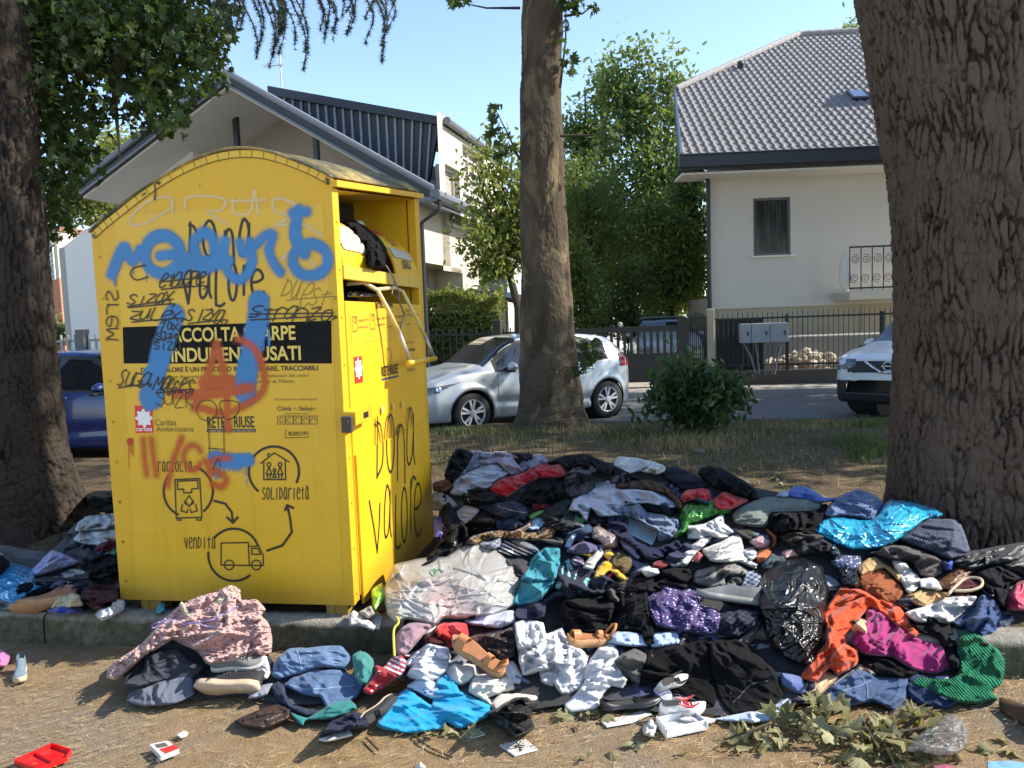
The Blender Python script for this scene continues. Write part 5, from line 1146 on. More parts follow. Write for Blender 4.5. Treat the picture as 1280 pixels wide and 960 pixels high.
def cheek_text(s, tq, v0, wd, cap):
    p = np.array([-.40 + .40*math.sin(tq)**.9 + .006, zlip + (zhi - zlip)*math.cos(tq) + .004]); tg = np.array([.40*math.cos(tq), -(zhi - zlip)*math.sin(tq)]); tg /= np.linalg.norm(tg)
    text_obj('print', s, BP + BU*p[0] + BV*v0 + Z3*p[1], BV, -(BU*tg[0] + Z3*tg[1]), cap/.7, M_INKB, ck2, wd, .002)
cheek_text('51', .93, vm - .06, .11, .07); cheek_text('GIU\u0300'.replace('\u0300', ''), 1.42, vm - .08, .16, .05); cheek_text('INSERIRE QUI I SACCHETTI', .62, v2_ + .05, .24, .018)
mb = bx()
for c in (.30, .62):
    q = .45; p = np.array([-.40 + .40*math.sin(q)**.9 + .006, zlip + (zhi - zlip)*math.cos(q) + .005]); tg = np.array([.40*math.cos(q), -(zhi - zlip)*math.sin(q)]); tg /= np.linalg.norm(tg); v = v2_ + (D_ - .1 - v2_)*c
    a = np.linspace(0, 2*math.pi, 24); mb.tube(np.stack([p[0] + tg[0]*.032*np.sin(a), v + .032*np.cos(a), p[1] + tg[1]*.032*np.sin(a)], 1), .005, 5); mb.tube([(p[0] - tg[0]*.022, v - .022, p[1] - tg[1]*.022), (p[0] + tg[0]*.022, v + .022, p[1] + tg[1]*.022)], .004, 5)
mb.build('warning_roundel', simple('red_print', (.45, .05, .02), .5), ck2)
# bail handle, lock, legs, bolts
H = lambda p, o: S3(sf(*ZC(p), off=o), o)
mb = MB()
mb.tube([H((140, 560), -.1), H((205, 553), -.04), H((262, 585), .02), H((300, 655), .06), H((348, 752), .10)], .0125, 10); mb.tube([H((320, 573), -.03), H((362, 590), .03), H((420, 700), .08), H((452, 768), .11)], .0125, 10); mb.tube([H((262, 582), .02), H((330, 575), .01), H((358, 588), .03)], .011, 8)
mb.build('bail_handle', simple('worn_cream_paint', (.58, .47, .20), .5, .2, 20), bn, True)
mb = MB(); mb.tube([H((348, 752), .10), H((395, 876), .145)], .0125, 10); mb.tube([H((452, 768), .11), H((487, 853), .145)], .0125, 10); mb.build('handle_end', simple('bare_steel', (.35, .34, .32), .4, .2, 20, metal=.6), bn, True)
mb = MB(); mb.tube([H((388, 877), .145), H((492, 858), .145)], .017, 10); mb.build('handle_bar', M_YST, bn, True)
mb = MB(); mb.tube([H((295, 485), .01), H((318, 520), .03), H((345, 580), .06), H((352, 640), .05), H((368, 680), .04), H((352, 740), .05)], .005, 6); mb.tube([H((300, 490), .01), H((330, 540), .03), H((320, 600), .05), H((345, 620), .05)], .004, 6)
tag(mb.build('cord', simple('grey_cord', (.16, .16, .15), .8)), 'grey drawstring cord dangling from the hopper over the handle', 'cord')
lz = float(sf(*ZD((135, 185)))[1]); mb = bx(); mb.prism([(.0, pw - .10, lz - .05), (.0, pw - .10, lz + .05), (.06, pw - .09, lz + .045), (.06, pw - .09, lz - .02)], (0, .24, .01)); lk = mb.build('lock_box', M_YEL, bn)
mb = bx(); mb.bbox(.0, .055, pw - .13, pw - .105, lz - .05, lz + .03, .006); mb.tube([(.03, pw - .14, lz), (.03, pw - .10, lz)], .014, 10); mb.build('padlock', simple('rusty_padlock', (.07, .055, .04), .6, .4, 40, metal=.3), lk)
mb = bx(); mb.box(.0605, .062, pw + .02, pw + .09, lz - .0, lz + .03); mb.build('lock_label', M_INKB, lk)
for s0, s1 in ((-W_ + .10, -W_ + .22), (-.16, -.04)):
    for v0 in (.02, D_ - .2):
        mb = bx(); mb.prism([(s0, v0, .0), (s1, v0, .0), (s1 - .012, v0, -.125), (s0 + .012, v0, -.125)], (0, .10, 0)); mb.box(s0 + .02, s0 + .05, v0 - .006, v0 - .001, -.115, -.005); mb.build('leg', m_binpaint('leg_paint', (.40, .26, .03), 1.0, .6), bn)
mb = bx()
for z in np.linspace(.1, zL - .12, 9): mb.lathe([(0, 0), (.009, 0), (.007, .006), (0, .007)], (-W_ + .04, 0, z), 8, 'y')
for z in np.linspace(.05, zR - .2, 9): mb.lathe([(.0, 0), (.008, 0), (.006, .004), (0, .005)], (.0, pw*.5, z), 8, 'x')
b_ = mb.build('bolt_heads', M_YEL, bn); b_['kind'] = 'stuff'
# ---- printing and spray paint (raised films of paint whose edge fades)
def m_paintfilm(name, c, maxa=1.0, rough=.5, grain=0.0):
    t = NT(name); a = t.attr('alpha'); v = t.coord('Object'); n = t.noise(v, 260, 2, .6); m = t.noise(v, 5, 5)
    b = np.array(lin(c)); t.col(t.mix(m, tuple(b*.8), tuple(np.clip(b*1.2, 0, .9)))); t.set(Roughness=rough)
    if grain: a = t.math('ADD', a, t.math('MULTIPLY', t.math('SUBTRACT', n, .5), t.math('MULTIPLY', t.math('SUBTRACT', 1.0, a), t.math('MULTIPLY', a, grain*4))), True)
    t.l(t.math('MULTIPLY', a, maxa), t.b.inputs['Alpha']); return t.m
def seg_dist(X, Y, P):
    d = np.full(X.shape, 9.0)
    for (x0, y0), (x1, y1) in zip(P[:-1], P[1:]):
        dx, dy = x1 - x0, y1 - y0; L2 = dx*dx + dy*dy + 1e-12; t_ = np.clip(((X - x0)*dx + (Y - y0)*dy)/L2, 0, 1); d = np.minimum(d, np.hypot(X - x0 - t_*dx, Y - y0 - t_*dy))
    return d
def smooth_line(P, n=6):
    P = np.asarray(P, float)
    if len(P) < 3: return P
    Q = np.concatenate([[2*P[0] - P[1]], P, [2*P[-1] - P[-2]]]); out = []
    for i in range(1, len(Q) - 2):
        for t in np.linspace(0, 1, n, endpoint=False): out.append(.5*(2*Q[i] + (Q[i+1] - Q[i-1])*t + (2*Q[i-1] - 5*Q[i] + 4*Q[i+1] - Q[i+2])*t*t + (3*Q[i] - Q[i-1] - 3*Q[i+1] + Q[i+2])*t**3))
    return np.array(out + [Q[-2]])
def film(name, strokes, to3, mat, par, off, step=.003, soft=.0015, wob=0.0, label=None, halo=0.0):
    # strokes: (plane points, half width in metres, softness in metres)
    P = np.concatenate([s[0] for s in strokes]); mx = max(s[1] + s[2] for s in strokes) + .01 + halo
    x0, y0 = P.min(0) - mx; x1, y1 = P.max(0) + mx; gx = np.arange(x0, x1, step); gy = np.arange(y0, y1, step); X, Y = np.meshgrid(gx, gy); A = np.zeros(X.shape)
    for p, hw, sf_ in strokes:
        m_ = hw + sf_ + .01 + halo; i0, i1 = np.searchsorted(gx, [p[:, 0].min() - m_, p[:, 0].max() + m_]); j0, j1 = np.searchsorted(gy, [p[:, 1].min() - m_, p[:, 1].max() + m_])
        sl = (slice(max(0, j0 - 1), j1 + 1), slice(max(0, i0 - 1), i1 + 1)); d = seg_dist(X[sl], Y[sl], p)
        if wob: d = d + wob*pn(X[sl]*40, Y[sl]*40) + wob*1.6*pn(X[sl]*12, Y[sl]*12, 5.5)
        a_ = 1 - sstep(hw - sf_, hw + sf_, d)
        if halo and hw > .004: a_ = np.maximum(a_, .55*np.clip(1 - (d - hw*.75)/(halo), 0, 1)**1.7)
        A[sl] = np.maximum(A[sl], a_)
    F = grid_faces(*X.shape); F = F[(A.ravel()[F] > .004).any(1)]; ids, inv = np.unique(F, return_inverse=True)
    V = to3(np.stack([X, Y], -1).reshape(-1, 2)[ids], off); o = mobj(name, V, inv.reshape(F.shape), mat, par, attr={'alpha': A.ravel()[ids]})
    if label: o['label'] = label
    return o
PXM = 3.8/960                            # metres per photo pixel on the front plate
def strokes(Z, lines, w, soft=.4, plane=ff, sm=True, scale=3.0):
    out = []
    for L in lines:
        hw = w
        if isinstance(L, tuple) and isinstance(L[1], (int, float)): L, hw = L
        P = np.asarray(L, float); P = smooth_line(P) if sm and len(P) > 2 else P; q = plane(*Z(P)); out.append((q, hw/scale*PXM, max(.0012, soft/scale*PXM)))
    return out
def arc(cx, cy, rx, ry, a0, a1, n=28): t = np.radians(np.linspace(a0, a1, n)); return [(cx + rx*math.cos(q), cy + ry*math.sin(q)) for q in t]
# sticker film and banner
mb = MB(); q = [ff(*ZA(p)) for p in ((130, 297), (910, 258), (945, 690))] + [ff(*ZB((985, 830))), ff(*ZB((215, 838)))]; mb.add([F3(p, .0012) for p in q], [(0, 1, 2, 3, 4)]); stk = mb.build('sticker_sheet', M_YST, bn)
mb = MB(); mb.add([F3(ff(*ZA(p)), .0024) for p in ((161, 717), (943, 692), (945, 853), (165, 853))], [(0, 1, 2, 3)]); ban = mb.build('black_banner', simple('black_banner_print', (.008, .008, .008), .7, .4, 6, spec=.15), bn)
def ftext(s, Z, x0, y, x1, cap, mat, bold=.0, par=None, off=.0034, y1=None, plane=ff, to3=F3):
    a, b = plane(*Z((x0, y))), plane(*Z((x1, y if y1 is None else y1))); u2 = b - a; wd = np.linalg.norm(u2); u2 /= wd
    c = plane(*Z((x0, y - cap))); h = abs(c[1] - a[1]); u3 = to3(u2, 0) - to3(np.zeros(2), 0); up3 = Z3 - u3*u3[2]; up3 /= np.linalg.norm(up3)
    return text_obj('lettering', s, to3(a, off), u3, up3, h/.70, mat, par or bn, wd, bold, thick=0)
M_BANT = simple('yellow_print', (.72, .52, .10), .5); M_GREYT = simple('grey_print', (.18, .12, .02), .5)
ftext('RACCOLTA SCARPE', ZA, 318, 772, 810, 50, M_BANT, .0022, ban, y1=762); ftext('INDUMENTI USATI', ZA, 345, 846, 830, 50, M_BANT, .0022, ban, y1=838)
ftext('DONA VALORE È UN PROCESSO IN FASI CHIARE, TRACCIABILI', ZA, 230, 886, 893, 17, M_INKB, .0006, stk, y1=878)
ftext('La donazione dei vestiti ai più bisognosi viene curata dai volontari dei centri', ZA, 270, 910, 860, 13, M_GREYT, 0, stk, y1=903); ftext('Caritas presenti nelle parrocchie della Diocesi di Milano', ZA, 300, 932, 805, 13, M_GREYT, 0, stk, y1=925)
ftext('www.donavalore.it', ZB, 480, 83, 645, 14, M_INKB, 0, stk)
ftext('PER SEGNALAZIONI E INFORMAZIONI', ZB, 731, 121, 888, 7, M_GREYT, 0, stk); ftext('Città e Salute', ZB, 740, 159, 887, 15, M_GREYT, .0008, stk); ftext('Responsabilità Sociale', ZB, 772, 173, 858, 6, M_GREYT, 0, stk); ftext('02 69311971', ZB, 783, 253, 858, 15, M_INKB, .0004, stk)
ftext('Caritas', ZB, 283, 215, 362, 24, M_GREYT, 0, stk); ftext('Ambrosiana', ZB, 287, 238, 428, 20, M_GREYT, 0, stk)
ftext('RETE', ZB, 479, 224, 545, 42, M_INKB, .0012, stk); ftext('RIUSE', ZB, 580, 222, 655, 42, M_INKB, .0012, stk)
mb = MB(); mb.add([F3(ff(*ZB(p)), .0022) for p in ((476, 228), (660, 228), (660, 241), (476, 241))], [(0, 1, 2, 3)]); mb.build('logo_bar', simple('navy_print', (.03, .04, .07), .5), stk)
ftext('INSIEME PER LA SECONDA VITA DEI VESTITI', ZB, 482, 239, 655, 7, M_BANT, 0, stk)
def redlogo(Z, plane, to3, q, par, offs=(.0022, .003)):
    mb = MB(); mb.add([to3(plane(*Z(p)), offs[0]) for p in q], [(0, 1, 2, 3)]); o = mb.build('red_emblem', simple('red_emblem_print', (.62, .02, .015), .45), par)
    q = np.array([plane(*Z(p)) for p in q]); c = q.mean(0)*.92 + q[:2].mean(0)*.08; r = np.linalg.norm(q[1] - q[0])*.40
    st_ = [(np.array([c + r*.25*np.array([math.cos(a), math.sin(a)]), c + r*(1.05 if k % 2 == 0 else .85)*np.array([math.cos(a), math.sin(a)])]), .0055 if k % 2 == 0 else .003, .001) for k in range(16) for a in [k*math.pi/8]]
    film('emblem_flame', st_, to3, simple('white_print', (.75, .74, .70), .5), o, offs[1], .002); return o
rl_ = redlogo(ZB, ff, F3, ((206, 141), (272, 140), (277, 242), (210, 244)), stk)
ftext('caritas', ZB, 212, 236, 272, 17, simple('white_print', (.75, .74, .70), .5), .0004, stk)
# hand-lettered words as strokes in a unit box (x right, y down)
HF = {'D': [[(.05, .98), (.12, .02), (.1, .05)], [(.02, .04), (.5, .1), (.85, .4), (.75, .75), (.05, .98)]], 'O': [arc(.5, .5, .42, .5, -90, 275)], 'N': [[(.1, .98), (.12, .1)], [(.12, .3), (.35, .05), (.7, .12), (.85, .5), (.9, 1.02)]], 'A': [[(.85, .3), (.7, .05), (.4, 0), (.15, .4), (.12, .85), (.35, 1), (.7, .8), (.85, .3)], [(.85, .1), (.85, .75), (1, .98)]],
      'V': [[(.0, .05), (.35, .55), (.6, 1.0)], [(.6, 1.0), (.75, .5), (.8, .1)]], 'L': [[(.2, .02), (.15, .55), (.18, .97)], [(.18, .97), (.6, 1.0), (1, .93)]], 'R': [[(.2, 1), (.2, .1)], [(.2, .3), (.5, .05), (.95, .1)]], 'E': [[(.12, .5), (.6, .45), (.9, .3), (.7, .05), (.35, .05), (.1, .4), (.2, .85), (.55, 1), (.95, .85)]],
      'C': [arc(.55, .5, .42, .48, -50, -310)], 'T': [[(.5, 0), (.45, .6), (.55, 1)], [(.1, .22), (.9, .18)]], 'I': [[(.5, .05), (.5, 1)]], 'S': [[(.85, .12), (.5, 0), (.15, .2), (.45, .48), (.85, .7), (.6, 1), (.1, .9)]], 'Z': [[(.1, .05), (.9, .05), (.15, .95), (.9, .98)]], 'U': [[(.1, 0), (.12, .7), (.4, 1), (.75, .8), (.85, 0)], [(.85, 0), (.9, 1)]], 'G': [arc(.5, .5, .42, .48, -50, -330), [(.9, .6), (.55, .6)], [(.9, .6), (.85, 1)]], 'M': [[(.05, 1), (.15, .05), (.5, .6), (.85, .05), (.95, 1)]], 'X': [[(.1, 0), (.9, 1)], [(.9, 0), (.1, 1)]], 'Y': [[(.1, 0), (.5, .5)], [(.95, 0), (.3, 1.15)]], 'B': [[(.15, 1), (.15, 0), (.7, .1), (.6, .45), (.2, .48), (.85, .6), (.75, .95), (.15, 1)]], 'K': [[(.1, 0), (.15, 1)], [(.85, .0), (.15, .5), (.9, 1)]], 'H': [[(.1, 0), (.1, 1)], [(.9, 0), (.9, 1)], [(.1, .5), (.9, .45)]]}
def hand(ch, x0, y0, x1, y1): return [[(x0 + p[0]*(x1 - x0), y0 + p[1]*(y1 - y0)) for p in L] for L in HF[ch]]
def word(s, x0, y0, x1, y1, jit=0, rs=None, slope=0.0, gap=.22):
    n = len(s); w = (x1 - x0)/n; out = []; sh = .38 if jit >= 9 else 0
    for i, ch in enumerate(s):
        j = rs.uniform(-jit, jit, 4) if jit else (0, 0, 0, 0); dy = slope*(i*w)
        out += hand(ch, x0 + i*w + j[0], y0 + j[1] + dy, x0 + (i + 1 - gap)*w + j[2], y1 + j[3] + dy)
    if sh: out = [[(x + sh*(y1 - y) - sh*(y1 - y0)/2, y + 3*math.sin(x*.09)) for x, y in L] for L in out] + [[(x0 + w*.2, y1 + 6), ((x0 + x1)/2, y1 - 2), (x1 + w*.2, y1 - 8), (x1 + w*.05, y1 + 5)]]
    return out
big = []
for ch, b in zip('DONAVALORE', ((410, 330, 447, 450), (458, 318, 514, 452), (540, 345, 582, 470), (592, 315, 642, 450), (375, 490, 428, 628), (445, 480, 492, 608), (504, 500, 542, 638), (555, 480, 592, 617), (606, 475, 650, 595), (638, 500, 692, 600))): big += hand(ch, *b)
film('hand_lettering', strokes(ZA, big, 5.2, .8), F3, m_paintfilm('brown_black_ink', (.018, .012, .006)), stk, .0024, .0025)
big = []
for ch, b in zip('DONAVALORE', ((212, 195, 240, 415), (247, 175, 281, 390), (287, 205, 322, 425), (322, 155, 356, 362), (185, 490, 234, 690), (238, 445, 267, 635), (280, 475, 302, 675), (303, 450, 329, 652), (335, 398, 361, 610), (350, 430, 383, 630))): big += hand(ch, *b)
zf = 16
film('hand_lettering', strokes(ZD, big, 6.4, .8, lambda x, y: sf(x, y, .017)), S3, m_paintfilm('black_ink', (.012, .010, .008)), dn, .018, .003)
# icons: bin, truck, house, arrows, small words
ic = [arc(400, 465, 92, 92, -215, -242 + 0, 8)]
ic = [arc(407, 462, 92, 96, 115, 215), arc(407, 462, 92, 96, -72, 50), [(357, 418), (450, 414), (458, 560), (362, 562), (357, 418)], [(366, 424), (442, 421), (444, 452), (420, 453), (420, 467), (390, 468), (389, 454), (367, 455), (366, 424)], [(366, 562), (366, 570), (380, 570), (380, 562)], [(440, 562), (440, 570), (455, 570), (455, 561)],
      [(410, 478), (392, 505), (402, 512)], [(410, 478), (428, 505), (418, 512)], [(385, 512), (380, 535), (402, 542), (405, 530)], [(435, 512), (440, 535), (418, 542), (415, 530)], [(395, 498), (410, 520), (425, 498)],
      arc(728, 388, 94, 94, 130, 385), [(678, 358), (730, 318), (784, 352)], [(690, 352), (690, 418), (772, 418), (770, 348)], [(705, 330), (705, 322), (714, 322)], arc(709, 362, 7, 8, 0, 360, 12), arc(751, 362, 7, 8, 0, 360, 12), arc(730, 383, 5, 6, 0, 360, 10), [(709, 370), (699, 398), (720, 398), (709, 370)], [(751, 370), (741, 398), (762, 398), (751, 370)], [(704, 398), (704, 414)], [(714, 398), (714, 414)], [(746, 398), (746, 414)], [(757, 398), (757, 414)], [(730, 390), (724, 410), (736, 410), (730, 390)],
      arc(578, 700, 96, 98, 52, 185), arc(578, 700, 96, 98, -138, -20), [(530, 656), (632, 654), (636, 740), (530, 738), (530, 656)], [(636, 668), (672, 668), (688, 702), (688, 740), (636, 740)], [(645, 676), (668, 676), (678, 698), (645, 698), (645, 676)], arc(560, 738, 18, 18, 0, 360, 20), arc(662, 738, 18, 18, 0, 360, 20),
      [(505, 498), (545, 508), (570, 540), (574, 578)], [(553, 560), (574, 580), (592, 560)], [(703, 684), (760, 665), (795, 615), (788, 560), (778, 516)], [(770, 532), (778, 514), (800, 524)]]
heavy = [1, 1, 0, 0, 0, 0, 0, 0, 0, 0, 0, 1] + [0]*13 + [1, 1] + [0]*5 + [1, 1, 1, 1]
st_ = strokes(ZB, ic, 1.5, .5, sm=False); st_ = [(p, .0062 if h else .0034, s) for (p, hw, s), h in zip(st_, heavy)]
film('icons', st_, F3, m_paintfilm('icon_ink', (.022, .015, .006)), stk, .0027, .0022)
w = word('RACCOLTA', 292, 350, 424, 388) + word('VENDITA', 392, 634, 512, 676) + word('SOLIDARIETA', 684, 448, 862, 492) + [[(848, 440), (856, 446)]]
film('icon_captions', strokes(ZB, w, 1.8, .4), F3, m_paintfilm('caption_ink', (.016, .012, .006)), stk, .0027, .0022)
ic2 = [[(742 + k*30, 180), (770 + k*30, 180), (770 + k*30, 210), (742 + k*30, 210), (742 + k*30, 180)] for k in range(5)] + [arc(756 + k*30, 195, 7, 9, 40*k, 300 + 20*k, 12) for k in range(5)] + [arc(778, 245, 8, 14, 110, 250, 10), [(768, 262), (862, 259)]]
film('small_icons', strokes(ZB, ic2, 1.2, .4, sm=False), F3, m_paintfilm('thin_ink', (.10, .07, .02)), stk, .0027, .0025)
# pen tags
rs = np.random.RandomState(3); tg_ = []
tg_ += [[(250, 485), (205, 495), (192, 520), (215, 540), (258, 528)]] + word('ETANZE', 302, 512, 465, 570, 9, rs, -.05, -.25) + [[(300, 548), (465, 530)]] + word('SIZAX', 180, 592, 345, 638, 9, rs, -.06, -.2) + [[(180, 640), (350, 612)]] + word('ZULEX', 190, 652, 378, 692, 9, rs, 0, -.15) + word('SIZYA', 402, 653, 545, 698, 9, rs, 0, -.2) + word('STRANZO', 632, 636, 945, 684, 10, rs, .03, -.2) + [[(640, 668), (950, 664)]]
tg_ += [[(p[1]*0 + 100 + (p[1] - 0)*1, 575 + p[0]) for p in L] for L in [[(q[0]*1.0, q[1]*45) for q in L2] for L2 in [[(x*48 + i*48, y) for x, y in L3] for i, ch in enumerate('SREM') for L3 in HF[ch]]]]
tg_ += word('ZAX', 305, 702, 372, 730, 5, rs, 0, 0) + word('SUZA', 285, 738, 375, 762, 5, rs, 0, 0) + word('SIZA', 275, 775, 378, 802, 5, rs, 0, 0) + [[(280, 770), (375, 745)]] + word('SUGA', 140, 876, 262, 938, 9, rs, .08, -.2) + word('MAGGES', 285, 900, 420, 958, 9, rs, .12, -.2)
film('pen_tags', strokes(ZA, tg_, 2.7, .7), F3, m_paintfilm('marker_ink', (.014, .012, .008), .93), bn, .0062, .0022)
tg2 = word('SUZK', 282, 85, 430, 140, 7, rs, .1, .0) + [arc(478, 158, 38, 38, 0, 360), [(525, 140), (530, 125), (560, 122), (595, 130), (598, 160), (565, 192), (540, 180), (525, 140)], [(484, 195), (488, 320)], [(540, 200), (543, 320)], [(484, 300), (545, 305)], [(500, 380), (520, 340), (530, 370)]]
film('pen_tags', strokes(ZB, tg2, 1.8, .5), F3, m_paintfilm('thin_marker_ink', (.02, .016, .008), .85), bn, .0062, .0022)
film('faint_pen_tag', strokes(ZA, word('DUEST', 770, 530, 950, 610, 12, rs, .35, .0), 1.8, .5), F3, m_paintfilm('faded_marker', (.10, .075, .02), .6), bn, .0036, .0025)
# spray paint
wt = [([(352, 262), (340, 232), (270, 238), (205, 290), (190, 328), (240, 330), (345, 272)], 5), ([(345, 250), (350, 290)], 5), ([(400, 275), (400, 235), (470, 225), (545, 240), (530, 280), (480, 285), (550, 330)], 5), ([(575, 235), (580, 290), (640, 285), (655, 205), (670, 290)], 5), ([(560, 245), (700, 240)], 5), ([(820, 262), (760, 235), (725, 245), (735, 285), (790, 300), (740, 335), (830, 330), (905, 370)], 6), ([(760, 460), (810, 420), (840, 430), (880, 490)], 6)]
film('faded_white_graffiti', strokes(ZA, wt, 5, 3), F3, m_paintfilm('faded_white_spray', (.72, .58, .30), .62), bn, .0042, .004)
bl_ = [([(122, 515), (140, 470), (166, 420), (186, 455), (205, 462), (228, 430)], 22), (arc(312, 445, 66, 70, 30, 345), 24), ([(300, 450), (360, 445), (415, 462), (380, 520)], 20), ([(440, 450), (430, 400), (470, 360), (505, 400), (500, 480), (450, 500), (430, 450)], 20), ([(385, 480), (450, 470), (520, 480), (560, 470)], 22), ([(545, 395), (540, 450), (565, 520), (610, 535), (645, 480), (640, 400)], 20), ([(600, 400), (620, 440), (690, 380), (725, 370), (710, 430), (735, 490), (752, 512)], 18), (arc(866, 465, 66, 60, 100, 455), 20), ([(822, 280), (812, 330), (812, 385), (842, 440)], 24), ([(800, 288), (850, 285)], 20),
       ([(355, 672), (335, 720), (310, 800), (288, 880), (262, 975)], 42), ([(672, 620), (668, 690), (648, 780), (628, 880), (620, 960)], 42)]
st_ = strokes(ZA, bl_, 20, 9) + strokes(ZB, [([(270, 20), (285, 100), (262, 128)], 34), ([(625, 70), (628, 100)], 38), ([(505, 335), (560, 345), (632, 345)], 27), ([(540, 365), (600, 370)], 12)], 30, 7)
dr_ = []
for x, y, l in ((200, 478, 40), (250, 500, 48), (132, 520, 40), (560, 530, 40), (640, 540, 30), (710, 600, 190), (690, 600, 200)): dr_.append(([(x, y), (x + 1, y + l)], 2.2))
st_ += strokes(ZA, dr_, 2, .8)
dr_ = [([(x, 350), (x + 1, y)], 2.4) for x, y in ((500, 400), (512, 415), (522, 410), (540, 392), (560, 385), (575, 388), (600, 400), (622, 432), (628, 440), (612, 405))] + [([(x, 95), (x + 1, y)], 2.6) for x, y in ((255, 150), (270, 160), (290, 150), (305, 148), (600, 130), (615, 140), (640, 132), (650, 128))]
st_ += strokes(ZB, dr_, 2, .8)
film('blue_graffiti', st_, F3, m_paintfilm('blue_spray', (.035, .20, .45), .90, .5, .8), bn, .005, .0028, wob=.003, halo=.028)
og = [([(430, 150), (470, 60), (515, -90)], 15), ([(515, -90), (545, 40), (558, 225)], 15), ([(360, 95), (460, 100), (640, 75)], 20), ([(590, -110), (655, -75), (690, 10), (680, 95), (560, 165), (450, 150)], 13), ([(470, 55), (560, 50)], 26), ([(240, 268), (244, 340), (252, 400)], 9), ([(268, 268), (276, 330), (287, 400)], 9), ([(382, 262), (350, 350), (330, 438)], 9), (arc(424, 335, 34, 46, 30, 330), 9), ([(560, 336), (500, 345), (490, 375), (530, 395), (550, 420), (530, 445), (500, 435)], 10), ([(470, 345), (490, 400)], 9)]
film('orange_graffiti', strokes(ZB, og, 9, 7), F3, m_paintfilm('orange_spray', (.55, .085, .012), .74, .5, .8), bn, .0056, .0028, wob=.003, halo=.03)
rd_ = [(arc(190, 275, 5, 5, 0, 360, 10), 9), ([(184, 280), (186, 335)], 2), ([(192, 280), (194, 320)], 2), ([(200, 278), (201, 330)], 1.8), ([(186, 330), (186, 372)], 1.2)]
film('red_spray_blot', strokes(ZB, rd_, 3, 2), F3, m_paintfilm('red_spray', (.50, .02, .01), .9), bn, .005, .0025)
mk = [([(283, 182), (285, 205), (283, 238)], 5), ([(290, 178), (302, 176)], 6), ([(238, 222), (247, 216)], 4), ([(450, 188), (452, 190)], 3), ([(930, 165), (932, 178)], 5), ([(52, 372), (58, 380)], 4)]
film('grime_streak', strokes(ZA, mk, 3, 2), F3, m_paintfilm('grime', (.03, .022, .01), .75), bn, .0068, .003, wob=.002)
# side printing: instructions sheet, emblem and small logos
sp2 = lambda x, y: sf(x, y, .005)
mb = MB(); mb.add([S3(sp2(*ZC(p)), .0055) for p in ((152, 680), (412, 645), (438, 768), (160, 800))], [(0, 1, 2, 3)]); sh = mb.build('instruction_sheet', M_YST, dn)
stx = lambda s, x0, y0, x1, y1, cap, mat=M_INKB, b=0.0: ftext(s, ZC, x0, y0, x1, cap, mat, b, sh, .0068, y1, sp2, S3)
stx('ISTRUZIONI', 255, 658, 322, 652, 22, M_INKB, .001); stx('VESTITI', 185, 712, 225, 708, 9); stx('SACCHETTI', 258, 704, 300, 700, 9); stx('SCARPE', 330, 696, 360, 693, 9); stx('BORSE', 392, 690, 425, 686, 9); stx('USATI PULITI', 185, 738, 222, 735, 8); stx('CHIUSI', 258, 728, 290, 725, 8); stx('APPAIATE', 330, 722, 358, 719, 8)
bxs = [[(160 + k*70, 692 - k*9), (178 + k*70, 690 - k*9), (180 + k*70, 748 - k*9), (162 + k*70, 750 - k*9), (160 + k*70, 692 - k*9)] for k in range(4)] + [arc(172 + k*70, 705 - k*9, 5, 10, 0, 360, 12) for k in range(4)] + [arc(305, 840, 12, 22, 150, 400, 14), [(296, 845), (308, 910)], [(318, 845), (308, 910)]]
film('instruction_icons', strokes(ZC, bxs, 1.4, .4, sp2, False, 3.2), S3, m_paintfilm('side_ink', (.03, .02, .008)), dn, .0072, .0028)
stx('RETE RIUSE', 278, 930, 344, 916, 40, M_INKB, .0012); stx('Città e Salute', 372, 832, 412, 826, 14, M_INKB, .0005); stx('02 69311971', 380, 910, 412, 906, 12); stx('SERVIZIO DI RACCOLTA', 365, 800, 410, 795, 8, M_GREYT)
mb = MB(); mb.add([S3(sp2(*ZC(p)), .0062) for p in ((278, 938), (345, 924), (345, 932), (279, 947))], [(0, 1, 2, 3)]); mb.build('logo_bar', simple('teal_print', (.03, .06, .09), .5), dn)
redlogo(ZC, sp2, S3, ((166, 852), (198, 848), (203, 952), (172, 958)), dn, (.0065, .0075))
# round holes/labels above the lower flap
mb = MB(); zz_ = [sf(*ZD(p), .005) for p in ((228, 155), (268, 145), (303, 136))]
for q in zz_: mb.add([S3(q + .018*np.array([math.cos(a), math.sin(a)*1.3]), .0185) for a in np.linspace(0, 2*math.pi, 14, endpoint=False)], [tuple(range(14))])
mb.build('round_label', simple('worn_label', (.62, .50, .18), .5), dn)
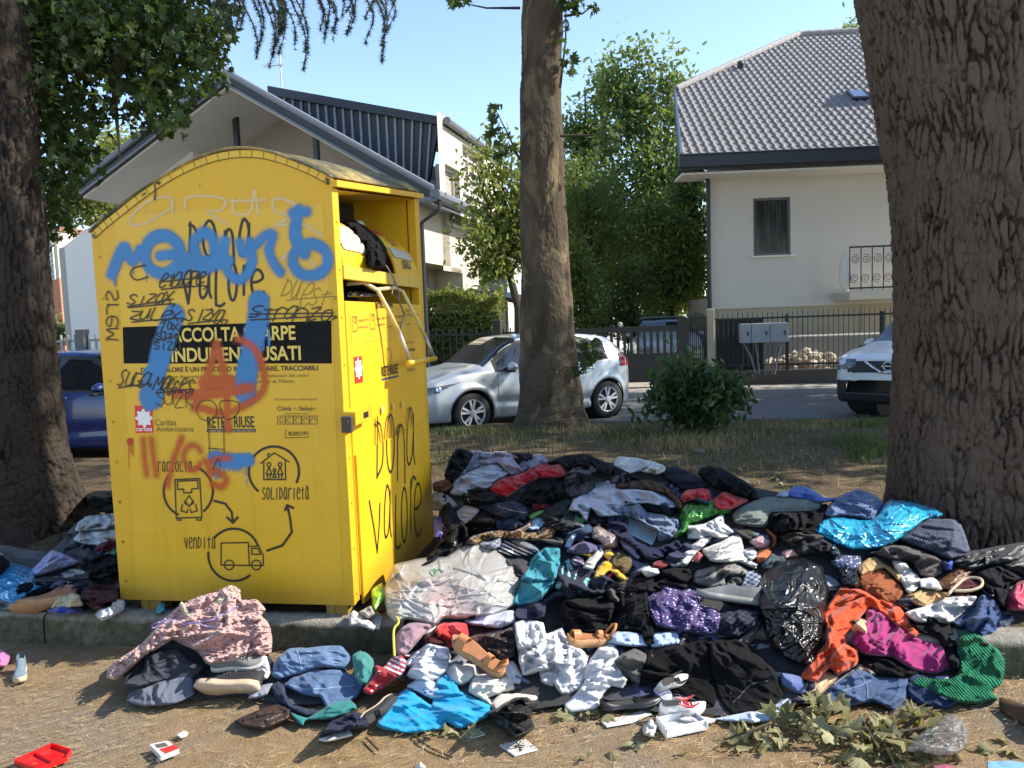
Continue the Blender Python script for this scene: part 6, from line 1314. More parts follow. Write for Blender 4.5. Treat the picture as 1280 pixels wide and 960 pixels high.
# ------------------------------------------------------------------ the heap: cloth materials
_MC = {}
def cloth(c, style='plain', c2=None):
    k = (c, style, c2)
    if k in _MC: return _MC[k]
    t = NT(f'{style}_fabric'); uv = t.coord('UV'); b = np.array(lin(c)); b = b*min(1.0, .50/max(b.max(), 1e-6)); n = t.noise(uv, 7, 5, .6); fz = t.noise(uv, 90, 4, .7)
    base = t.mix(n, tuple(b*.80), tuple(np.clip(b*1.15, 0, .86))); base = t.mix(t.ramp(fz, [(.35, .0), (.75, .28)]), base, tuple(np.clip(b*1.35 + .002, 0, .88)))
    rough, bs, sheen, h = .95, .35, float(np.clip(b.max()*.6, .0, .18)), t.noise(uv, 240, 3, .6); dist = .004
    cc = c4(c2 or c)[:3]
    if style == 'denim':
        w = t.noise(t.coord('UV', (1, 1, 1), (0, 0, .8)), 55, 4, .7); base = t.mix(t.ramp(w, [(.42, 0.0), (.72, .55)]), base, tuple(np.clip(b*1.8 + .03, 0, .8))); rough = .95
    elif style == 'knit':
        wv = t.n('ShaderNodeTexWave'); wv.inputs['Scale'].default_value = 26; wv.inputs['Distortion'].default_value = 5.0; wv.inputs['Detail'].default_value = 3; wv.inputs['Detail Scale'].default_value = .6; t.l(t.coord('UV', (1, 1, 1), (0, 0, .5)), wv.inputs[0]); h = wv.outputs[0]; bs, dist = 1.0, .012
        base = t.mix(t.ramp(h, [(.1, .5), (.5, 0.0)]), base, tuple(b*.35))
    elif style == 'crochet':
        v = t.voro(uv, 46); base = t.mix(t.ramp(v, [(.12, 1.0), (.30, 0.0)]), base, tuple(b*.22)); h = v; bs, dist = 1.0, .02
    elif style == 'dots':
        v = t.voro(uv, 62, rnd=.75); base = t.mix(t.ramp(v, [(.26, 1.0), (.36, 0.0)]), base, tuple(cc))
    elif style == 'floral':
        v = t.voro(uv, 30); m = t.noise(uv, 45, 3); base = t.mix(t.ramp(t.math('ADD', v, t.math('MULTIPLY', m, .5)), [(.42, 1.0), (.52, 0.0)]), base, tuple(cc))
    elif style == 'leopard':
        v = t.voro(uv, 34); m = t.noise(uv, 20, 2); base = t.mix(t.ramp(v, [(.30, 0.0), (.40, 1.0), (.55, 1.0), (.62, .2)]), base, tuple(cc))
    elif style in ('stripes', 'plaid', 'ribs'):
        wv = t.n('ShaderNodeTexWave'); wv.inputs['Scale'].default_value = 11 if style != 'ribs' else 24; wv.inputs['Distortion'].default_value = .8; t.l(t.coord('UV', (1, 1, 1), (0, 0, .9)), wv.inputs[0])
        f = t.ramp(wv.outputs[0], [(.46, 0.0), (.54, 1.0)])
        if style == 'plaid':
            w2 = t.n('ShaderNodeTexWave'); w2.inputs['Scale'].default_value = 11; t.l(t.coord('UV', (1, 1, 1), (0, 0, 2.47)), w2.inputs[0]); f = t.math('MULTIPLY', t.math('ADD', f, t.ramp(w2.outputs[0], [(.46, 0.0), (.54, 1.0)])), .5)
        base = t.mix(f, base, tuple(cc))
    elif style == 'lace':
        v = t.voro(uv, 70); base = t.mix(t.ramp(v, [(.08, .4), (.25, 0.0)]), base, tuple(b*.4)); h = v; bs, dist = .35, .006
    elif style == 'towel': h = t.noise(uv, 150, 5, .8); bs, dist = 1.0, .012
    elif style == 'marl': base = t.mix(t.ramp(t.noise(uv, 130, 4, .8), [(.42, 0.0), (.6, 1.0)]), tuple(b*.55), tuple(np.clip(b*1.4, 0, .8)))
    elif style == 'satin': rough, sheen = .42, .1
    elif style == 'leather': rough, sheen, bs = .45, 0, .5; h = t.voro(uv, 160); dist = .003
    elif style in ('gloss', 'plastic', 'clear', 'carrier'):
        rough, sheen = (.33 if c == '0a0a0c' else .27 if style == 'gloss' else .30), 0; h = t.noise(uv, 16, 3, .5, 1.2); bs, dist = .14, .02
        t.set(Coat_Weight=.15 if c == '0a0a0c' else .6, Coat_Roughness=.1)
        base = t.mix(n, tuple(b*.9), tuple(np.clip(b*1.08, 0, .86)))
        if style == 'carrier': base = t.mix(t.ramp(t.noise(uv, 3.2, 3, .5, .6), [(.52, 0.0), (.72, .6)]), base, tuple(cc))
    elif style in ('paper', 'kraft'): sheen, rough = 0, .8; h = t.noise(uv, 25, 5, .7); bs = .3
    t.col(base); t.set(Roughness=rough, Sheen_Weight=sheen, Specular_IOR_Level=.15 if style not in ('satin', 'leather', 'gloss', 'plastic', 'clear', 'carrier') else .5); t.bump(h, bs, dist)
    if style in ('plastic', 'clear', 'carrier'):
        tl_ = t.n('ShaderNodeBsdfTranslucent'); t.l(base, tl_.inputs[0]); mx = t.n('ShaderNodeMixShader'); mx.inputs[0].default_value = .35; t.l(t.b.outputs[0], mx.inputs[1]); t.l(tl_.outputs[0], mx.inputs[2])
        if style == 'clear':
            tp = t.n('ShaderNodeBsdfTransparent'); m2 = t.n('ShaderNodeMixShader'); m2.inputs[0].default_value = .5; t.l(mx.outputs[0], m2.inputs[1]); t.l(tp.outputs[0], m2.inputs[2]); mx = m2
        t.l(mx.outputs[0], t.out.inputs[0])
    _MC[k] = t.m; return t.m
# ---- the slope of the heap: height over distance
RAMPS = {'A': [(0, 0), (2.9, 0), (3.2, .075), (3.45, .15), (3.75, .22), (4.1, .31), (4.55, .40), (5.1, .52), (5.5, .60), (6, .66), (9, .72)],
         'B': [(0, 0), (3.05, 0), (3.22, .012), (3.35, .07), (3.45, .16), (3.56, .30), (3.62, .39), (3.7, .46), (9, .6)],
         'C': [(0, .15), (3.9, .15), (4.2, .165), (4.7, .21), (5.3, .26), (5.8, .29), (9, .3)],
         'G': [(0, .002), (9, .002)], 'K': [(0, .158), (9, .158)]}
def hH(Y, r):
    q = np.array(RAMPS[r]); return np.interp(Y, q[:, 0], q[:, 1])
def solve(px, py, off, r):
    d = ray(px, py); lo = np.full(d.shape[:-1], 1.5); hi = np.full(d.shape[:-1], 9.0); s = d[..., 2]/d[..., 1]
    for _ in range(34):
        m = (lo + hi)/2; up_ = EYE[2] + s*m > hH(m, r) + off; lo = np.where(up_, m, lo); hi = np.where(up_, hi, m)
    return EYE + d*(lo/d[..., 1])[..., None]
FR = {'1': (530, 540, 4.8), '2': (760, 540, 4.8), '3': (1000, 560, 4.571), '4': (980, 700, 3.693), '5': (700, 700, 3.693), '6': (440, 680, 3.428), '7': (130, 720, 3.657), '8': (0, 560, 3.2), '0': (0, 0, 1)}
def fpoly(fr, s):
    ox, oy, k = FR[fr]; return np.array([[float(a)/k + o for a, o in zip(p.split(','), (ox, oy))] for p in s.split()])
def closed_smooth(P, n=7):
    Q = np.concatenate([P[-1:], P, P[:2]]); out = []
    for i in range(1, len(Q) - 2):
        for t in np.linspace(0, 1, n, endpoint=False): out.append(.5*(2*Q[i] + (Q[i+1] - Q[i-1])*t + (2*Q[i-1] - 5*Q[i] + 4*Q[i+1] - Q[i+2])*t*t + (3*Q[i] - Q[i-1] - 3*Q[i+1] + Q[i+2])*t**3))
    return np.array(out)
def lump(X, Y): return (.045*pn(X/95, Y/62, 3.7) + .022*pn(X/42, Y/30, 8.2))*sstep(905, 860, Y)
GEO = {}
_gi = [0]
def blob(name, P, mat, r='A', thick=.045, bulge=.03, fold=.018, lift=.01, kind='soft', parent=None, step=1.05, seed=None, dirn=None, fs=1.0, wig=1.2, collect=None):
    _gi[0] += 1; sd = _gi[0] if seed is None else seed; rs = np.random.RandomState(sd*7 + 1)
    sharp = kind in ('flat', 'box')
    Q = P if sharp else closed_smooth(P)
    if not sharp:
        n0 = len(P); tt = np.linspace(0, 1, 7, endpoint=False)[:, None]; Ln = np.concatenate([P[i] + (P[(i + 1) % n0] - P[i])*tt for i in range(n0)]); Q = .42*Q + .58*Ln
    if not sharp:
        k = np.arange(len(Q)); n_ = len(Q); w = wig*(pn(np.cos(k/n_*6.283)*n_*.035 + sd, np.sin(k/n_*6.283)*n_*.035, sd*.37) + .6*pn(np.cos(k/n_*6.283)*n_*.09 + sd, np.sin(k/n_*6.283)*n_*.09, sd*.7))
        c = Q.mean(0); dd = Q - c; Q = Q + dd/(np.linalg.norm(dd, axis=1)[:, None] + 1e-6)*w[:, None]*1.5
    x0, y0 = Q.min(0) - step*1.5; x1, y1 = Q.max(0) + step*1.5; X, Y = np.meshgrid(np.arange(x0, x1 + step, step), np.arange(y0, y1 + step, step))
    ins = inpoly(X, Y, Q)
    A_, B_ = Q, np.roll(Q, -1, 0); D2 = np.full(X.shape, 1e9); NX, NY = X.copy(), Y.copy()
    for (ax, ay), (bx_, by) in zip(A_, B_):
        dx, dy = bx_ - ax, by - ay; t_ = np.clip(((X - ax)*dx + (Y - ay)*dy)/(dx*dx + dy*dy + 1e-9), 0, 1); cx, cy = ax + t_*dx, ay + t_*dy; d = (X - cx)**2 + (Y - cy)**2; m = d < D2
        D2 = np.where(m, d, D2); NX = np.where(m, cx, NX); NY = np.where(m, cy, NY)
    dist = np.where(ins, np.sqrt(D2), 0); F = grid_faces(*X.shape); F = F[ins.ravel()[F].sum(1) >= 2]
    X = np.where(ins, X, NX); Y = np.where(ins, Y, NY)
    ym = float(solve(np.array(P[:, 0].mean()), np.array(P[:, 1].mean()), 0.0, r)[1]); m_px = ym/960
    ew = np.clip(thick/m_px*.28, 1.8, 4.5); e = np.clip(dist/ew, 0, 1); prof = np.sqrt(1 - (1 - e)**2)
    U = X*m_px; Vv = Y*m_px*1.7; th = rs.uniform(0, 3.14) if dirn is None else math.radians(dirn); ca, sa = math.cos(th), math.sin(th)
    a = (U*ca + Vv*sa)*fs; b = (-U*sa + Vv*ca)*fs; o = sd*3.71
    wa = a + .05*pn(a*4 + o, b*4, o) + .02*pn(a*11, b*11, o); wb = b + .05*pn(a*4, b*4 + 9, o)
    hgt = lift + thick*prof*.55 + bulge*.7*(np.clip(dist/max(min(dist.max(), 26), 1e-6), 0, 1))**.9 + (lump(X, Y) if r == 'A' else 0)
    ed = np.clip(dist/(ew*.8), 0, 1)
    if kind in ('soft', 'crinkle'):
        am = max((U.max() - U.min()), .05)*max(Vv.max() - Vv.min(), .05); cr = kind == 'crinkle'
        nf = int(np.clip(8 + am*(420 if cr else 190), 10, 110)); acc = np.zeros(X.shape)
        du, dv = wa, wb; a0, a1, b0, b1 = wa.min(), wa.max(), wb.min(), wb.max()
        for k in range(nf + int(nf*.8)):
            cu, cv = rs.uniform(a0, a1), rs.uniform(b0, b1); g = rs.normal()*(.95 if cr else .50) + 1.57; L = rs.uniform(.07, .34)*(1.0 if not cr else .8); w = rs.uniform(.007, .042)*(1 if not cr else .5)
            if k >= nf: L *= .7; w = rs.uniform(.0035, .0075)
            x = (wa - cu)*math.cos(g) + (wb - cv)*math.sin(g); y = -(wa - cu)*math.sin(g) + (wb - cv)*math.cos(g) + rs.normal()*1.6*x*x
            tp = np.clip(1 - (x/L)**2, 0, 1)**1.3
            if rs.uniform() < .5: y = -y
            pr = np.where(y > 0, np.exp(-(y/w)**(1.25 if cr else 1.7)), np.exp(-(y/(.38*w))**2)); acc = np.maximum(acc*.86, 0) + tp*pr*w*(.85 if not cr else .7) + acc*.14
        r1 = 1 - np.abs(pn(wa*5.5, wb*2.0, o)); r3 = 1 - np.abs(pn(wa*24, wb*12, o + 4)); r4 = pn(wa*46, wb*28, o)
        led = sstep(-.025, .025, pn(wa*3.4 + 7, wb*3.4, o + 8)) + .6*sstep(-.02, .02, pn(wa*5.4 + 17, wb*4.4, o + 18))
        k_ = fold/.018
        hgt = hgt + (.35 + .65*ed)*(.86*k_*acc + fold*(.42*r1**2 + .16*r3**1.6 + .05*r4 - .4 + .26*led))
        hd = dist*m_px; hgt = hgt - (0 if cr else .0045)*np.exp(-((hd - .026)/.006)**2)
    elif kind == 'quilt':
        s_ = np.abs(np.sin(wb*26)); hgt = hgt + ed*fold*(s_**.6 + .5*(1 - np.abs(pn(wa*12, wb*12, o)))**2)
    elif kind == 'box': hgt = lift + thick*np.clip(dist/2.0, 0, 1)
    elif kind == 'flat': hgt = lift + .004 + fold*pn(U*14 + o, Vv*14, o)*.6
    Y0 = solve(X, Y, np.zeros(X.shape), r)[..., 1]
    if r == 'B': hgt = hgt*.6
    if r in 'AB': hgt = np.where(hgt > 0, hgt*(.34 + .66*sstep(3.02, 3.42, Y0)), hgt) - (.014 if collect is not None else 0)
    V = solve(X, Y, np.maximum(hgt, .003) if collect is None else hgt, r)
    ids, inv = np.unique(F, return_inverse=True); F = inv.reshape(F.shape); V = V.reshape(-1, 3)[ids]; PX = np.stack([X.ravel()[ids], Y.ravel()[ids]], 1)
    ed_ = np.concatenate([F[:, [0, 1]], F[:, [1, 2]], F[:, [2, 3]], F[:, [3, 0]]]); key = np.sort(ed_, 1); _, ix, cn = np.unique(key, axis=0, return_inverse=True, return_counts=True); bd = ed_[cn[ix.ravel()] == 1]
    bi = np.unique(bd); W = solve(PX[bi, 0], PX[bi, 1], np.full(len(bi), -.02 if r not in ('G', 'K') else -.001), r)
    if kind == 'flat': W = V[bi] - np.array([0, 0, .004])
    mp = np.full(len(V), -1); mp[bi] = np.arange(len(bi)) + len(V); SK = np.stack([bd[:, 1], bd[:, 0], mp[bd[:, 0]], mp[bd[:, 1]]], 1)
    uvs = np.concatenate([np.stack([U.ravel()[ids], Vv.ravel()[ids]], 1), np.stack([U.ravel()[ids], Vv.ravel()[ids]], 1)[bi]])
    if collect is not None: collect.append((np.concatenate([V, W]), np.concatenate([F, SK])[:, ::-1], uvs, mat)); return
    ob = mobj(name, np.concatenate([V, W]), np.concatenate([F, SK])[:, ::-1], mat, parent, smooth=True, uv=uvs)
    GEO[ob.name] = (PX, V); return ob
def on_surf(ob, px, py, up=.003):        # nearest surface point of a cloth piece
    PX, V = GEO[ob.name]; j = np.argmin((PX[:, 0] - px)**2 + (PX[:, 1] - py)**2); return V[j] + Z3*up
def seam(ob, fr, s, col, r=.0016, name='seam', up=.001):
    P = fpoly(fr, s); Q = smooth_line(P, 8); mb = MB(); mb.tube([on_surf(ob, *q, up) for q in Q], r, 5); return mb.build(name, simple(name + '_thread', col, .8), ob)
# ---- the tangled layer underneath that nobody could count
def m_under():
    t = NT('tangled_cloth'); v = t.coord('UV', (1, 1.3, 1)); w = t.n('ShaderNodeTexVoronoi'); w.inputs['Scale'].default_value = 3.5; n = t.noise(v, 6, 4); mp = t.n('ShaderNodeVectorMath'); mp.operation = 'ADD'
    nc = t.n('ShaderNodeTexNoise'); nc.inputs['Scale'].default_value = 3; t.l(v, nc.inputs[0]); t.l(v, mp.inputs[0]); t.l(nc.outputs[1], mp.inputs[1]); t.l(mp.outputs[0], w.inputs[0])
    sp = t.n('ShaderNodeSeparateColor'); t.l(w.outputs['Color'], sp.inputs[0])
    t.col(t.ramp(sp.outputs[0], [(0, '131315'), (.3, '1b1d25'), (.5, '101012'), (.62, '262b36'), (.72, '17171a'), (.84, '2a2423'), (.92, '3a3c44')], 'CONSTANT')); t.set(Roughness=.95, Sheen_Weight=.2); t.bump(t.noise(v, 60, 4), .5, .01); return t.m
MU = m_under()
def stuff_under(P, r, label, fold=.045):
    o = blob('tangled_clothing', fpoly('0', P), MU, r, .03, .0, fold*.5, -.085 if r == 'A' else -.03, fs=.8, step=1.6); tag(o, label, 'clothing', kind='stuff')
# loose layers of cloth that show in the gaps between the garments
U_POLY = fpoly('0', '548,645 575,578 640,575 760,581 840,594 930,610 1000,626 1060,645 1120,665 1200,695 1290,700 1290,785 1240,795 1205,842 1120,872 1000,872 940,888 820,882 720,872 640,880 560,880 520,850 510,800 530,760 515,735')
UL_POLY = fpoly('0', '-20,685 60,694 100,655 146,655 160,735 146,758 60,760 -20,750')
def filler(nm, poly, r, n, label, seed, size):
    rs = np.random.RandomState(seed); out = []
    mats = [cloth(c, s_) for c, s_ in (('1a1a1d', 'plain'), ('2b2f3d', 'plain'), ('36404f', 'denim'), ('151517', 'satin'), ('4a4643', 'plain'), ('6d7078', 'plain'), ('8a8b92', 'plain'), ('2a2a2d', 'towel'), ('56627a', 'denim'), ('b3b0aa', 'plain'), ('5a4640', 'plain'), ('3c4260', 'plain'))]
    wts = np.array([2.4, 2, 2, 1.2, 2, 2, 1.6, 1.5, 1.8, 1.4, 1.2, 1.4]); wts /= wts.sum(); i = 0
    pts = []
    while len(pts) < n:
        p = poly.min(0) + rs.uniform(0, 1, 2)*(poly.max(0) - poly.min(0))
        if inpoly(p[0:1], p[1:2], poly)[0]: pts.append(p)
    pts.sort(key=lambda p: p[1])
    for k, p in enumerate(pts):
        m = rs.randint(7, 11); a = np.sort(rs.uniform(0, 6.28, m)); sz = size*np.interp(p[1], [570, 880], [.75, 1.25]); rr = rs.uniform(.45, 1.25, m)*sz
        P = p + np.stack([np.cos(a)*rr*1.25, np.sin(a)*rr*.62], 1); P[:, 1] = np.minimum(P[:, 1], np.interp(P[:, 0], [480, 560, 700, 1000, 1210, 1300], [845, 884, 884, 880, 850, 790]) if r == 'A' else 762); P[:, 0] = np.maximum(P[:, 0], np.interp(P[:, 1], [640, 690, 715, 740], [549, 549, 525, 505])) if r == 'A' else np.minimum(P[:, 0], 148)
        blob('x', P, mats[rs.choice(len(mats), p=wts)], r, .03, .02, .022, -.055 + .02*k/n, 'soft', step=1.6, collect=out, wig=1.2)
    V = []; F = []; UV = []; MI = []; ml = []; b = 0
    for v, f, u, m in out:
        if m not in ml: ml.append(m)
        V.append(v); F.append(f + b); UV.append(u); MI += [ml.index(m)]*len(f); b += len(v)
    tag(mobj(nm, np.concatenate(V), np.concatenate(F), ml, smooth=True, uv=np.concatenate(UV), mi=MI), label, 'clothing', kind='stuff')
stuff_under('553,640 562,575 640,572 760,578 840,590 930,606 1000,622 1060,640 1120,660 1200,690 1300,695 1300,790 1240,800 1210,850 1120,880 1000,880 940,895 820,890 720,880 640,890 560,890 510,860 500,800 520,760 500,738 520,712 552,686', 'A', 'tangled dark mixed clothing underneath the separate garments of the big heap')
stuff_under('-20,680 60,690 100,650 150,650 165,740 150,765 60,765 -20,755', 'C', 'tangled dark clothing on the verge left of the yellow container', .03)
filler('loose_layers', U_POLY, 'A', 85, 'loose dark layers of clothing filling the gaps of the big heap', 77, 46)
filler('loose_layers', UL_POLY, 'C', 14, 'loose dark clothing filling the gaps left of the yellow container', 78, 34)
o = blob('tangled_clothing', fpoly('0', '150,835 205,795 260,752 300,745 332,765 335,815 350,835 430,835 445,862 400,880 350,880 300,868 230,876 175,872'), MU, 'B', .02, .0, .012, -.03, step=2.0); tag(o, 'dark clothing underneath the crochet cardigan and jeans against the kerb', 'clothing', kind='stuff')
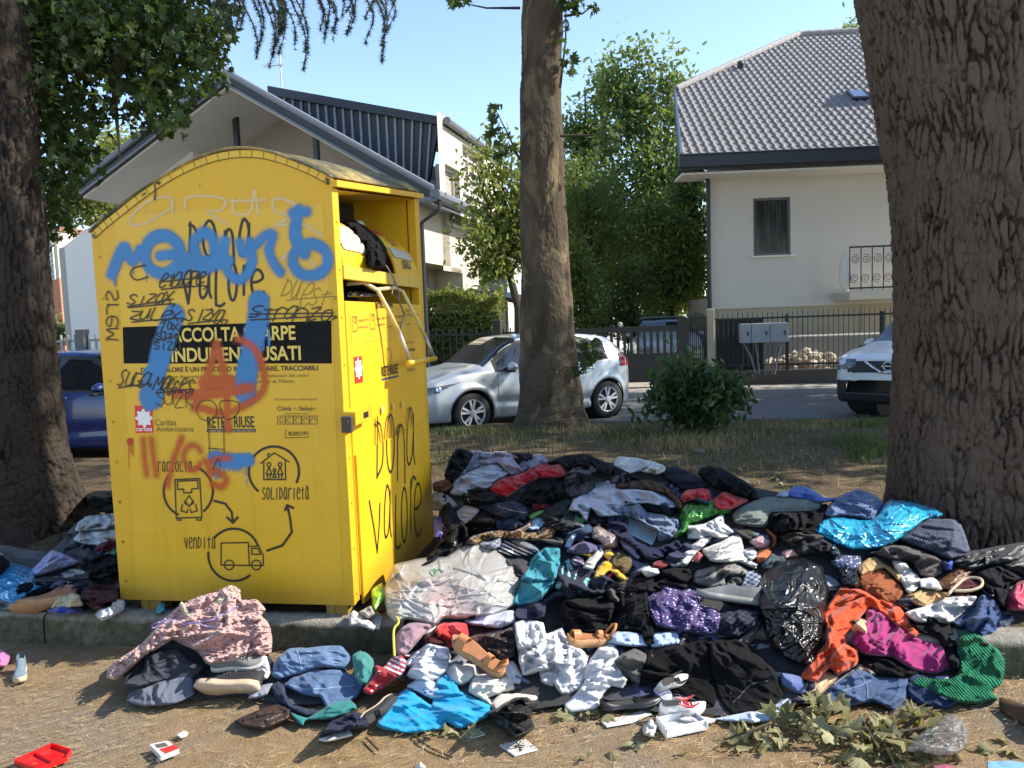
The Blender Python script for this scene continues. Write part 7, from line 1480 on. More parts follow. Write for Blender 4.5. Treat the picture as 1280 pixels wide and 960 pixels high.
# ------------------------------------------------------------------ every garment of the heap, back to front
# frame | outline | colour | style | second colour | kind | thickness | bulge | fold | name | category | label
TAB = '''
0|506,722 530,700 549,676 551,645 553,610 574,645 588,668 568,692 540,704 516,718|17171b|plain||soft|.06|.05|.022|black_leggings|leggings|black leggings squeezed between container side and white plastic bag
1|120,260 150,180 190,100 270,108 300,150 210,280 150,310|131316|plain||soft|.06|.04|.02|jacket|jacket|black jacket at the far back corner of the heap next to the container
1|560,150 520,120 470,118 640,130 665,160 620,180|1a1a1f|plain||soft|.05|.03|.02|trousers|trousers|black trousers at the very back behind the lilac sweatshirt
1|165,300 175,240 230,160 290,112 350,118 410,130 300,210 240,260 190,320|6d6f7d|plain||soft|.05|.04|.02|hoodie|hoodie|dusk grey hoodie at the back left of the heap behind the pale sheet
1|570,195 620,150 690,128 750,178 650,220 600,235|73798a|denim||soft|.05|.03|.02|denim_jacket|jacket|grey denim jacket peeking out behind the red sweater
1|740,185 850,138 960,132 1090,180 1250,250 1300,290 1100,262 950,205 870,230 810,195|16171b|plain||soft|.06|.04|.025|coat|coat|long black coat along the rear crest of the heap right of the red sweater
1|240,250 330,168 430,118 520,128 560,190 612,240 520,262 440,192 330,205|8a8497|plain||soft|.055|.03|.02|sweatshirt|sweatshirt|lilac grey sweatshirt with its sleeve thrown over the pale blue sheet
1|150,370 180,300 250,248 340,198 440,190 512,250 430,290 380,345 230,385|9aa4b4|plain||soft|.05|.04|.018|sheet|sheet|pale grey blue sheet bunched left of the red sweater
1|385,345 440,288 600,240 690,163 760,198 830,183 878,215 850,262 800,277 690,282 600,322 500,390 430,375|a31420|plain||soft|.06|.04|.02|sweater|sweater|crimson red sweater spread across the shaded back of the heap
1|835,300 870,215 1000,188 1140,220 1270,262 1270,330 1040,300 1010,342 900,402 850,385|121215|satin||soft|.06|.04|.022|windbreaker|jacket|black windbreaker between the red sweater and the white shirt
2|310,250 350,215 410,208 500,240 605,332 520,345 440,350 330,270|1c1d28|plain||quilt|.06|.04|.02|quilted_jacket|jacket|dark navy quilted jacket behind the bright red fleece
2|538,250 560,215 605,203 680,218 800,278 890,350 908,405 850,405 700,360 600,318|101013|plain||soft|.07|.05|.022|jacket|jacket|black jacket at the back right of the bright red fleece
2|30,200 60,148 200,158 340,198 348,240 300,258 180,240 120,248 40,212|dcdcd8|lace||soft|.04|.03|.016|blouse|blouse|white lace blouse on the top back edge of the heap
2|40,310 150,288 270,288 370,340 445,425 432,468 350,380 210,348 60,338|4a3527|plain||soft|.055|.04|.02|corduroy_jacket|jacket|brown corduroy jacket folded behind the white shirt
1|555,425 620,335 700,278 835,278 855,385 770,425 660,445|111114|plain||soft|.06|.04|.02|vest|vest|black vest around the small crumpled white tee below the red sweater
1|55,305 140,282 195,330 130,360 55,355|5a3527|plain||soft|.05|.03|.018|scarf|scarf|rust brown scarf close to the container corner at the back
1|50,372 110,356 182,410 205,452 150,470 50,465|77736e|plain||soft|.06|.04|.018|cap|cap|grey beige cap like cloth touching the rear container corner
1|225,350 330,333 430,368 505,415 400,445 330,442 240,432|0e0e12|denim||soft|.06|.04|.018|black_jeans|jeans|black jeans with a pale seam left of the dark blue jeans
1|55,515 120,505 185,512 225,562 180,625 120,640 55,640|4b4a96|gloss||crinkle|.06|.04|.02|purple_bag|bag|shiny purple bag wedged against the container side
1|320,442 420,418 590,418 628,482 602,535 470,525 380,485|232b3d|denim||soft|.06|.04|.02|jeans|jeans|dark indigo jeans with seam between black jeans and black vest
1|650,430 700,415 765,438 730,470 660,475|5c1018|plain||soft|.04|.02|.015|vest|top|dark red top scrap above the olive jacket
1|685,412 760,328 838,323 832,382 765,425|d9d6cf|plain||crinkle|.05|.03|.02|tee|t-shirt|small crumpled white tee lying on the black vest
1|190,480 250,438 332,458 312,512 262,575 208,545|a5a8ad|ribs|6d7078|soft|.06|.04|.012|knit_roll|sweater|pale grey chunky knit roll near the container side
1|410,530 500,510 565,520 605,562 520,595 440,590|20263c|denim||soft|.05|.03|.016|navy_leggings|leggings|navy leggings between indigo jeans and leopard scarf
1|235,560 320,488 400,478 432,560 340,625 260,615|0d0d0f|towel||soft|.06|.04|.022|fleece|fleece|fluffy black fleece beside the pale knit roll
1|690,492 780,430 855,383 905,420 905,565 840,608 740,570|26292a|plain||soft|.06|.05|.018|olive_jacket|jacket|dark olive jacket beside the white shirt with green hem
1|625,505 690,468 745,458 700,500 640,535|5d8f35|plain||soft|.04|.02|.012|lime_tshirt|top|lime green top edge above the leopard scarf
1|240,672 290,618 440,585 540,590 600,560 640,528 655,565 610,600 680,590 740,545 795,580 770,640 700,655 520,645 400,642 330,675|8a6a45|leopard|1d130c|soft|.06|.03|.02|leopard_scarf|scarf|leopard print scarf snaking across the left of the heap
1|612,588 650,520 720,473 738,540 690,590|7f97bd|denim||soft|.05|.03|.016|denim_shirt|shirt|light blue denim shirt scrap tucked in the leopard scarf
0|708,640 717,624 731,616 743,610 740,602 755,597 769,600 772,609 800,612 815,613 834,619 848,632 843,637 826,634 808,630 782,633 772,646 750,646 738,636 733,652 722,640|c6cbdc|plain||soft|.055|.04|.02|white_shirt|shirt|large white shirt with lavender tint stretched over the brown jacket
1|880,585 900,488 960,520 975,535 920,570|3f8f4f|plain||soft|.04|.02|.012|green_hem|cloth|green hem cloth below the white shirt with lavender tint
2|195,428 310,428 412,458 385,515 330,495 240,475|14141a|plain||soft|.05|.03|.02|black_tshirt|top|black top just below the large white shirt
2|-10,450 100,438 190,428 240,475 330,490 425,520 432,585 380,645 305,655 285,590 130,515 -10,505|5d6b80|plain||soft|.06|.05|.022|grey_blue_sweater|sweater|grey blue sweater beneath the face mask in mid heap
2|430,385 470,345 570,328 615,352 630,400 700,353 780,380 848,410 745,462 660,472 620,425 500,412 450,425|d02828|plain||soft|.06|.04|.02|red_fleece|fleece|bright red fleece behind the green plastic bag
2|515,405 560,358 642,368 625,425 570,442|1f4750|lace||soft|.05|.03|.02|teal_net_bag|bag|dark teal net bag on the bright red fleece
2|1075,385 1105,330 1180,325 1250,360 1300,395 1370,392 1385,408 1280,425 1160,405|4563a8|plain||soft|.05|.03|.022|blue_shirt|shirt|bright blue shirt at the back right behind the sage pillow
2|1000,392 1050,348 1085,360 1090,392|b9c6dc|plain||soft|.04|.02|.014|pale_blue_tee|t-shirt|pale blue tee scrap beside the bright blue shirt
3|130,375 200,288 330,233 430,268 480,320 412,412 240,392 150,402|53617f|plain||soft|.08|.06|.016|slate_jacket|jacket|slate blue jacket behind the turquoise plastic bag
2|745,485 870,408 1000,388 1200,402 1290,425 1250,485 980,495 960,565 860,570 760,545|687069|ribs|5c645e|soft|.08|.07|.008|pillow|pillow|long sage grey pillow lying in the right part of the heap
1|830,655 880,600 950,560 1000,540 1010,600 900,660|2c3a58|plain||soft|.05|.03|.018|navy_blouse|blouse|navy blouse between the olive jacket and the pinkish bag
1|840,690 860,640 915,585 920,620 880,700|93a6c8|plain||soft|.04|.02|.014|sky_scarf|scarf|narrow sky blue scarf strip left of the pinkish bag
2|-10,512 110,503 130,600 180,660 300,692 430,642 445,700 330,755 240,775 190,725 70,640 0,590|1b1f36|plain||soft|.06|.04|.022|navy_dress|dress|dark navy dress running under the face mask
1|850,720 870,690 960,655 1040,680 1050,720 950,740|4d4a66|plain||soft|.05|.03|.02|plum_tshirt|top|dull plum top left of the pinkish knotted bag
1|1000,640 1005,575 1042,558 1100,590 1165,620 1158,690 1085,695 1048,655|cdb9b2|plastic||crinkle|.08|.05|.022|pinkish_bag|bag|small pinkish knotted plastic bag in the middle of the heap
2|65,645 110,628 150,680 195,745 180,765 90,695|9c96c4|plain||soft|.045|.02|.014|lilac_bra|bra|lilac bra right of the pinkish knotted bag
2|340,760 400,690 500,640 520,700 440,790 380,820|33364a|plain||soft|.05|.03|.018|slate_tee|t-shirt|dark slate tee left of the white printed sheets
2|380,640 385,625 430,560 418,502 460,430 560,428 640,388 658,440 742,418 738,492 640,505 500,555 470,605 405,648|4f9a3c|plastic||crinkle|.07|.05|.026|green_bag|bag|crumpled translucent green plastic bag in mid heap
2|110,515 305,597 264,678 112,605|a9c2cb|paper||flat|.004|.0|.004|face_mask|face mask|pale blue disposable face mask lying flat in mid heap
2|260,800 290,770 390,775 370,800 300,830|6e1520|plain||soft|.04|.02|.015|maroon_tshirt|top|maroon top beneath the white printed sheets
2|960,565 978,490 1050,478 1200,468 1250,448 1310,430 1330,480 1250,600 1120,600 1000,615|0d0d0f|plain||soft|.07|.05|.022|black_dress|dress|black dress draped over the sage pillow end
2|755,590 850,578 925,640 860,655 790,625|34352f|plain||soft|.05|.03|.018|khaki_tshirt|top|dark khaki top below the sage pillow
2|1010,625 1080,600 1150,590 1300,615 1330,700 1248,725 1110,685|3b3633|plain||soft|.06|.04|.02|taupe_jacket|jacket|dark taupe jacket between black dress and black puffer
2|465,548 530,558 620,528 690,488 705,550 755,602 690,642 600,632 540,645 480,640|c3c3c2|stripes|a9a9ac|soft|.05|.03|.02|striped_sheet|sheet|greyish white striped sheet under the green plastic bag
2|370,812 470,700 555,632 640,610 605,662 520,742 470,805|d4d4d2|plain||soft|.05|.03|.018|white_sheet|sheet|white sheet band sloping left below the striped sheet
2|500,775 540,718 580,738 540,785|b13a44|floral|e8d8d0|soft|.05|.02|.012|floral_tshirt|top|small red patterned top inside the white printed blouse
2|565,705 650,668 750,618 802,620 822,742 905,792 880,822 780,782 720,792 610,775|cfcdc4|floral|8d9a94|soft|.06|.04|.026|printed_blouse|blouse|cream blouse with faint floral print in mid heap
2|840,655 870,630 920,618 972,650 962,692 900,702|c9a6ae|towel||soft|.06|.05|.012|pink_slipper|slipper|pale pink plush slipper behind the leather strap
2|800,705 870,688 908,742 860,775 815,745|c7c7d2|plain||soft|.05|.03|.016|pale_panties|underwear|pale lilac white underwear right of the cream printed blouse
2|935,585 960,578 1022,620 1012,685 975,705 985,640|7a4222|leather||soft|.05|.02|.012|leather_strap|strap|brown leather strap curled beside the pink slipper
2|885,725 960,688 985,722 930,795 895,785|b55a24|plain||soft|.045|.02|.016|orange_scarf|scarf|small rust orange scarf piece behind the black puffer
2|1035,722 1110,698 1145,740 1060,765|c79a92|plain||soft|.045|.02|.012|pink_band|cloth|salmon pink cloth band behind the black puffer
2|915,795 980,728 1060,738 1082,785 1000,820 940,835|3c4a4e|plain||soft|.05|.04|.018|teal_grey_tee|t-shirt|dark teal grey tee behind the black puffer top
2|190,830 240,805 300,812 310,850 240,880|c2c4c9|plain||soft|.045|.03|.018|white_hanky|cloth|small white hanky left of the black lace top
1|1010,890 1020,845 1080,768 1135,790 1220,880 1190,895 1110,842 1045,892|d9ac14|plain||soft|.05|.03|.02|yellow_tshirt|top|vivid yellow top beside the rolled crimson scarf
1|930,735 980,712 1020,730 1000,750|d8b01c|plain||soft|.04|.02|.012|yellow_strap|cloth|thin yellow strap left of the white crumpled bodice
1|1075,745 1085,705 1120,698 1140,735 1110,768|d4a80f|plain||soft|.05|.03|.014|yellow_bikini|bikini|round yellow bikini piece beside the khaki pouch
2|10,775 60,712 130,755 145,802 100,855 35,815|57492c|plain||soft|.06|.05|.016|khaki_pouch|pouch|khaki pouch next to the yellow pieces
1|880,770 920,735 960,760 960,800 900,810|56405a|stripes|b9a6c0|soft|.045|.02|.016|striped_tshirt|top|plum and white striped top left of the white bodice
1|950,815 985,752 1062,688 1085,730 1045,782 1005,835|dcd8d0|lace||soft|.05|.03|.016|bodice|top|white lace bodice between teal scarf and yellow top
1|985,965 1060,880 1122,838 1138,862 1065,970|b52b4f|leather||soft|.055|.03|.01|crimson_scarf|scarf|rolled crimson scarf pointing down from the yellow top
1|1070,960 1100,900 1180,880 1220,900 1200,960|3a3533|plain||soft|.05|.03|.018|brown_tee|t-shirt|dark brown tee under the yellow top tip
1|510,650 570,638 680,690 695,732 600,705|5a5f66|denim||soft|.05|.03|.014|grey_jeans|jeans|grey jeans leg below the leopard scarf
1|320,675 400,635 465,620 460,690 400,720|7d8492|plaid|4a5060|soft|.05|.03|.016|checked_shirt|shirt|blue grey checked shirt scrap left of the striped socks
1|435,725 480,648 560,678 640,690 690,712 640,745 520,745|1c1c1e|stripes|cfcfcf|soft|.05|.03|.016|monochrome_scarf|scarf|black and white striped scarf behind the white plastic bag
6|650,65 730,58 775,100 740,155 700,140|3a3a3d|marl||soft|.05|.03|.014|tweed_jacket|jacket|grey tweed jacket bit between plastic bag and teal towel
5|180,75 300,120 450,100 470,85 600,110 560,150 300,150|17171a|plain||soft|.06|.03|.02|charcoal_skirt|skirt|charcoal skirt above the purple floral dress
2|315,830 400,808 500,820 515,880 430,925 340,875|0f0f11|lace||soft|.06|.04|.024|lace_shirt|top|black lace top above the purple floral dress
2|505,885 540,828 640,800 760,778 840,828 845,872 720,865 700,935 620,938 520,905|76736d|plain||soft|.06|.05|.02|grey_trousers|trousers|warm grey trousers below the cream printed blouse
2|700,905 730,855 800,862 810,910 760,935 710,930|222226|satin||crinkle|.06|.04|.02|black_pouch|pouch|small shiny black pouch between grey trousers and checked scarf
2|785,945 800,890 832,828 900,838 935,882 912,945|2c3448|plaid|8b93a6|soft|.06|.04|.018|checked_scarf|scarf|navy checked scarf left of the black puffer
5|-10,20 40,0 130,40 200,60 270,110 180,165 20,185 -20,130|2a2c38|plain||soft|.05|.04|.022|indigo_tshirt|top|dark indigo top under the teal and white scarf
6|685,325 710,270 800,248 890,190 935,222 840,252 822,315 760,325|24283a|plain||soft|.055|.04|.02|midnight_skirt|skirt|midnight blue skirt below the teal towel
6|865,185 900,90 930,58 962,118 1032,150 1005,205 960,225 900,205|7fb0b4|crochet||soft|.055|.04|.018|teal_white_scarf|scarf|teal and white open knit scarf right of the teal towel
6|685,255 720,152 770,58 832,8 892,18 895,92 865,182 800,252 720,265|2f8fa0|towel||soft|.07|.06|.026|teal_towel|towel|crumpled teal towel beside the white plastic bag
5|385,170 400,165 450,98 490,83 560,118 640,143 685,138 645,190 660,212 720,222 752,262 742,332 680,352 600,332 440,302 408,232|44385f|dots|b9aed6|soft|.065|.05|.016|floral_dress|dress|purple dress with small white flowers in the heap centre
5|720,242 830,222 925,240 905,305 820,355 735,342|1c1d26|plaid|343848|soft|.055|.04|.018|tartan_shirt|shirt|dark tartan shirt right of the purple floral dress
5|810,385 850,340 905,285 940,265 900,360 870,395|57504a|plain||soft|.045|.03|.012|taupe_sleeve|sleeve|taupe sleeve sticking out beneath the black puffer
5|205,385 260,328 400,338 540,328 555,388 440,405 280,395|8ea3c2|denim||soft|.045|.03|.016|pale_blue_shirt|shirt|pale blue shirt under the black trousers in the centre front
5|-30,300 -10,240 20,178 180,158 260,180 220,325 60,345 10,320|141315|plain||soft|.065|.05|.022|black_hoodie|hoodie|black hoodie left of the purple floral dress above the white shirt
5|215,320 260,130 330,85 380,78 445,88 405,170 432,300 448,382 420,405 380,395 370,335|0f0f10|plain||soft|.065|.04|.018|black_trousers|trousers|black trousers folded beside the left edge of the purple dress
6|135,195 180,88 300,62 400,48 480,3 600,8 692,90 722,160 695,212 692,262 590,312 400,322 352,352 240,322 190,342 148,302|e4e2dc|carrier|c08a86|crinkle|.09|.08|.017|white_plastic_bag|plastic bag|big white plastic bag full of clothes beside the container
6|85,195 130,168 145,222 100,295 85,260|6fae2c|gloss||crinkle|.04|.02|.016|green_packet|packet|shiny green packet at the container corner
6|170,145 200,82 235,92 275,88 205,145|cdd0dc|paper||soft|.03|.01|.016|paper_wad|paper|crumpled white paper wad between container and white plastic bag
6|-10,300 10,285 60,318 105,350 90,372 40,352 -10,350|cfc9bf|plain||crinkle|.05|.02|.02|knotted_cloth|cloth|knotted white cloth on the kerb in front of the container leg
6|30,290 80,265 100,300 70,320 40,310|8f877a|plain||soft|.05|.02|.016|beige_sock|sock|beige sock beside the knotted white cloth on the kerb
6|480,330 560,300 690,285 705,330 640,365 520,350|a7a9ba|plain||soft|.045|.02|.018|lavender_sheet|sheet|lavender grey sheet below the white plastic bag
6|180,400 240,338 352,338 315,390 225,482 185,462|8b7079|plain||soft|.06|.05|.008|mauve_cushion|cushion|mauve pad leaning on the kerb left of the red top
6|215,530 260,470 340,420 420,440 420,500 300,520|bfc2cc|satin||soft|.06|.04|.02|silver_blouse|blouse|silvery white blouse between mauve pad and tan sandal
6|305,402 350,368 412,400 402,435 320,432|3c1518|plain||soft|.05|.02|.016|burgundy_band|cloth|burgundy band beside the bright red top on the kerb
6|352,372 390,333 492,338 497,412 412,455 380,425|c4201f|plain||soft|.06|.03|.022|red_tshirt|top|bright red top on the kerb left of the tan sandal
6|495,402 560,378 650,368 697,348 697,472 650,505 600,462 540,442|2b1b19|satin||soft|.06|.04|.02|brown_blouse|blouse|dark brown blouse behind the tan sandal
6|690,330 760,318 820,338 832,382 900,358 922,402 1002,470 1012,522 960,562 1005,605 900,645 860,592 880,542 830,542 730,562 708,452|dedee0|plain||soft|.06|.04|.03|white_shirt|shirt|white cotton shirt at the centre front right of the brown blouse
5|240,465 340,408 402,438 372,575 300,535|55514e|plain||soft|.05|.03|.018|grey_sweatshirt|sweatshirt|charcoal grey sweatshirt patch left of the black overcoat
5|360,585 400,428 560,388 700,355 720,480 690,600 560,545 450,560|0b0b0c|plain||soft|.06|.05|.018|overcoat|coat|black overcoat spread under the purple floral dress
5|690,375 800,362 880,392 985,500 1035,620 945,692 800,718 735,645 705,545|101011|plain||soft|.065|.05|.016|black_blazer|blazer|black blazer with stitched pocket at the lower centre right
5|500,612 550,548 640,525 725,600 712,675 655,660|09090a|plain||soft|.05|.03|.01|black_flap|cloth|small black flap with piped edge in front of the black blazer
5|430,600 470,570 510,590 520,640 480,670|b9bcc4|plain||soft|.04|.02|.016|pale_sock|sock|pale grey sock behind the black ballet flat
6|800,520 880,510 900,560 860,610 810,590|c9c9cb|plain||soft|.04|.02|.016|white_vest|vest|small white vest under the white cotton shirt
6|910,690 960,638 1010,558 1012,508 1060,440 1120,420 1145,480 1160,560 1110,610 1080,640 1050,705 940,722|e2e2e4|plain||soft|.055|.04|.028|white_trousers|trousers|white trousers sliding to the ground at the centre front
5|-10,420 80,400 130,450 110,560 60,610 -10,600|d6d6da|plain||soft|.05|.04|.024|white_blouse|blouse|white blouse just left of the white trousers
5|100,545 140,450 230,378 272,425 255,490 312,552 290,592 220,575 150,580|dadade|plain||soft|.05|.04|.024|white_polo|shirt|white polo shirt directly above the black ballet flat
6|395,545 430,508 525,518 525,572 470,605 420,590|cfcbc2|lace||soft|.05|.03|.016|lace_underwear|underwear|white lace underwear below the tan sandal
6|235,565 270,498 340,470 425,500 405,552 330,595|bdbdc4|satin||soft|.055|.04|.018|satin_slip|slip|shiny pale grey slip above the turquoise trousers
6|640,520 690,500 730,560 720,600 660,590|c8ccd4|plain||soft|.045|.02|.016|white_sock|sock|white sock between tan sandal and white cotton shirt
6|495,632 520,568 600,553 685,578 695,622 640,640 590,655 600,695 540,660|d8d2c6|plain||soft|.05|.03|.022|cream_blouse|blouse|cream blouse right of the turquoise trousers
6|590,690 640,640 700,640 790,650 790,670 720,690 620,715|cfc8ba|floral|9a5b4a|soft|.04|.02|.016|spotted_pyjama|pyjama|cream pyjama with tiny rust print behind the black boot
6|100,775 140,715 190,650 240,618 340,690 352,600 402,553 448,580 462,630 592,690 582,742 470,793 400,763 400,793 250,812 128,792|1b86ad|plain||soft|.05|.04|.024|turquoise_trousers|trousers|turquoise jersey trousers lying on the asphalt in front
6|185,700 260,648 332,690 300,722 210,727|b3ab9a|clear||crinkle|.05|.03|.02|cellophane|bag|small clear cellophane bag on the turquoise trousers
6|235,612 280,578 340,578 395,630 412,662 340,662|b9c4d8|floral|2d4f86|soft|.045|.02|.016|blue_floral_bikini|bikini|white bikini with blue flowers on the turquoise trousers
6|125,540 170,488 212,473 242,520 200,575|c8c3cf|stripes|9c2230|soft|.045|.02|.016|striped_pyjama|pyjama|white red striped pyjama beside the red patterned scarf
6|45,622 100,558 98,520 150,538 205,560 150,605 80,645|8e1c22|floral|e0d8d2|soft|.05|.03|.016|red_scarf|scarf|red patterned scarf right of the teal knit slipper
7|850,620 930,648 1050,578 1130,568 1155,610 1050,652 925,658 908,685 870,650|2d6f6c|plain||soft|.03|.015|.014|teal_shirt|shirt|teal shirt beneath the folded blue jeans
'''
TAB4 = '''
3|860,655 980,588 1150,560 1330,535 1330,745 1120,665 960,695|111113|satin||soft|.07|.06|.02|black_anorak|anorak|black anorak before the massive trunk at the far right
3|575,522 640,470 740,398 862,408 922,440 968,570 952,622 862,642 760,602 640,555|565b6c|knit||soft|.10|.08|.012|grey_knit|sweater|grey blue ribbed knit jumper right of the turquoise bag
3|65,475 120,400 240,390 410,410 470,330 520,298 640,308 760,340 818,375 800,397 700,422 565,530 440,582 300,582 200,550 100,505|2ba0c4|gloss||crinkle|.09|.08|.020|turquoise_bag|plastic bag|turquoise glossy plastic bag at the top right of the heap
3|0,430 70,348 125,370 155,402 95,470 155,545 60,540 0,520|0e0e10|towel||soft|.06|.04|.018|black_mitten|glove|black fluffy glove left of the turquoise glossy bag
3|-30,520 0,490 90,500 200,555 160,600 60,610 -30,600|26262a|plain||soft|.06|.04|.018|graphite_tshirt|top|graphite top between turquoise bag and black puffer
3|820,690 850,640 880,640 870,700|3a63b8|plain||soft|.04|.02|.012|royal_blue_scrap|cloth|small royal blue scrap under the grey blue jumper
3|425,605 480,558 620,558 780,618 824,650 812,712 770,742 690,735 640,652 540,642|4d4645|plain||soft|.07|.05|.02|grey_brown_hoodie|hoodie|grey brown hoodie right below the turquoise glossy bag
3|145,555 200,545 260,620 330,700 350,810 250,790 185,655|121214|gloss||crinkle|.06|.05|.02|patent_bag|bag|black patent bag behind the orange sweater
3|175,645 240,615 345,618 345,692 290,725 220,705|3f4763|dots|c9cbd8|soft|.05|.04|.016|polka_scarf|scarf|navy scarf with white spots left of the paper bag
3|525,640 600,648 642,700 692,742 682,802 620,835 575,765|dddbd8|plain||soft|.05|.03|.024|white_tee|t-shirt|white tee between the paper bag and grey brown hoodie
3|680,745 760,735 820,800 800,820 690,800|d2d0cc|plain||soft|.045|.03|.018|white_napkin|cloth|white napkin cloth right of the white tee near the brown bag
3|325,690 370,638 430,622 520,680 622,750 570,775 480,692 345,735|a78a60|kraft||crinkle|.06|.05|.014|paper_bag|paper bag|tan paper bag upright behind the orange sweater
3|335,735 400,700 480,690 540,755 575,780 618,920 540,900 400,850 345,810|7d4528|kraft||crinkle|.05|.04|.012|rust_paper|paper bag|rust brown paper sheet below the tan paper bag
3|595,845 690,808 840,818 855,882 760,905 700,918 620,880|a98b62|kraft||crinkle|.05|.03|.022|torn_paper|paper|torn tan wrapping paper right of the rust brown sheet
3|795,755 850,712 912,673 1003,700 962,742 872,825 800,805|6a4a2e|leather||crinkle|.06|.05|.014|brown_bag|handbag|brown handbag with pale cord handle at the far right
3|880,800 930,745 1030,765 1020,810 950,860 890,840|4a1722|plain||soft|.05|.03|.016|wine_tshirt|top|wine red top inside the loop of the cord handle
3|1160,840 1230,775 1330,745 1330,960 1290,935 1180,920|a91446|satin||soft|.06|.04|.024|magenta_skirt|skirt|magenta pink skirt cut by the right picture edge
3|1005,725 1120,658 1270,742 1200,795 1172,918 1140,900 1080,835 1035,775|1d1d20|towel||soft|.08|.06|.016|black_fleece|fleece|thick black fleece in front of the magenta skirt
4|555,245 640,215 760,168 892,163 885,190 805,272 740,305 620,295|d9d7d3|lace||soft|.05|.03|.022|white_lace_skirt|skirt|white lace skirt between torn paper and blue denim top
4|775,295 830,228 920,152 985,188 1018,300 970,345 900,355|2c3e63|denim||soft|.055|.04|.026|blue_sweatshirt|sweatshirt|blue sweatshirt with white print right of the white lace skirt
4|880,300 940,270 950,320 900,345|d4d6de|plain||soft|.035|.01|.012|white_print_patch|cloth|white printed cloth patch on the blue sweatshirt
4|970,352 1030,330 1110,330 1115,358 1000,370|343a4e|stripes|c0c4cc|soft|.03|.01|.012|striped_towel|towel|navy and white striped towel edge on the kerb at the right
0|946,752 948,728 956,712 972,702 1000,696 1026,708 1036,733 1033,760 1029,798 1016,832 992,830 966,812 955,788|0a0a0c|gloss||crinkle|.13|.12|.019|black_puffer|garbage bag|shiny black garbage bag standing in the heap beside the orange sweater
4|75,545 130,450 190,380 178,250 260,128 330,128 430,168 530,208 582,280 632,340 600,365 500,292 400,222 300,332 290,382 342,420 342,482 250,535 210,502 150,562|e0521c|plain||soft|.065|.05|.026|orange_sweater|sweater|bright orange sweater flowing down the right front of the heap
4|300,320 350,270 392,285 385,350 340,360|c2a47c|plain||soft|.05|.02|.018|lace_cuff|cuff|beige lace cuff between orange sweater and magenta shirt
4|295,352 370,280 385,218 450,238 520,288 600,348 732,388 775,492 700,524 600,512 500,452 400,442 330,412|8f2560|plain||soft|.06|.05|.02|magenta_shirt|shirt|magenta sweatshirt on the lower right front beside the orange sweater
4|345,450 420,435 520,470 640,515 560,545 440,545 360,490|0c0c0e|plain||soft|.05|.03|.018|black_leggings|leggings|black leggings tucked below the magenta sweatshirt
4|592,305 660,228 742,258 795,342 815,500 782,535 738,432 700,372 620,335|141416|plain||soft|.065|.05|.018|black_cardigan|cardigan|black cardigan curving between magenta sweatshirt and green knit
4|785,308 850,314 952,375 1018,460 1010,565 958,605 988,642 900,666 800,656 590,578 606,540 770,547 808,505 796,420|146b48|knit||soft|.08|.06|.026|green_cardigan|cardigan|emerald green chunky knit cardigan at the right end of the heap
4|-10,522 80,540 115,622 60,615 -10,575|566690|plain||soft|.045|.03|.018|periwinkle_shirt|shirt|periwinkle blue shirt beneath the orange sweater hem
4|95,572 180,508 252,540 192,605 140,640 105,615|b3906a|satin||soft|.055|.05|.01|beige_bra|bra|beige padded bra in front of the orange sweater hem
4|330,490 400,470 450,490 430,530 360,540|948673|plain||soft|.04|.02|.016|beige_tights|tights|beige tights tuck above the blue denim shorts
4|560,600 590,518 700,558 705,622 808,652 760,684 620,664|1d2a44|denim||soft|.05|.03|.018|navy_jeans|jeans|navy jeans under the emerald green cardigan
4|165,652 220,578 340,493 432,538 572,528 562,642 512,698 400,652 240,694|384a66|denim||soft|.055|.04|.022|denim_shorts|shorts|blue denim shorts at the lower right above the leaf branch
4|698,540 762,538 782,600 752,655 705,622|c3cad6|plain||soft|.04|.02|.012|white_pocket|cloth|white pocket lining lying against the emerald green cardigan
5|700,735 800,715 880,698 940,698 1050,638 1062,662 970,742 900,753 820,748|9fb0c4|denim||soft|.03|.015|.016|pale_denim|denim strip|pale torn denim strip on the asphalt below the black blazer
5|470,700 520,690 620,715 720,735 690,760 560,745|d0d0ce|plain||soft|.03|.015|.018|white_rag|rag|white rag behind the open white box lid
'''
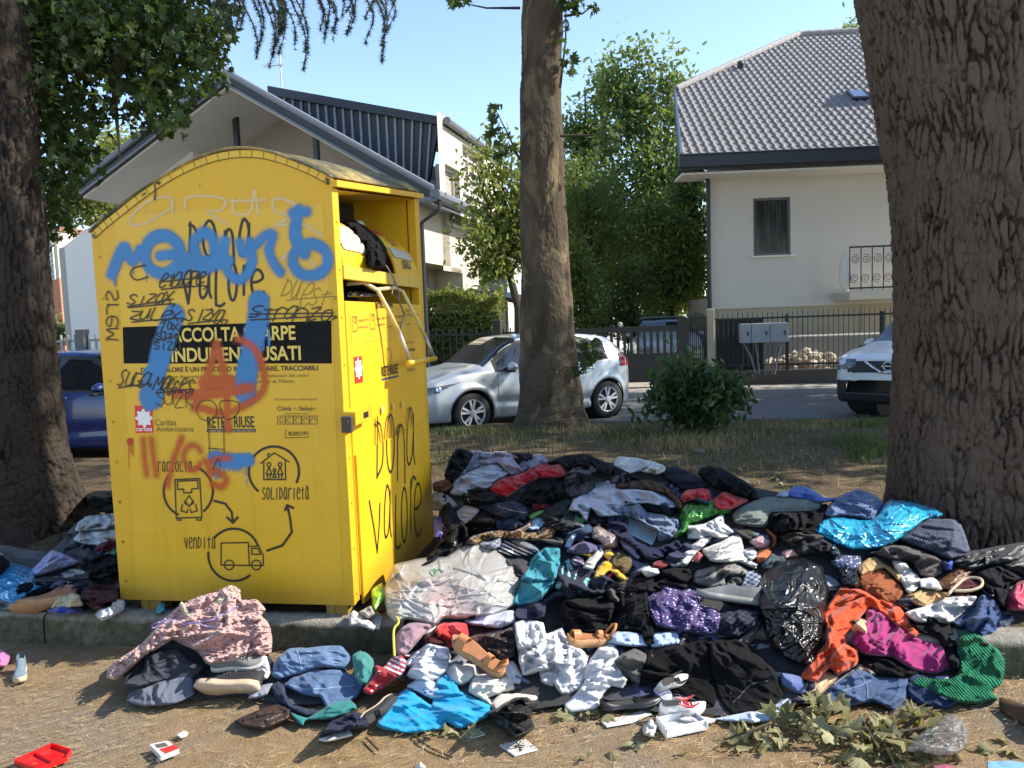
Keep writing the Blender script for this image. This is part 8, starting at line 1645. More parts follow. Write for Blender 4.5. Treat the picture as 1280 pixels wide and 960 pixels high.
TAB8 = '''
C|8|335,195 380,173 462,173 462,258 380,252|0f0f12|plain||soft|.08|.05|.016|black_bundle|bundle|black bundle on the verge behind the white tees at left
C|8|298,330 312,300 340,275 400,268 470,258 470,320 400,330 330,335|d9d9db|plain||soft|.06|.04|.026|white_tee|t-shirt|upper white tee on the verge left of the container
C|8|292,370 320,335 400,330 470,322 470,372 400,392 350,388|d2d2d6|plain||soft|.05|.03|.02|white_undershirt|undershirt|lower white undershirt against the left container corner
C|8|375,410 400,378 440,368 470,380 470,405 420,420|58182f|plain||soft|.04|.02|.014|wine_sock|sock|wine red sock below the white undershirt left of the container
C|8|410,425 440,390 475,345 475,425 440,435|4f7f72|plain||soft|.04|.02|.014|jade_sock|sock|jade green sock touching the left container corner
C|8|-40,470 0,430 40,460 20,500 -40,520|101012|plain||soft|.06|.04|.016|black_sweater|sweater|black sweater at the left picture edge above the blue bag
C|8|120,495 165,445 212,408 322,458 235,485 150,515|a3a6cf|plain||soft|.055|.04|.014|lavender_shirt|shirt|lavender shirt on the left verge behind the blue plastic bag
C|8|320,470 370,440 420,418 478,428 478,505 370,525|101013|plain||soft|.06|.04|.02|black_parka|parka|black parka beside the left container edge
C|8|200,560 240,520 330,535 340,580 260,590|23264a|plain||soft|.04|.03|.016|indigo_vest|vest|indigo vest between ankle boot and black loafer at left
C|8|-30,600 -10,505 40,463 130,478 155,540 205,545 110,592 60,635 0,610|3a8fc0|gloss||crinkle|.08|.05|.014|blue_plastic_bag|plastic bag|sky blue plastic bag at the left picture edge
C|8|50,555 100,530 200,550 190,580 110,600 60,590|0e0e11|plain||soft|.05|.02|.016|black_purse|purse|flat black purse on the blue plastic bag at left
C|8|185,655 240,630 320,635 335,655 260,665|2a3a8a|plain||soft|.03|.015|.012|cobalt_scarf|scarf|cobalt blue scarf under the cream cloth at left
C|8|318,610 340,558 400,548 475,558 465,625 385,652|3e1c22|plain||soft|.05|.04|.02|maroon_cardigan|cardigan|maroon cardigan beside the left container leg
C|8|205,640 225,600 252,568 322,588 335,632 280,640|b0a07c|plain||soft|.045|.03|.016|cream_cloth|cloth|cream cloth next to the tan ankle boot
K|8|380,668 400,640 440,628 450,600 502,610 492,652 412,692|cdd2dc|lace||soft|.045|.03|.02|white_lace_bra|bra|white lace bra on the kerb edge left of the container leg
B|7|10,462 30,408 170,308 250,220 300,170 352,128 450,90 520,68 570,42 622,58 630,108 700,108 738,150 722,182 764,240 764,350 700,374 520,412 468,402 430,352 310,292 240,332 190,362 100,442 50,478|b58f88|crochet||soft|.08|.06|.055|pink_cardigan|cardigan|dusty pink crochet cardigan heaped against the kerb in front of the container
B|7|80,505 120,470 185,425 192,360 330,330 380,380 462,420 400,470 300,475 180,505 120,535|36383f|plain||soft|.055|.04|.022|charcoal_sweatpants|sweatpants|charcoal sweatpants beneath the pink crochet cardigan
B|7|100,572 130,520 220,490 300,470 400,450 412,542 330,582 180,598|565b66|plain||soft|.04|.03|.014|grey_tee|t-shirt|grey tee on the asphalt left of the black sneakers
B|7|655,560 690,530 720,500 772,490 745,542 700,560|7b7f8a|plain||soft|.04|.02|.014|grey_sock|sock|grey sock right of the black sneakers
B|7|682,432 705,405 742,373 768,440 742,472 700,465|c9c6c0|plain||soft|.05|.03|.018|white_ankle_sock|sock|white ankle sock between black sneakers and blue jeans
B|7|755,505 795,482 826,500 832,545 868,590 960,612 1035,612 1000,636 930,642 850,612 790,560|222b3e|denim||soft|.05|.03|.018|indigo_trousers|trousers|indigo trousers under the folded blue jeans at front left
B|7|762,455 788,380 850,330 950,323 1080,318 1138,380 1100,424 1000,414 900,444 800,470|4c627f|denim||soft|.06|.05|.016|blue_jeans|jeans|upper pair of folded blue jeans at the front left
B|7|820,500 870,462 960,428 1080,428 1194,490 1160,552 1030,624 990,560 900,540|465b78|denim||soft|.055|.04|.010|folded_jeans|jeans|lower pair of folded blue jeans at the front left
G|7|985,732 1040,660 1130,620 1212,640 1205,692 1130,702 1060,715|22273a|plain||soft|.045|.03|.02|navy_shorts|shorts|navy shorts on the asphalt between jeans and turquoise trousers
G|7|978,748 1040,722 1112,698 1135,730 1020,760|d4d4d0|plain||soft|.03|.015|.012|white_underpants|underwear|white underwear lying in front of the navy shorts
G|0|-10,812 3,812 14,820 6,834 -10,832|c56a9c|plain||soft|.04|.02|.012|pink_cloth|cloth|pink cloth at the left picture edge beside the grey boot
'''
CLOTHES = {}
def rows(tab, has_r=False):
    for ln in tab.strip().split('\n'):
        p = ln.split('|'); r = p.pop(0) if has_r else 'A'; yield (r, *p)
allr = [(r, *q) for r, *q in rows(TAB)] + [(r, *q) for r, *q in rows(TAB4)] + [(r, *q) for r, *q in rows(TAB8, True)]
NR = len(allr)
for i, (r, fr, poly, hx, sty, c2, kind, th, bu, fo, nm, cat, lab) in enumerate(allr):
    P = fpoly(fr, poly); area = .5*abs(np.dot(P[:, 0], np.roll(P[:, 1], 1)) - np.dot(P[:, 1], np.roll(P[:, 0], 1)))
    lf_ = .002 + .024*i/NR if r == 'A' else .002 + .05*(i - NR + 45)/45
    if r in 'GK': lf_ = .001
    nm2 = re.sub(r'^(white|black|grey|blue|red|green|navy|pale|brown|pink|teal|yellow|lilac|purple|magenta|turquoise|beige|cream|wine|dark)_', '', nm) if nm.count('_') else nm
    o = blob(nm2, P, cloth(hx, sty, c2 or None), r, float(th)*.9, float(bu), float(fo)*(.75 if area < 900 else 1.0), lf_, kind, wig=.5 if area < 700 else 1.0)
    tag(o, lab, cat); CLOTHES[lab] = o
# ------------------------------------------------------------------ shoes, bags, papers and small litter
def gblob(fr, s, mat, label, cat, name, r='G', th=.03, bu=.02, fo=.01, kind='soft', lift=.002, **k):
    o = blob(name, fpoly(fr, s), mat, r, th, bu, fo, lift, kind, **k); tag(o, label, cat); return o
def frame_at(px, py, r, head, roll=0, tilt=0, up=.0):
    p = solve(np.array(float(px)), np.array(float(py)), (lump(np.array(float(px)), np.array(float(py))) if r == 'A' else 0) + up, r); h = math.radians(head)
    M = Matrix.Rotation(h, 3, 'Z') @ Matrix.Rotation(math.radians(tilt), 3, 'Y') @ Matrix.Rotation(math.radians(roll), 3, 'X'); M = np.array(M)
    return p, M[:, 0], M[:, 1], M[:, 2]
def shoe(label, px, py, r, head, L, mu, ms, kind='sneaker', roll=0, tilt=0, up=.02, name='shoe', cat='shoe', stripe=None, group=None):
    p, X, Y, Zx = frame_at(px, py, r, head, roll, tilt, up); o = thing(name, label, cat, p, group); L0 = L
    n = 26; s = np.linspace(0, 1, n); wo = np.interp(s, [0, .04, .15, .35, .5, .7, .86, .95, 1], [.05, .085, .115, .10, .11, .145, .125, .075, .02])*L
    off = np.interp(s, [0, .3, .6, 1], [0, .01, -.012, .012])*L; x = (s - .5)*L; ts = {'sneaker': .028, 'flat': .010, 'boot': .026, 'platform': .04, 'slipper': .016}[kind]
    toe = .012*np.clip((s - .75)/.25, 0, 1)**2
    mb = MB(p, X, Y, Zx); ring = lambda z, k: [(x[i], off[i] + wo[i]*k, z + toe[i]) for i in range(n)] + [(x[i], off[i] - wo[i]*k, z + toe[i]) for i in range(n - 1, -1, -1)]
    m = 2*n; V = ring(0, .93) + ring(ts*.3, 1.03) + ring(ts, 1.0); F = [(j*m + i, j*m + (i + 1) % m, (j + 1)*m + (i + 1) % m, (j + 1)*m + i) for j in range(2) for i in range(m)]
    F += [tuple(range(m))[::-1]]; F += [(2*m + i, 2*m + i + 1, 2*m + m - 2 - i, 2*m + m - 1 - i) for i in range(n - 1)]; mb.add(V, F); mb.build('sole', ms, o, True)
    if kind == 'platform':
        for c, w_ in ((.78, .16), (.30, .10)):
            i = int(c*n); a = np.linspace(0, math.pi, 14); hh = .055*L/.25
            V = []; 
            for dx in (-w_*L/2, w_*L/2): V += [(x[i] + dx, off[i] + wo[i]*1.02*math.cos(t), ts*.6 + hh*math.sin(t)) for t in a]
            for dx in (-w_*L/2, w_*L/2): V += [(x[i] + dx, off[i] + wo[i]*.97*math.cos(t), ts*.6 + (hh - .004)*math.sin(t)) for t in a]
            k = 14; F = [(j, j + 1, k + j + 1, k + j) for j in range(k - 1)] + [(2*k + j, 3*k + j, 3*k + j + 1, 2*k + j + 1) for j in range(k - 1)] + [(j, 2*k + j, 2*k + j + 1, j + 1) for j in range(k - 1)] + [(k + j, k + j + 1, 3*k + j + 1, 3*k + j) for j in range(k - 1)]
            mb = MB(p, X, Y, Zx); mb.add(V, F); mb.build('strap', mu, o)
        mb = MB(p, X, Y, Zx); i = int(.12*n); mb.tube([(x[3] , off[3] + wo[3], ts), (x[1] - .01, off[1] + wo[1]*.8, ts + .05), (x[0] - .012, 0, ts + .06), (x[1] - .01, off[1] - wo[1]*.8, ts + .05), (x[3], off[3] - wo[3], ts)], .007, 6)
        mb.build('heel_strap', mu, o, True)
        mb = MB(p, X, Y, Zx); V = ring(ts + .003, .88); mb.add(V, [(i, i + 1, m - 2 - i, m - 1 - i) for i in range(n - 1)]); mb.build('insole', simple('worn_insole_leather', (.30, .12, .045), .6, .25, 20), o); return o
    hc = {'sneaker': [.085, .092, .085, .078, .085, .066, .046, .030, .012], 'flat': [.045, .05, .03, .022, .02, .024, .03, .022, .008], 'slipper': [.05, .055, .05, .05, .06, .058, .05, .035, .012], 'boot': [.115, .122, .125, .115, .082, .062, .048, .034, .014]}[kind]
    h = np.interp(s, [0, .04, .15, .30, .42, .6, .8, .93, 1], hc)*L/.28
    K = 9; a = np.linspace(0, math.pi, 2*K); V = []
    op = (s > .03) & (s < {'sneaker': .42, 'flat': .60, 'slipper': .38, 'boot': .33}[kind])
    for i in range(n):
        for t in a:
            c, sn = math.cos(t), math.sin(t); V.append((x[i], off[i] + wo[i]*.97*np.sign(c)*abs(c)**.55*(1 - .18*sn if kind != 'boot' or s[i] > .35 else 1 - .05*sn), ts*.8 + toe[i] + max(h[i] - ts*.8, .004)*sn**.75))
    k = 2*K; F = []
    for i in range(n - 1):
        for j in range(k - 1):
            if op[i] and op[i + 1] and K - 4 <= j <= K + 2: continue
            F.append((i*k + j, (i + 1)*k + j, (i + 1)*k + j + 1, i*k + j + 1))
    F += [tuple(range(k))]; mb = MB(p, X, Y, Zx); mb.add(V, F); up_ = mb.build('upper', mu, o, True)
    i0, i1 = np.where(op)[0][[0, -1]]
    mb = MB(p, X, Y, Zx); V = [(x[i], off[i] + wo[i]*.86, ts + .006 + (.02 if kind == 'sneaker' else 0)) for i in range(i0, i1 + 1)] + [(x[i], off[i] - wo[i]*.86, ts + .006 + (.02 if kind == 'sneaker' else 0)) for i in range(i1, i0 - 1, -1)]
    mb.add(V, [tuple(range(len(V)))]); mb.build('insole', simple('dark_insole', (.03, .028, .028), .9), o)
    if kind == 'sneaker':
        mb = MB(p, X, Y, Zx)
        for c in np.linspace(.46, .66, 5):
            i = int(c*n); mb.tube([(x[i], off[i] + q*wo[i], ts*.8 + (h[i] - ts*.8)*(1 - abs(q)**2.2*.55) + .004) for q in np.linspace(-.45, .45, 7)], .0035, 5)
        mb.build('lace', stripe or simple('grey_laces', (.2, .2, .2), .9), o)
    if kind == 'sneaker' and stripe:
        mb = MB(p, X, Y, Zx)
        for sg in (1, -1): mb.tube([(x[int(c*n)], off[int(c*n)] + sg*wo[int(c*n)]*1.0, ts + zz) for c, zz in ((.35, .035), (.5, .022), (.62, .02), (.78, .032))], [.002, .006, .006, .002], 6)
        mb.build('side_stripe', stripe, o)
    return o
def lm(name, c, rough=.5, v=.2): return simple(name, c, rough, v, 25, bump=.3, bscale=90, bdist=.002)
S_BLK = lm('black_mesh_upper', (.016, .016, .018), .8); S_WHT = lm('dirty_white_rubber', (.50, .47, .42), .7); S_GRY = lm('grey_suede', (.15, .15, .15), .9); S_BLT = lm('black_leather', (.014, .013, .013), .38); S_TAN = lm('tan_leather', (.42, .17, .055), .5); S_CORK = lm('cork_sole', (.36, .20, .09), .8); S_BRN = lm('brown_leather', (.07, .035, .02), .45); S_TEAL = lm('teal_knit_fabric', (.06, .22, .21), .95); S_BEI = lm('beige_canvas', (.46, .35, .23), .9); S_GBL = lm('slate_suede', (.13, .18, .22), .9); S_TANB = lm('shiny_tan_leather', (.30, .15, .09), .3); S_WUP = lm('white_leather', (.68, .66, .63), .5)
shoe('black sneaker lying on its side with beige sole up on the grey tee', 282, 862, 'G', 176, .29, S_BLK, S_BEI, 'sneaker', 62, 0, .06)
shoe('dark grey sneaker with white toe sole behind the beige soled sneaker', 300, 834, 'B', 8, .24, S_GRY, S_WHT, 'sneaker', 20, 0, .05)
shoe('grey suede sneaker on top of the tartan shirt in mid heap', 910, 752, 'A', 172, .30, S_GRY, lm('grey_sole', (.20, .20, .18)), 'sneaker', 25, -8, .10)
shoe('black ballet flat on the asphalt below the white polo shirt', 789, 882, 'G', 10, .26, S_BLT, S_BLT, 'flat', 0, 0, .03)
shoe('white sneaker with red stripe under the small black flap', 853, 892, 'G', 8, .19, S_WUP, S_WHT, 'sneaker', 10, 0, .02, stripe=simple('red_shoe_stripe', (.45, .03, .04), .5))
shoe('white sneaker with black stripe poking out left of the black blazer', 838, 856, 'A', 30, .15, S_WUP, S_WHT, 'sneaker', 40, 0, .03, stripe=simple('black_shoe_stripe', (.02, .02, .02), .5))
shoe('tan strap sandal lying sole up on the dark brown blouse', 597, 824, 'A', 150, .27, S_TAN, S_CORK, 'platform', -22, -22, .10, 'sandal', 'sandal')
shoe('tan cork platform sandal under the black hoodie above the white shirts', 734, 806, 'A', 200, .22, S_TAN, S_CORK, 'platform', -10, -10, .06, 'sandal', 'sandal')
gblob('6', '0,485 20,465 55,460 90,490 95,560 70,602 30,600 8,560', cloth('3f8a84', 'towel'), 'teal knit slipper standing between the blue jeans and red scarf', 'slipper', 'slipper', 'A', .05, .04, .008)
shoe('beige espadrille leaning left of the turquoise trousers', 472, 888, 'G', 60, .23, S_BLK, S_BEI, 'slipper', 70, 0, .05)
gblob('6', '578,722 625,700 690,658 760,650 800,688 772,715 768,750 782,790 690,832 650,800 620,782', cloth('1b1a19', 'leather'), 'crumpled black leather ankle boot on the asphalt right of the turquoise trousers', 'boot', 'ankle_boot', th=.05, bu=.04, fo=.026)
shoe('slate suede ankle boot upright on the asphalt at the left edge', 26, 846, 'G', -60, .20, S_GBL, S_BEI, 'boot', 0, 0, .0, 'ankle_boot', 'boot')
shoe('tan leather ankle boot lying beside the blue plastic bag', 52, 757, 'C', 200, .30, S_TANB, S_CORK, 'boot', 70, 0, .06, 'ankle_boot', 'boot')
shoe('black loafer behind the tan ankle boot at left', 78, 727, 'C', 188, .30, S_BLT, S_BLT, 'flat', 20, 0, .08)
shoe('brown heeled boot cut by the right picture edge', 1284, 905, 'G', 95, .27, S_BRN, S_BRN, 'boot', 0, 0, 0, 'ankle_boot', 'boot')
gblob('0', '195,764 197,750 203,748 208,752 206,764 200,768', cloth('2f9aa8', 'gloss'), 'turquoise flip flop standing in the dark under the container', 'flip flop', 'flip_flop', 'K', .03, .01, .002)
# brown leather case
c = gblob('7', '595,662 680,622 792,582 852,612 852,652 722,702 640,688', cloth('3a2a24', 'leather'), 'brown leather glasses case on the asphalt below the blue jeans', 'case', 'leather_case', th=.045, bu=.015, fo=.004)
seam(c, '7', '600,668 660,655 720,640 850,615', (.02, .015, .012), .004, 'zip', .002)
# papers
M_PAPER = cloth('e2e1dc', 'paper'); 
cd = gblob('6', '630,860 742,834 798,880 695,907', M_PAPER, 'small white card with a black palm drawing on the asphalt', 'card', 'card', kind='flat', fo=.003)
def ink(ob, fr, lines, r=.0016, col=(.02, .02, .02), name='drawing', up=.002):
    mb = MB()
    for L in lines: mb.tube([on_surf(ob, *q, up) for q in smooth_line(fpoly(fr, L), 5)], r, 4)
    return mb.build(name, simple(name + '_ink', col, .6), ob)
ink(cd, '6', ['665,882 700,875 735,872', '700,862 715,868 730,885', '690,868 712,866 745,862', '705,850 715,866 720,888', '722,848 716,864 700,880', '735,852 718,866 690,878', '775,868 772,866', '768,870 766,869'])
pc = gblob('6', '485,805 540,790 572,815 510,831', cloth('cfd0c6', 'paper'), 'small printed picture card beside the turquoise trousers', 'card', 'card', kind='flat', fo=.003)
o = blob('print', fpoly('6', '500,806 537,796 558,814 515,825'), cloth('5f7a55', 'floral', '22301f'), 'G', .001, 0, .003, .004, 'flat', parent=None); o.parent = pc; o.location = o.location - pc.location
gblob('5', '185,740 310,715 400,685 425,710 330,750 215,770', M_PAPER, 'long white paper strip on the asphalt below the ballet flat', 'paper', 'paper_strip', kind='flat', fo=.006)
gblob('5', '380,772 420,730 442,762 432,822 385,805', M_PAPER, 'crumpled white tissue left of the white box lid', 'tissue', 'tissue', th=.03, fo=.022, kind='crinkle')
gblob('7', '330,725 360,708 385,712 380,728 350,738', M_PAPER, 'torn white paper scrap on the asphalt above the cigarette packet', 'paper', 'paper_scrap', kind='flat', fo=.006)
gblob('6', '265,958 280,938 300,935 312,950 320,975 270,975', M_PAPER, 'white paper cup piece cut by the bottom picture edge', 'paper', 'paper_cup', th=.03, bu=.02)
gblob('0', '462,770 470,762 478,770 474,786 464,784', M_PAPER, 'small white tag by the container leg on the kerb', 'paper', 'paper_tag', 'K', kind='flat')
# open white box lid
p0 = [PZ(*(lambda q: (700 + q[0]/3.693, 700 + q[1]/3.693))(q), .004) for q in ((440, 762), (620, 727), (686, 782), (490, 824))]
bx_ = thing('box_lid', 'open white cardboard box lid lying on the asphalt in front of the heap', 'box', np.mean(p0, 0)); e1 = p0[1] - p0[0]; e2 = p0[3] - p0[0]; e1n = e1/np.linalg.norm(e1); 
mb = MB(); up_ = Z3*.035; 
for a_, b_ in zip(p0, p0[1:] + p0[:1]):
    nrm = np.cross(b_ - a_, Z3); nrm /= np.linalg.norm(nrm); mb.prism([a_, b_, b_ + up_ + nrm*.006, a_ + up_ + nrm*.006], nrm*.003)
mb.build('rim', simple('white_card', (.72, .72, .70), .7), bx_); mb = MB(); mb.prism([p + Z3*.003 for p in p0], Z3*.003); mb.build('base', simple('white_card_inside', (.66, .66, .65), .7), bx_)
mb = MB(); c = np.mean(p0, 0) + Z3*.008; a = np.linspace(0, 2*math.pi, 30); mb.tube(c + e1*.12*np.cos(a)[:, None] + e2*.18*np.sin(a)[:, None], .0012, 4); mb.tube([c - e1*.2 + e2*.3, c - e1*.2 - e2*.1], .0012, 4); mb.tube([c + e1*.05 - e2*.3, c - e1*.1 - e2*.1], .0012, 4); mb.build('pen_mark', simple('grey_pen', (.2, .2, .2), .6), bx_)
# cigarette packet, red tray
q = [PZ(*(lambda z: (130 + z[0]/3.657, 720 + z[1]/3.657))(z), .004) for z in ((210, 792), (290, 775), (345, 812), (262, 845))]
pk_ = thing('cigarette_packet', 'crushed red and white cigarette packet on the asphalt at lower left', 'packet', np.mean(q, 0)); mb = MB(); mb.prism(q, Z3*.02); mb.build('carton', simple('grey_white_card', (.55, .53, .50), .5, .2, 30), pk_)
m1, m2 = q[0]*.45 + q[3]*.55, q[1]*.45 + q[2]*.55; mb = MB(); mb.prism([m1*.8 + m2*.2 + Z3*.0205, m2 + Z3*.0205, q[2] + Z3*.0205, q[3]*.75 + q[2]*.25 + Z3*.0205], Z3*.001); mb.build('red_front', simple('red_card', (.52, .03, .03), .5), pk_)
mb = MB(); mb.prism([q[0]*.8 + q[1]*.2 + (q[3] - q[0])*.12 + Z3*.0205, q[0]*.2 + q[1]*.8 + (q[3] - q[0])*.12 + Z3*.0205, q[0]*.2 + q[1]*.8 + (q[3] - q[0])*.42 + Z3*.0205, q[0]*.8 + q[1]*.2 + (q[3] - q[0])*.42 + Z3*.0205], Z3*.001); mb.build('warning_panel', simple('dark_warning_print', (.10, .09, .08), .5), pk_)
gblob('7', '240,830 262,826 258,850 246,852', cloth('d0d0d0', 'clear'), 'cellophane shred under the cigarette packet', 'cellophane', 'cellophane_shred', th=.01, kind='crinkle', fo=.01)
rd = [PZ(*z, .004) for z in ((18, 956), (66, 935), (90, 943), (84, 952), (48, 966))]
ty = thing('red_tray', 'bright red plastic scoop tray on the asphalt at the lower left corner', 'tray', np.mean(rd, 0)); M_REDP = simple('red_plastic', (.62, .012, .012), .3, .08, 8, coat=.3)
mb = MB(); mb.prism(rd, Z3*.004); mb.build('base', M_REDP, ty); mb = MB()
for i in range(5):
    a_, b_ = rd[i], rd[(i + 1) % 5]; h1 = .022 if i in (0, 1, 2) else .018; mb.prism([a_ + Z3*.004, b_ + Z3*.004, b_ + Z3*h1, a_ + Z3*h1], np.cross(b_ - a_, Z3)/np.linalg.norm(b_ - a_)*.004)
mb.build('rim', M_REDP, ty); d1 = rd[1]*.55 + rd[0]*.45; d2 = rd[3]*.6 + rd[4]*.4; mb = MB(); mb.prism([d1 + Z3*.004, d2 + Z3*.004, d2 + Z3*.016, d1 + Z3*.016], (rd[0] - rd[1])*.04); mb.build('divider', M_REDP, ty)
# sleeves and collar of the crochet cardigan
cg = CLOTHES['dusty pink crochet cardigan heaped against the kerb in front of the container']
for P_ in ('12,462 32,410 170,310 250,225 330,190 350,235 310,292 240,335 190,362 100,442 50,476', '600,95 625,108 700,112 736,152 722,185 762,240 762,348 700,366 668,300 650,200'):
    o = blob('sleeve', fpoly('7', P_), cloth('b58f88', 'crochet'), 'B', .09, .09, .05, .05, 'soft', parent=None); o.parent = cg; o.location = o.location - cg.location
for P_ in ('425,190 470,150 520,95 575,43 606,58 552,112 502,168 452,203', '340,132 360,120 402,184 384,198', '245,292 285,238 325,203 348,232 304,272 264,322', '555,255 612,262 655,322 632,334 588,286'):
    o = blob('collar_band', fpoly('7', P_), cloth('c2b39a', 'crochet'), 'B', .03, .01, .01, .15, 'soft', parent=None); o.parent = cg; o.location = o.location - cg.location
# hanger
cg = CLOTHES['dusty pink crochet cardigan heaped against the kerb in front of the container']
mb = MB(); mb.tube([on_surf(cg, *q_, .10) for q_ in smooth_line(fpoly('7', '285,302 250,312 228,325 240,336 340,322 430,312 500,300 560,268 620,238'), 6)], .0032, 6); mb.tube([on_surf(cg, *q_, .098) for q_ in smooth_line(fpoly('7', '430,312 470,325 510,328 525,310'), 5)], .0026, 6)
tag(mb.build('clothes_hanger', simple('lilac_plastic', (.26, .21, .48), .35), smooth=True), 'thin lilac clothes hanger lying on the pink crochet cardigan', 'hanger')
# cord handle of the brown handbag, tape, mask loops, seams and prints
bg_ = CLOTHES['brown handbag with pale cord handle at the far right']; ANY = [g for k, g in GEO.items()]
def top_at(px, py, up=.02): return solve(np.array(float(px)), np.array(float(py)), lump(np.array(float(px)), np.array(float(py))) + .11 + up, 'A')
mb = MB(); mb.tube([top_at(*q_) for q_ in smooth_line(fpoly('3', '845,838 890,790 935,752 985,740 1030,748 1042,775 1020,800 960,815 880,815'), 6)], .007, 6); mb.build('cord_handle', simple('pale_cord', (.45, .36, .24), .9), bg_, True)
mb = MB(); mb.tube([top_at(*q_, -.0) for q_ in smooth_line(fpoly('3', '1040,790 1070,800 1108,830 1095,845 1050,815 1040,790'), 4)], .004, 5); tag(mb.build('buckle', simple('black_buckle', (.02, .02, .02), .3), None, True), 'black metal buckle lying beside the thick black fleece', 'buckle')
mb = MB(); mb.tube([top_at(*q_, -.03) for q_ in smooth_line(fpoly('6', '215,258 190,275 185,300 200,335 182,360 178,400 182,480'), 6)], .006, 5); tag(mb.build('ribbon', simple('yellow_ribbon', (.55, .42, .05), .6), None, True), 'yellow ribbon hanging from the white plastic bag over the kerb', 'ribbon')
fm = CLOTHES['pale blue disposable face mask lying flat in mid heap']
for i_, L_ in enumerate(('115,515 305,597', '112,605 264,678', '305,597 264,678')): seam(fm, '2', L_, (.62, .66, .66), .0022, 'edge_binding', .003)
for lab, fr, Ls, c_ in (('upper pair of folded blue jeans at the front left', '7', ('880,340 900,400 900,440', '920,345 1080,360', '940,365 1090,385', '930,385 1080,400'), (.30, .36, .45)), ('lower pair of folded blue jeans at the front left', '7', ('850,505 960,520 1150,500', '1140,440 1185,495'), (.25, .32, .42)),
        ('black jeans with a pale seam left of the dark blue jeans', '1', ('255,352 262,400 280,435',), (.40, .38, .33)), ('dark indigo jeans with seam between black jeans and black vest', '1', ('430,440 520,470 620,490',), (.35, .30, .22)), ('blue denim shorts at the lower right above the leaf branch', '4', ('230,575 330,500', '330,500 380,580 385,640', '200,620 300,600 400,560'), (.16, .20, .27)),
        ('black blazer with stitched pocket at the lower centre right', '5', ('800,660 880,580 960,560', '760,560 790,620'), (.06, .06, .065)), ('small black flap with piped edge in front of the black blazer', '5', ('508,612 600,640 690,670',), (.20, .20, .2)), ('big white plastic bag full of clothes beside the container', '6', ('335,120 352,108 362,122 350,136 338,130 335,120', '360,135 352,115 378,112 385,128', '372,108 392,118'), (.10, .22, .12))):
    for L_ in Ls: seam(CLOTHES[lab], fr, L_, c_, .0019 if 'plastic' not in lab else .0035, 'stitching' if 'plastic' not in lab else 'bag_print', .0015)
# black bag in the hopper and rubbish under its lip
def hblob(pts_c, off0, off1, mat, name, label, cat, seed):
    P = np.array([ZC(np.array(p, float)) for p in pts_c]); Q = closed_smooth(P); rs = np.random.RandomState(seed); x0, y0 = Q.min(0); x1, y1 = Q.max(0); X, Y = np.meshgrid(np.arange(x0, x1 + 1, 1.1), np.arange(y0, y1 + 1, 1.1)); ins = inpoly(X, Y, Q)
    A_, B_ = Q, np.roll(Q, -1, 0); D2 = np.full(X.shape, 1e9)
    for (ax, ay), (bx2, by) in zip(A_, B_):
        dx, dy = bx2 - ax, by - ay; t_ = np.clip(((X - ax)*dx + (Y - ay)*dy)/(dx*dx + dy*dy + 1e-9), 0, 1); D2 = np.minimum(D2, np.hypot(X - ax - t_*dx, Y - ay - t_*dy))
    e = np.clip(D2/9, 0, 1); k = np.interp(Y, [y0, y1], [off0, off1]); o_ = k + .05*np.sqrt(1 - (1 - e)**2) + e*(.05*(1 - np.abs(pn(X*.11, Y*.05, seed)))**2 + .025*(1 - np.abs(pn(X*.25, Y*.12, seed + 2)))**2)
    F = grid_faces(*X.shape); F = F[ins.ravel()[F].all(1)]; d = ray(X, Y); num = (BP - EYE) @ BU + o_; V = EYE + d*(num/(d @ BU))[..., None]; Wb = EYE + d*((num - o_ + k - .12)/(d @ BU))[..., None]
    n_ = X.size; ed_ = np.concatenate([F[:, [0, 1]], F[:, [1, 2]], F[:, [2, 3]], F[:, [3, 0]]]); key = np.sort(ed_, 1); _, ix, cn = np.unique(key, axis=0, return_inverse=True, return_counts=True); bd = ed_[cn[ix.ravel()] == 1]
    SK = np.stack([bd[:, 1], bd[:, 0], bd[:, 0] + n_, bd[:, 1] + n_], 1); FF = np.concatenate([F, SK]); ids, inv = np.unique(FF, return_inverse=True)
    return tag(mobj(name, np.concatenate([V.reshape(-1, 3), Wb.reshape(-1, 3)])[ids], inv.reshape(FF.shape), mat, smooth=True, uv=np.concatenate([np.stack([X.ravel(), Y.ravel()], 1)]*2)[ids]*.004), label, cat)
hblob([(125, 312), (160, 302), (200, 318), (245, 350), (290, 392), (304, 420), (298, 470), (290, 495), (225, 496), (205, 440), (175, 385), (140, 340)], -.22, .0, cloth('0b0b0d', 'plain'), 'drawstring_bag', 'black drawstring bag hanging out of the container hopper', 'bag', 4)
hblob([(135, 580), (170, 570), (215, 578), (262, 590), (268, 612), (200, 616), (135, 612)], -.20, -.05, cloth('17120f', 'gloss'), 'rubbish_bundle', 'dark crumpled rubbish stuffed in the slot below the hopper lip', 'rubbish', 6)
hblob([(170, 302), (200, 305), (215, 325), (185, 322)], -.24, -.18, cloth('b9b9b4', 'paper'), 'paper_wad', 'white paper wad behind the black drawstring bag in the hopper', 'paper', 8)
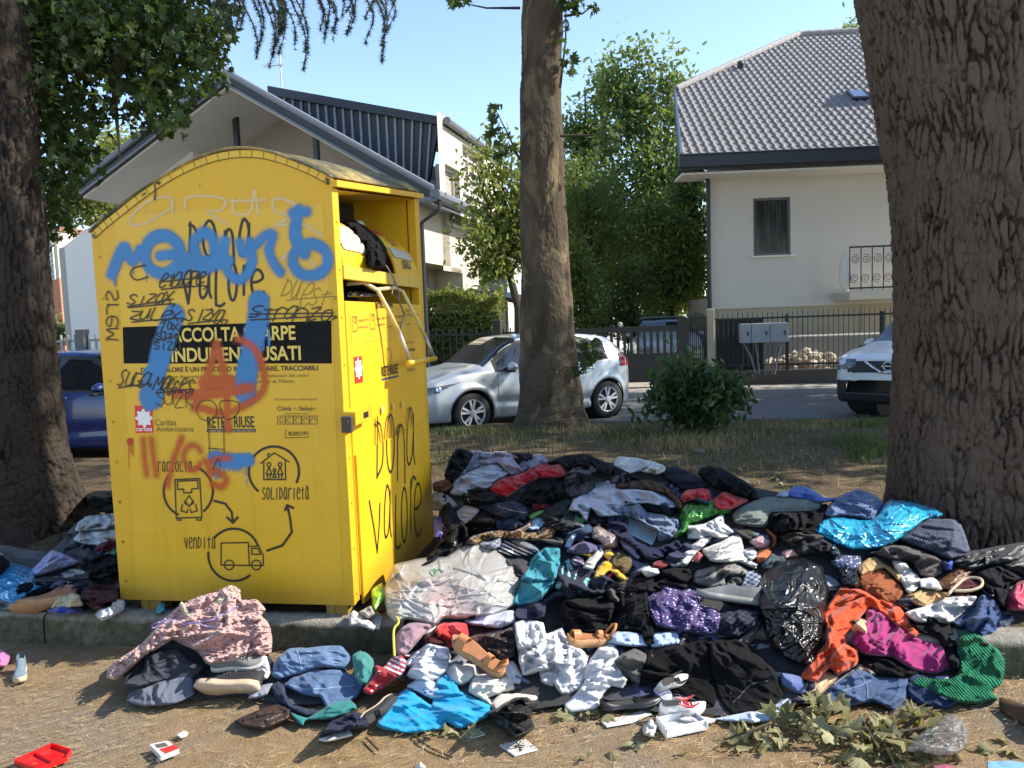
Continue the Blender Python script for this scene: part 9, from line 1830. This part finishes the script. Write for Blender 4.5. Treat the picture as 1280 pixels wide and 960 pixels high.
# leafy branch with dry pale leaves, seed balls, and clear bag at lower right
lb = thing('leafy_branch', 'broken plane branch with pale wilted leaves at the lower right', 'branch', PZ(1080, 920, 0)); rs = np.random.RandomState(8); P = []; mb = MB()
G_ = lambda x, y, z=.0: PZ(x, y, z)
for a_, b_ in (((1180, 905), (1060, 925)), ((1060, 925), (960, 905)), ((1100, 920), (1120, 960)), ((1080, 922), (1090, 890)), ((1020, 918), (985, 880)), ((1120, 915), (1165, 885)), ((960, 905), (905, 925)), ((1075, 895), (1105, 950))):
    mb.tube([G_(*a_, .03), G_((a_[0] + b_[0])/2, (a_[1] + b_[1])/2, .07), G_(*b_, .03)], [.006, .005, .003], 5)
mb.build('stem', B_BG, lb)
for x, y, a_, b_, m, zz in ((1060, 908, 55, 14, 26, .05), (1120, 925, 46, 16, 22, .05), (1000, 897, 36, 12, 14, .04), (1150, 898, 22, 10, 10, .06), (1085, 945, 50, 12, 12, .02), (960, 925, 55, 12, 16, .012), (1130, 950, 40, 8, 9, .015), (1040, 880, 30, 8, 10, .09)):
    d = rs.uniform(-1, 1, (m, 2)); P.append(PZ(x + d[:, 0]*a_, y + d[:, 1]*b_, zz*rs.uniform(.2, 1.4, m)))
M_WILT = m_leaf('wilted_leaves', (.12, .105, .045), (.36, .34, .19), .25, .8); leafmesh('leaf_cluster', np.concatenate(P), .115, M_WILT, lb, 'lobed', 9, out=np.array([0, 0, 1.0]), bias=.4, curl=1.0)
mb = MB()
for x, y in ((1053, 928), (1184, 938), (1197, 948)):
    mb.lathe([(0, -.018), (.011, -.014), (.018, 0), (.011, .014), (0, .018)], PZ(x, y, .018), 14)
mb.build('seed_ball', lm('brown_seed_ball', (.16, .11, .05), .95, .4), lb, True)
P = np.concatenate([PZ(x + rs.uniform(-a_, a_, m), y + rs.uniform(-b_, b_, m), rs.uniform(.004, .02, m)) for x, y, a_, b_, m in ((700, 858, 26, 14, 34), (735, 893, 34, 5, 22), (880, 880, 40, 5, 6), (990, 868, 20, 6, 6), (560, 915, 40, 4, 5), (840, 935, 120, 12, 6), (1240, 935, 30, 10, 4))])
tag(leafmesh('fallen_leaves', P, .09, M_WILT, None, 'lobed', 12, out=np.array([0, 0, 1.0]), bias=.7, curl=.7), 'pale fallen leaves scattered on the asphalt along the heap', 'leaves', kind='stuff')
P = PZ(rs.uniform(560, 1110, 60), rs.uniform(560, 640, 60), rs.uniform(.15, .17, 60)); P = P[proj(P)[1] < 640]
tag(leafmesh('verge_leaves', P, .12, m_leaf('grey_fallen_leaves', (.10, .095, .07), (.32, .31, .25), .1, .9), None, 'lobed', 13, out=np.array([0, 0, 1.0]), bias=.7, curl=.7), 'grey fallen leaves scattered on the shaded verge', 'leaves', kind='stuff')
gblob('4', '545,880 600,820 690,760 740,715 800,712 850,780 855,850 800,895 700,900 620,890', cloth('c9ccce', 'clear'), 'transparent crumpled plastic bag beside the wilted branch at lower right', 'plastic bag', 'clear_bag', th=.07, bu=.05, fo=.03, kind='crinkle')
gblob('4', '485,700 560,655 610,665 615,700 560,735 490,745', cloth('b7a4a0', 'clear'), 'small clear pinkish wrapper below the blue denim shorts', 'wrapper', 'wrapper', th=.04, fo=.02, kind='crinkle')
gblob('4', '940,930 1040,925 1130,940 1130,985 940,985', cloth('7fb2d6', 'paper'), 'blue face mask cut by the bottom right picture edge', 'face mask', 'face_mask', kind='flat', fo=.004)
gblob('4', '690,945 740,942 790,955 780,985 680,985', cloth('8e3550', 'satin'), 'crimson scrap cut by the bottom picture edge', 'cloth', 'crimson_scrap', th=.02)
# twigs on the asphalt
for pts in ('265,815 300,850 350,880 430,915', '60,830 95,865 115,885', '950,780 960,800 975,770'):
    mb = MB(); mb.tube([PZ(*q_, .006) for q_ in fpoly('6', pts)], .004, 5); tag(mb.build('twig', B_BG), {'265': 'long bent dark twig on the asphalt below the turquoise trousers', '60,': 'short dark twig on the asphalt left of the turquoise trousers', '950': 'small upright twig near the white trousers'}[pts[:3]], 'twig')
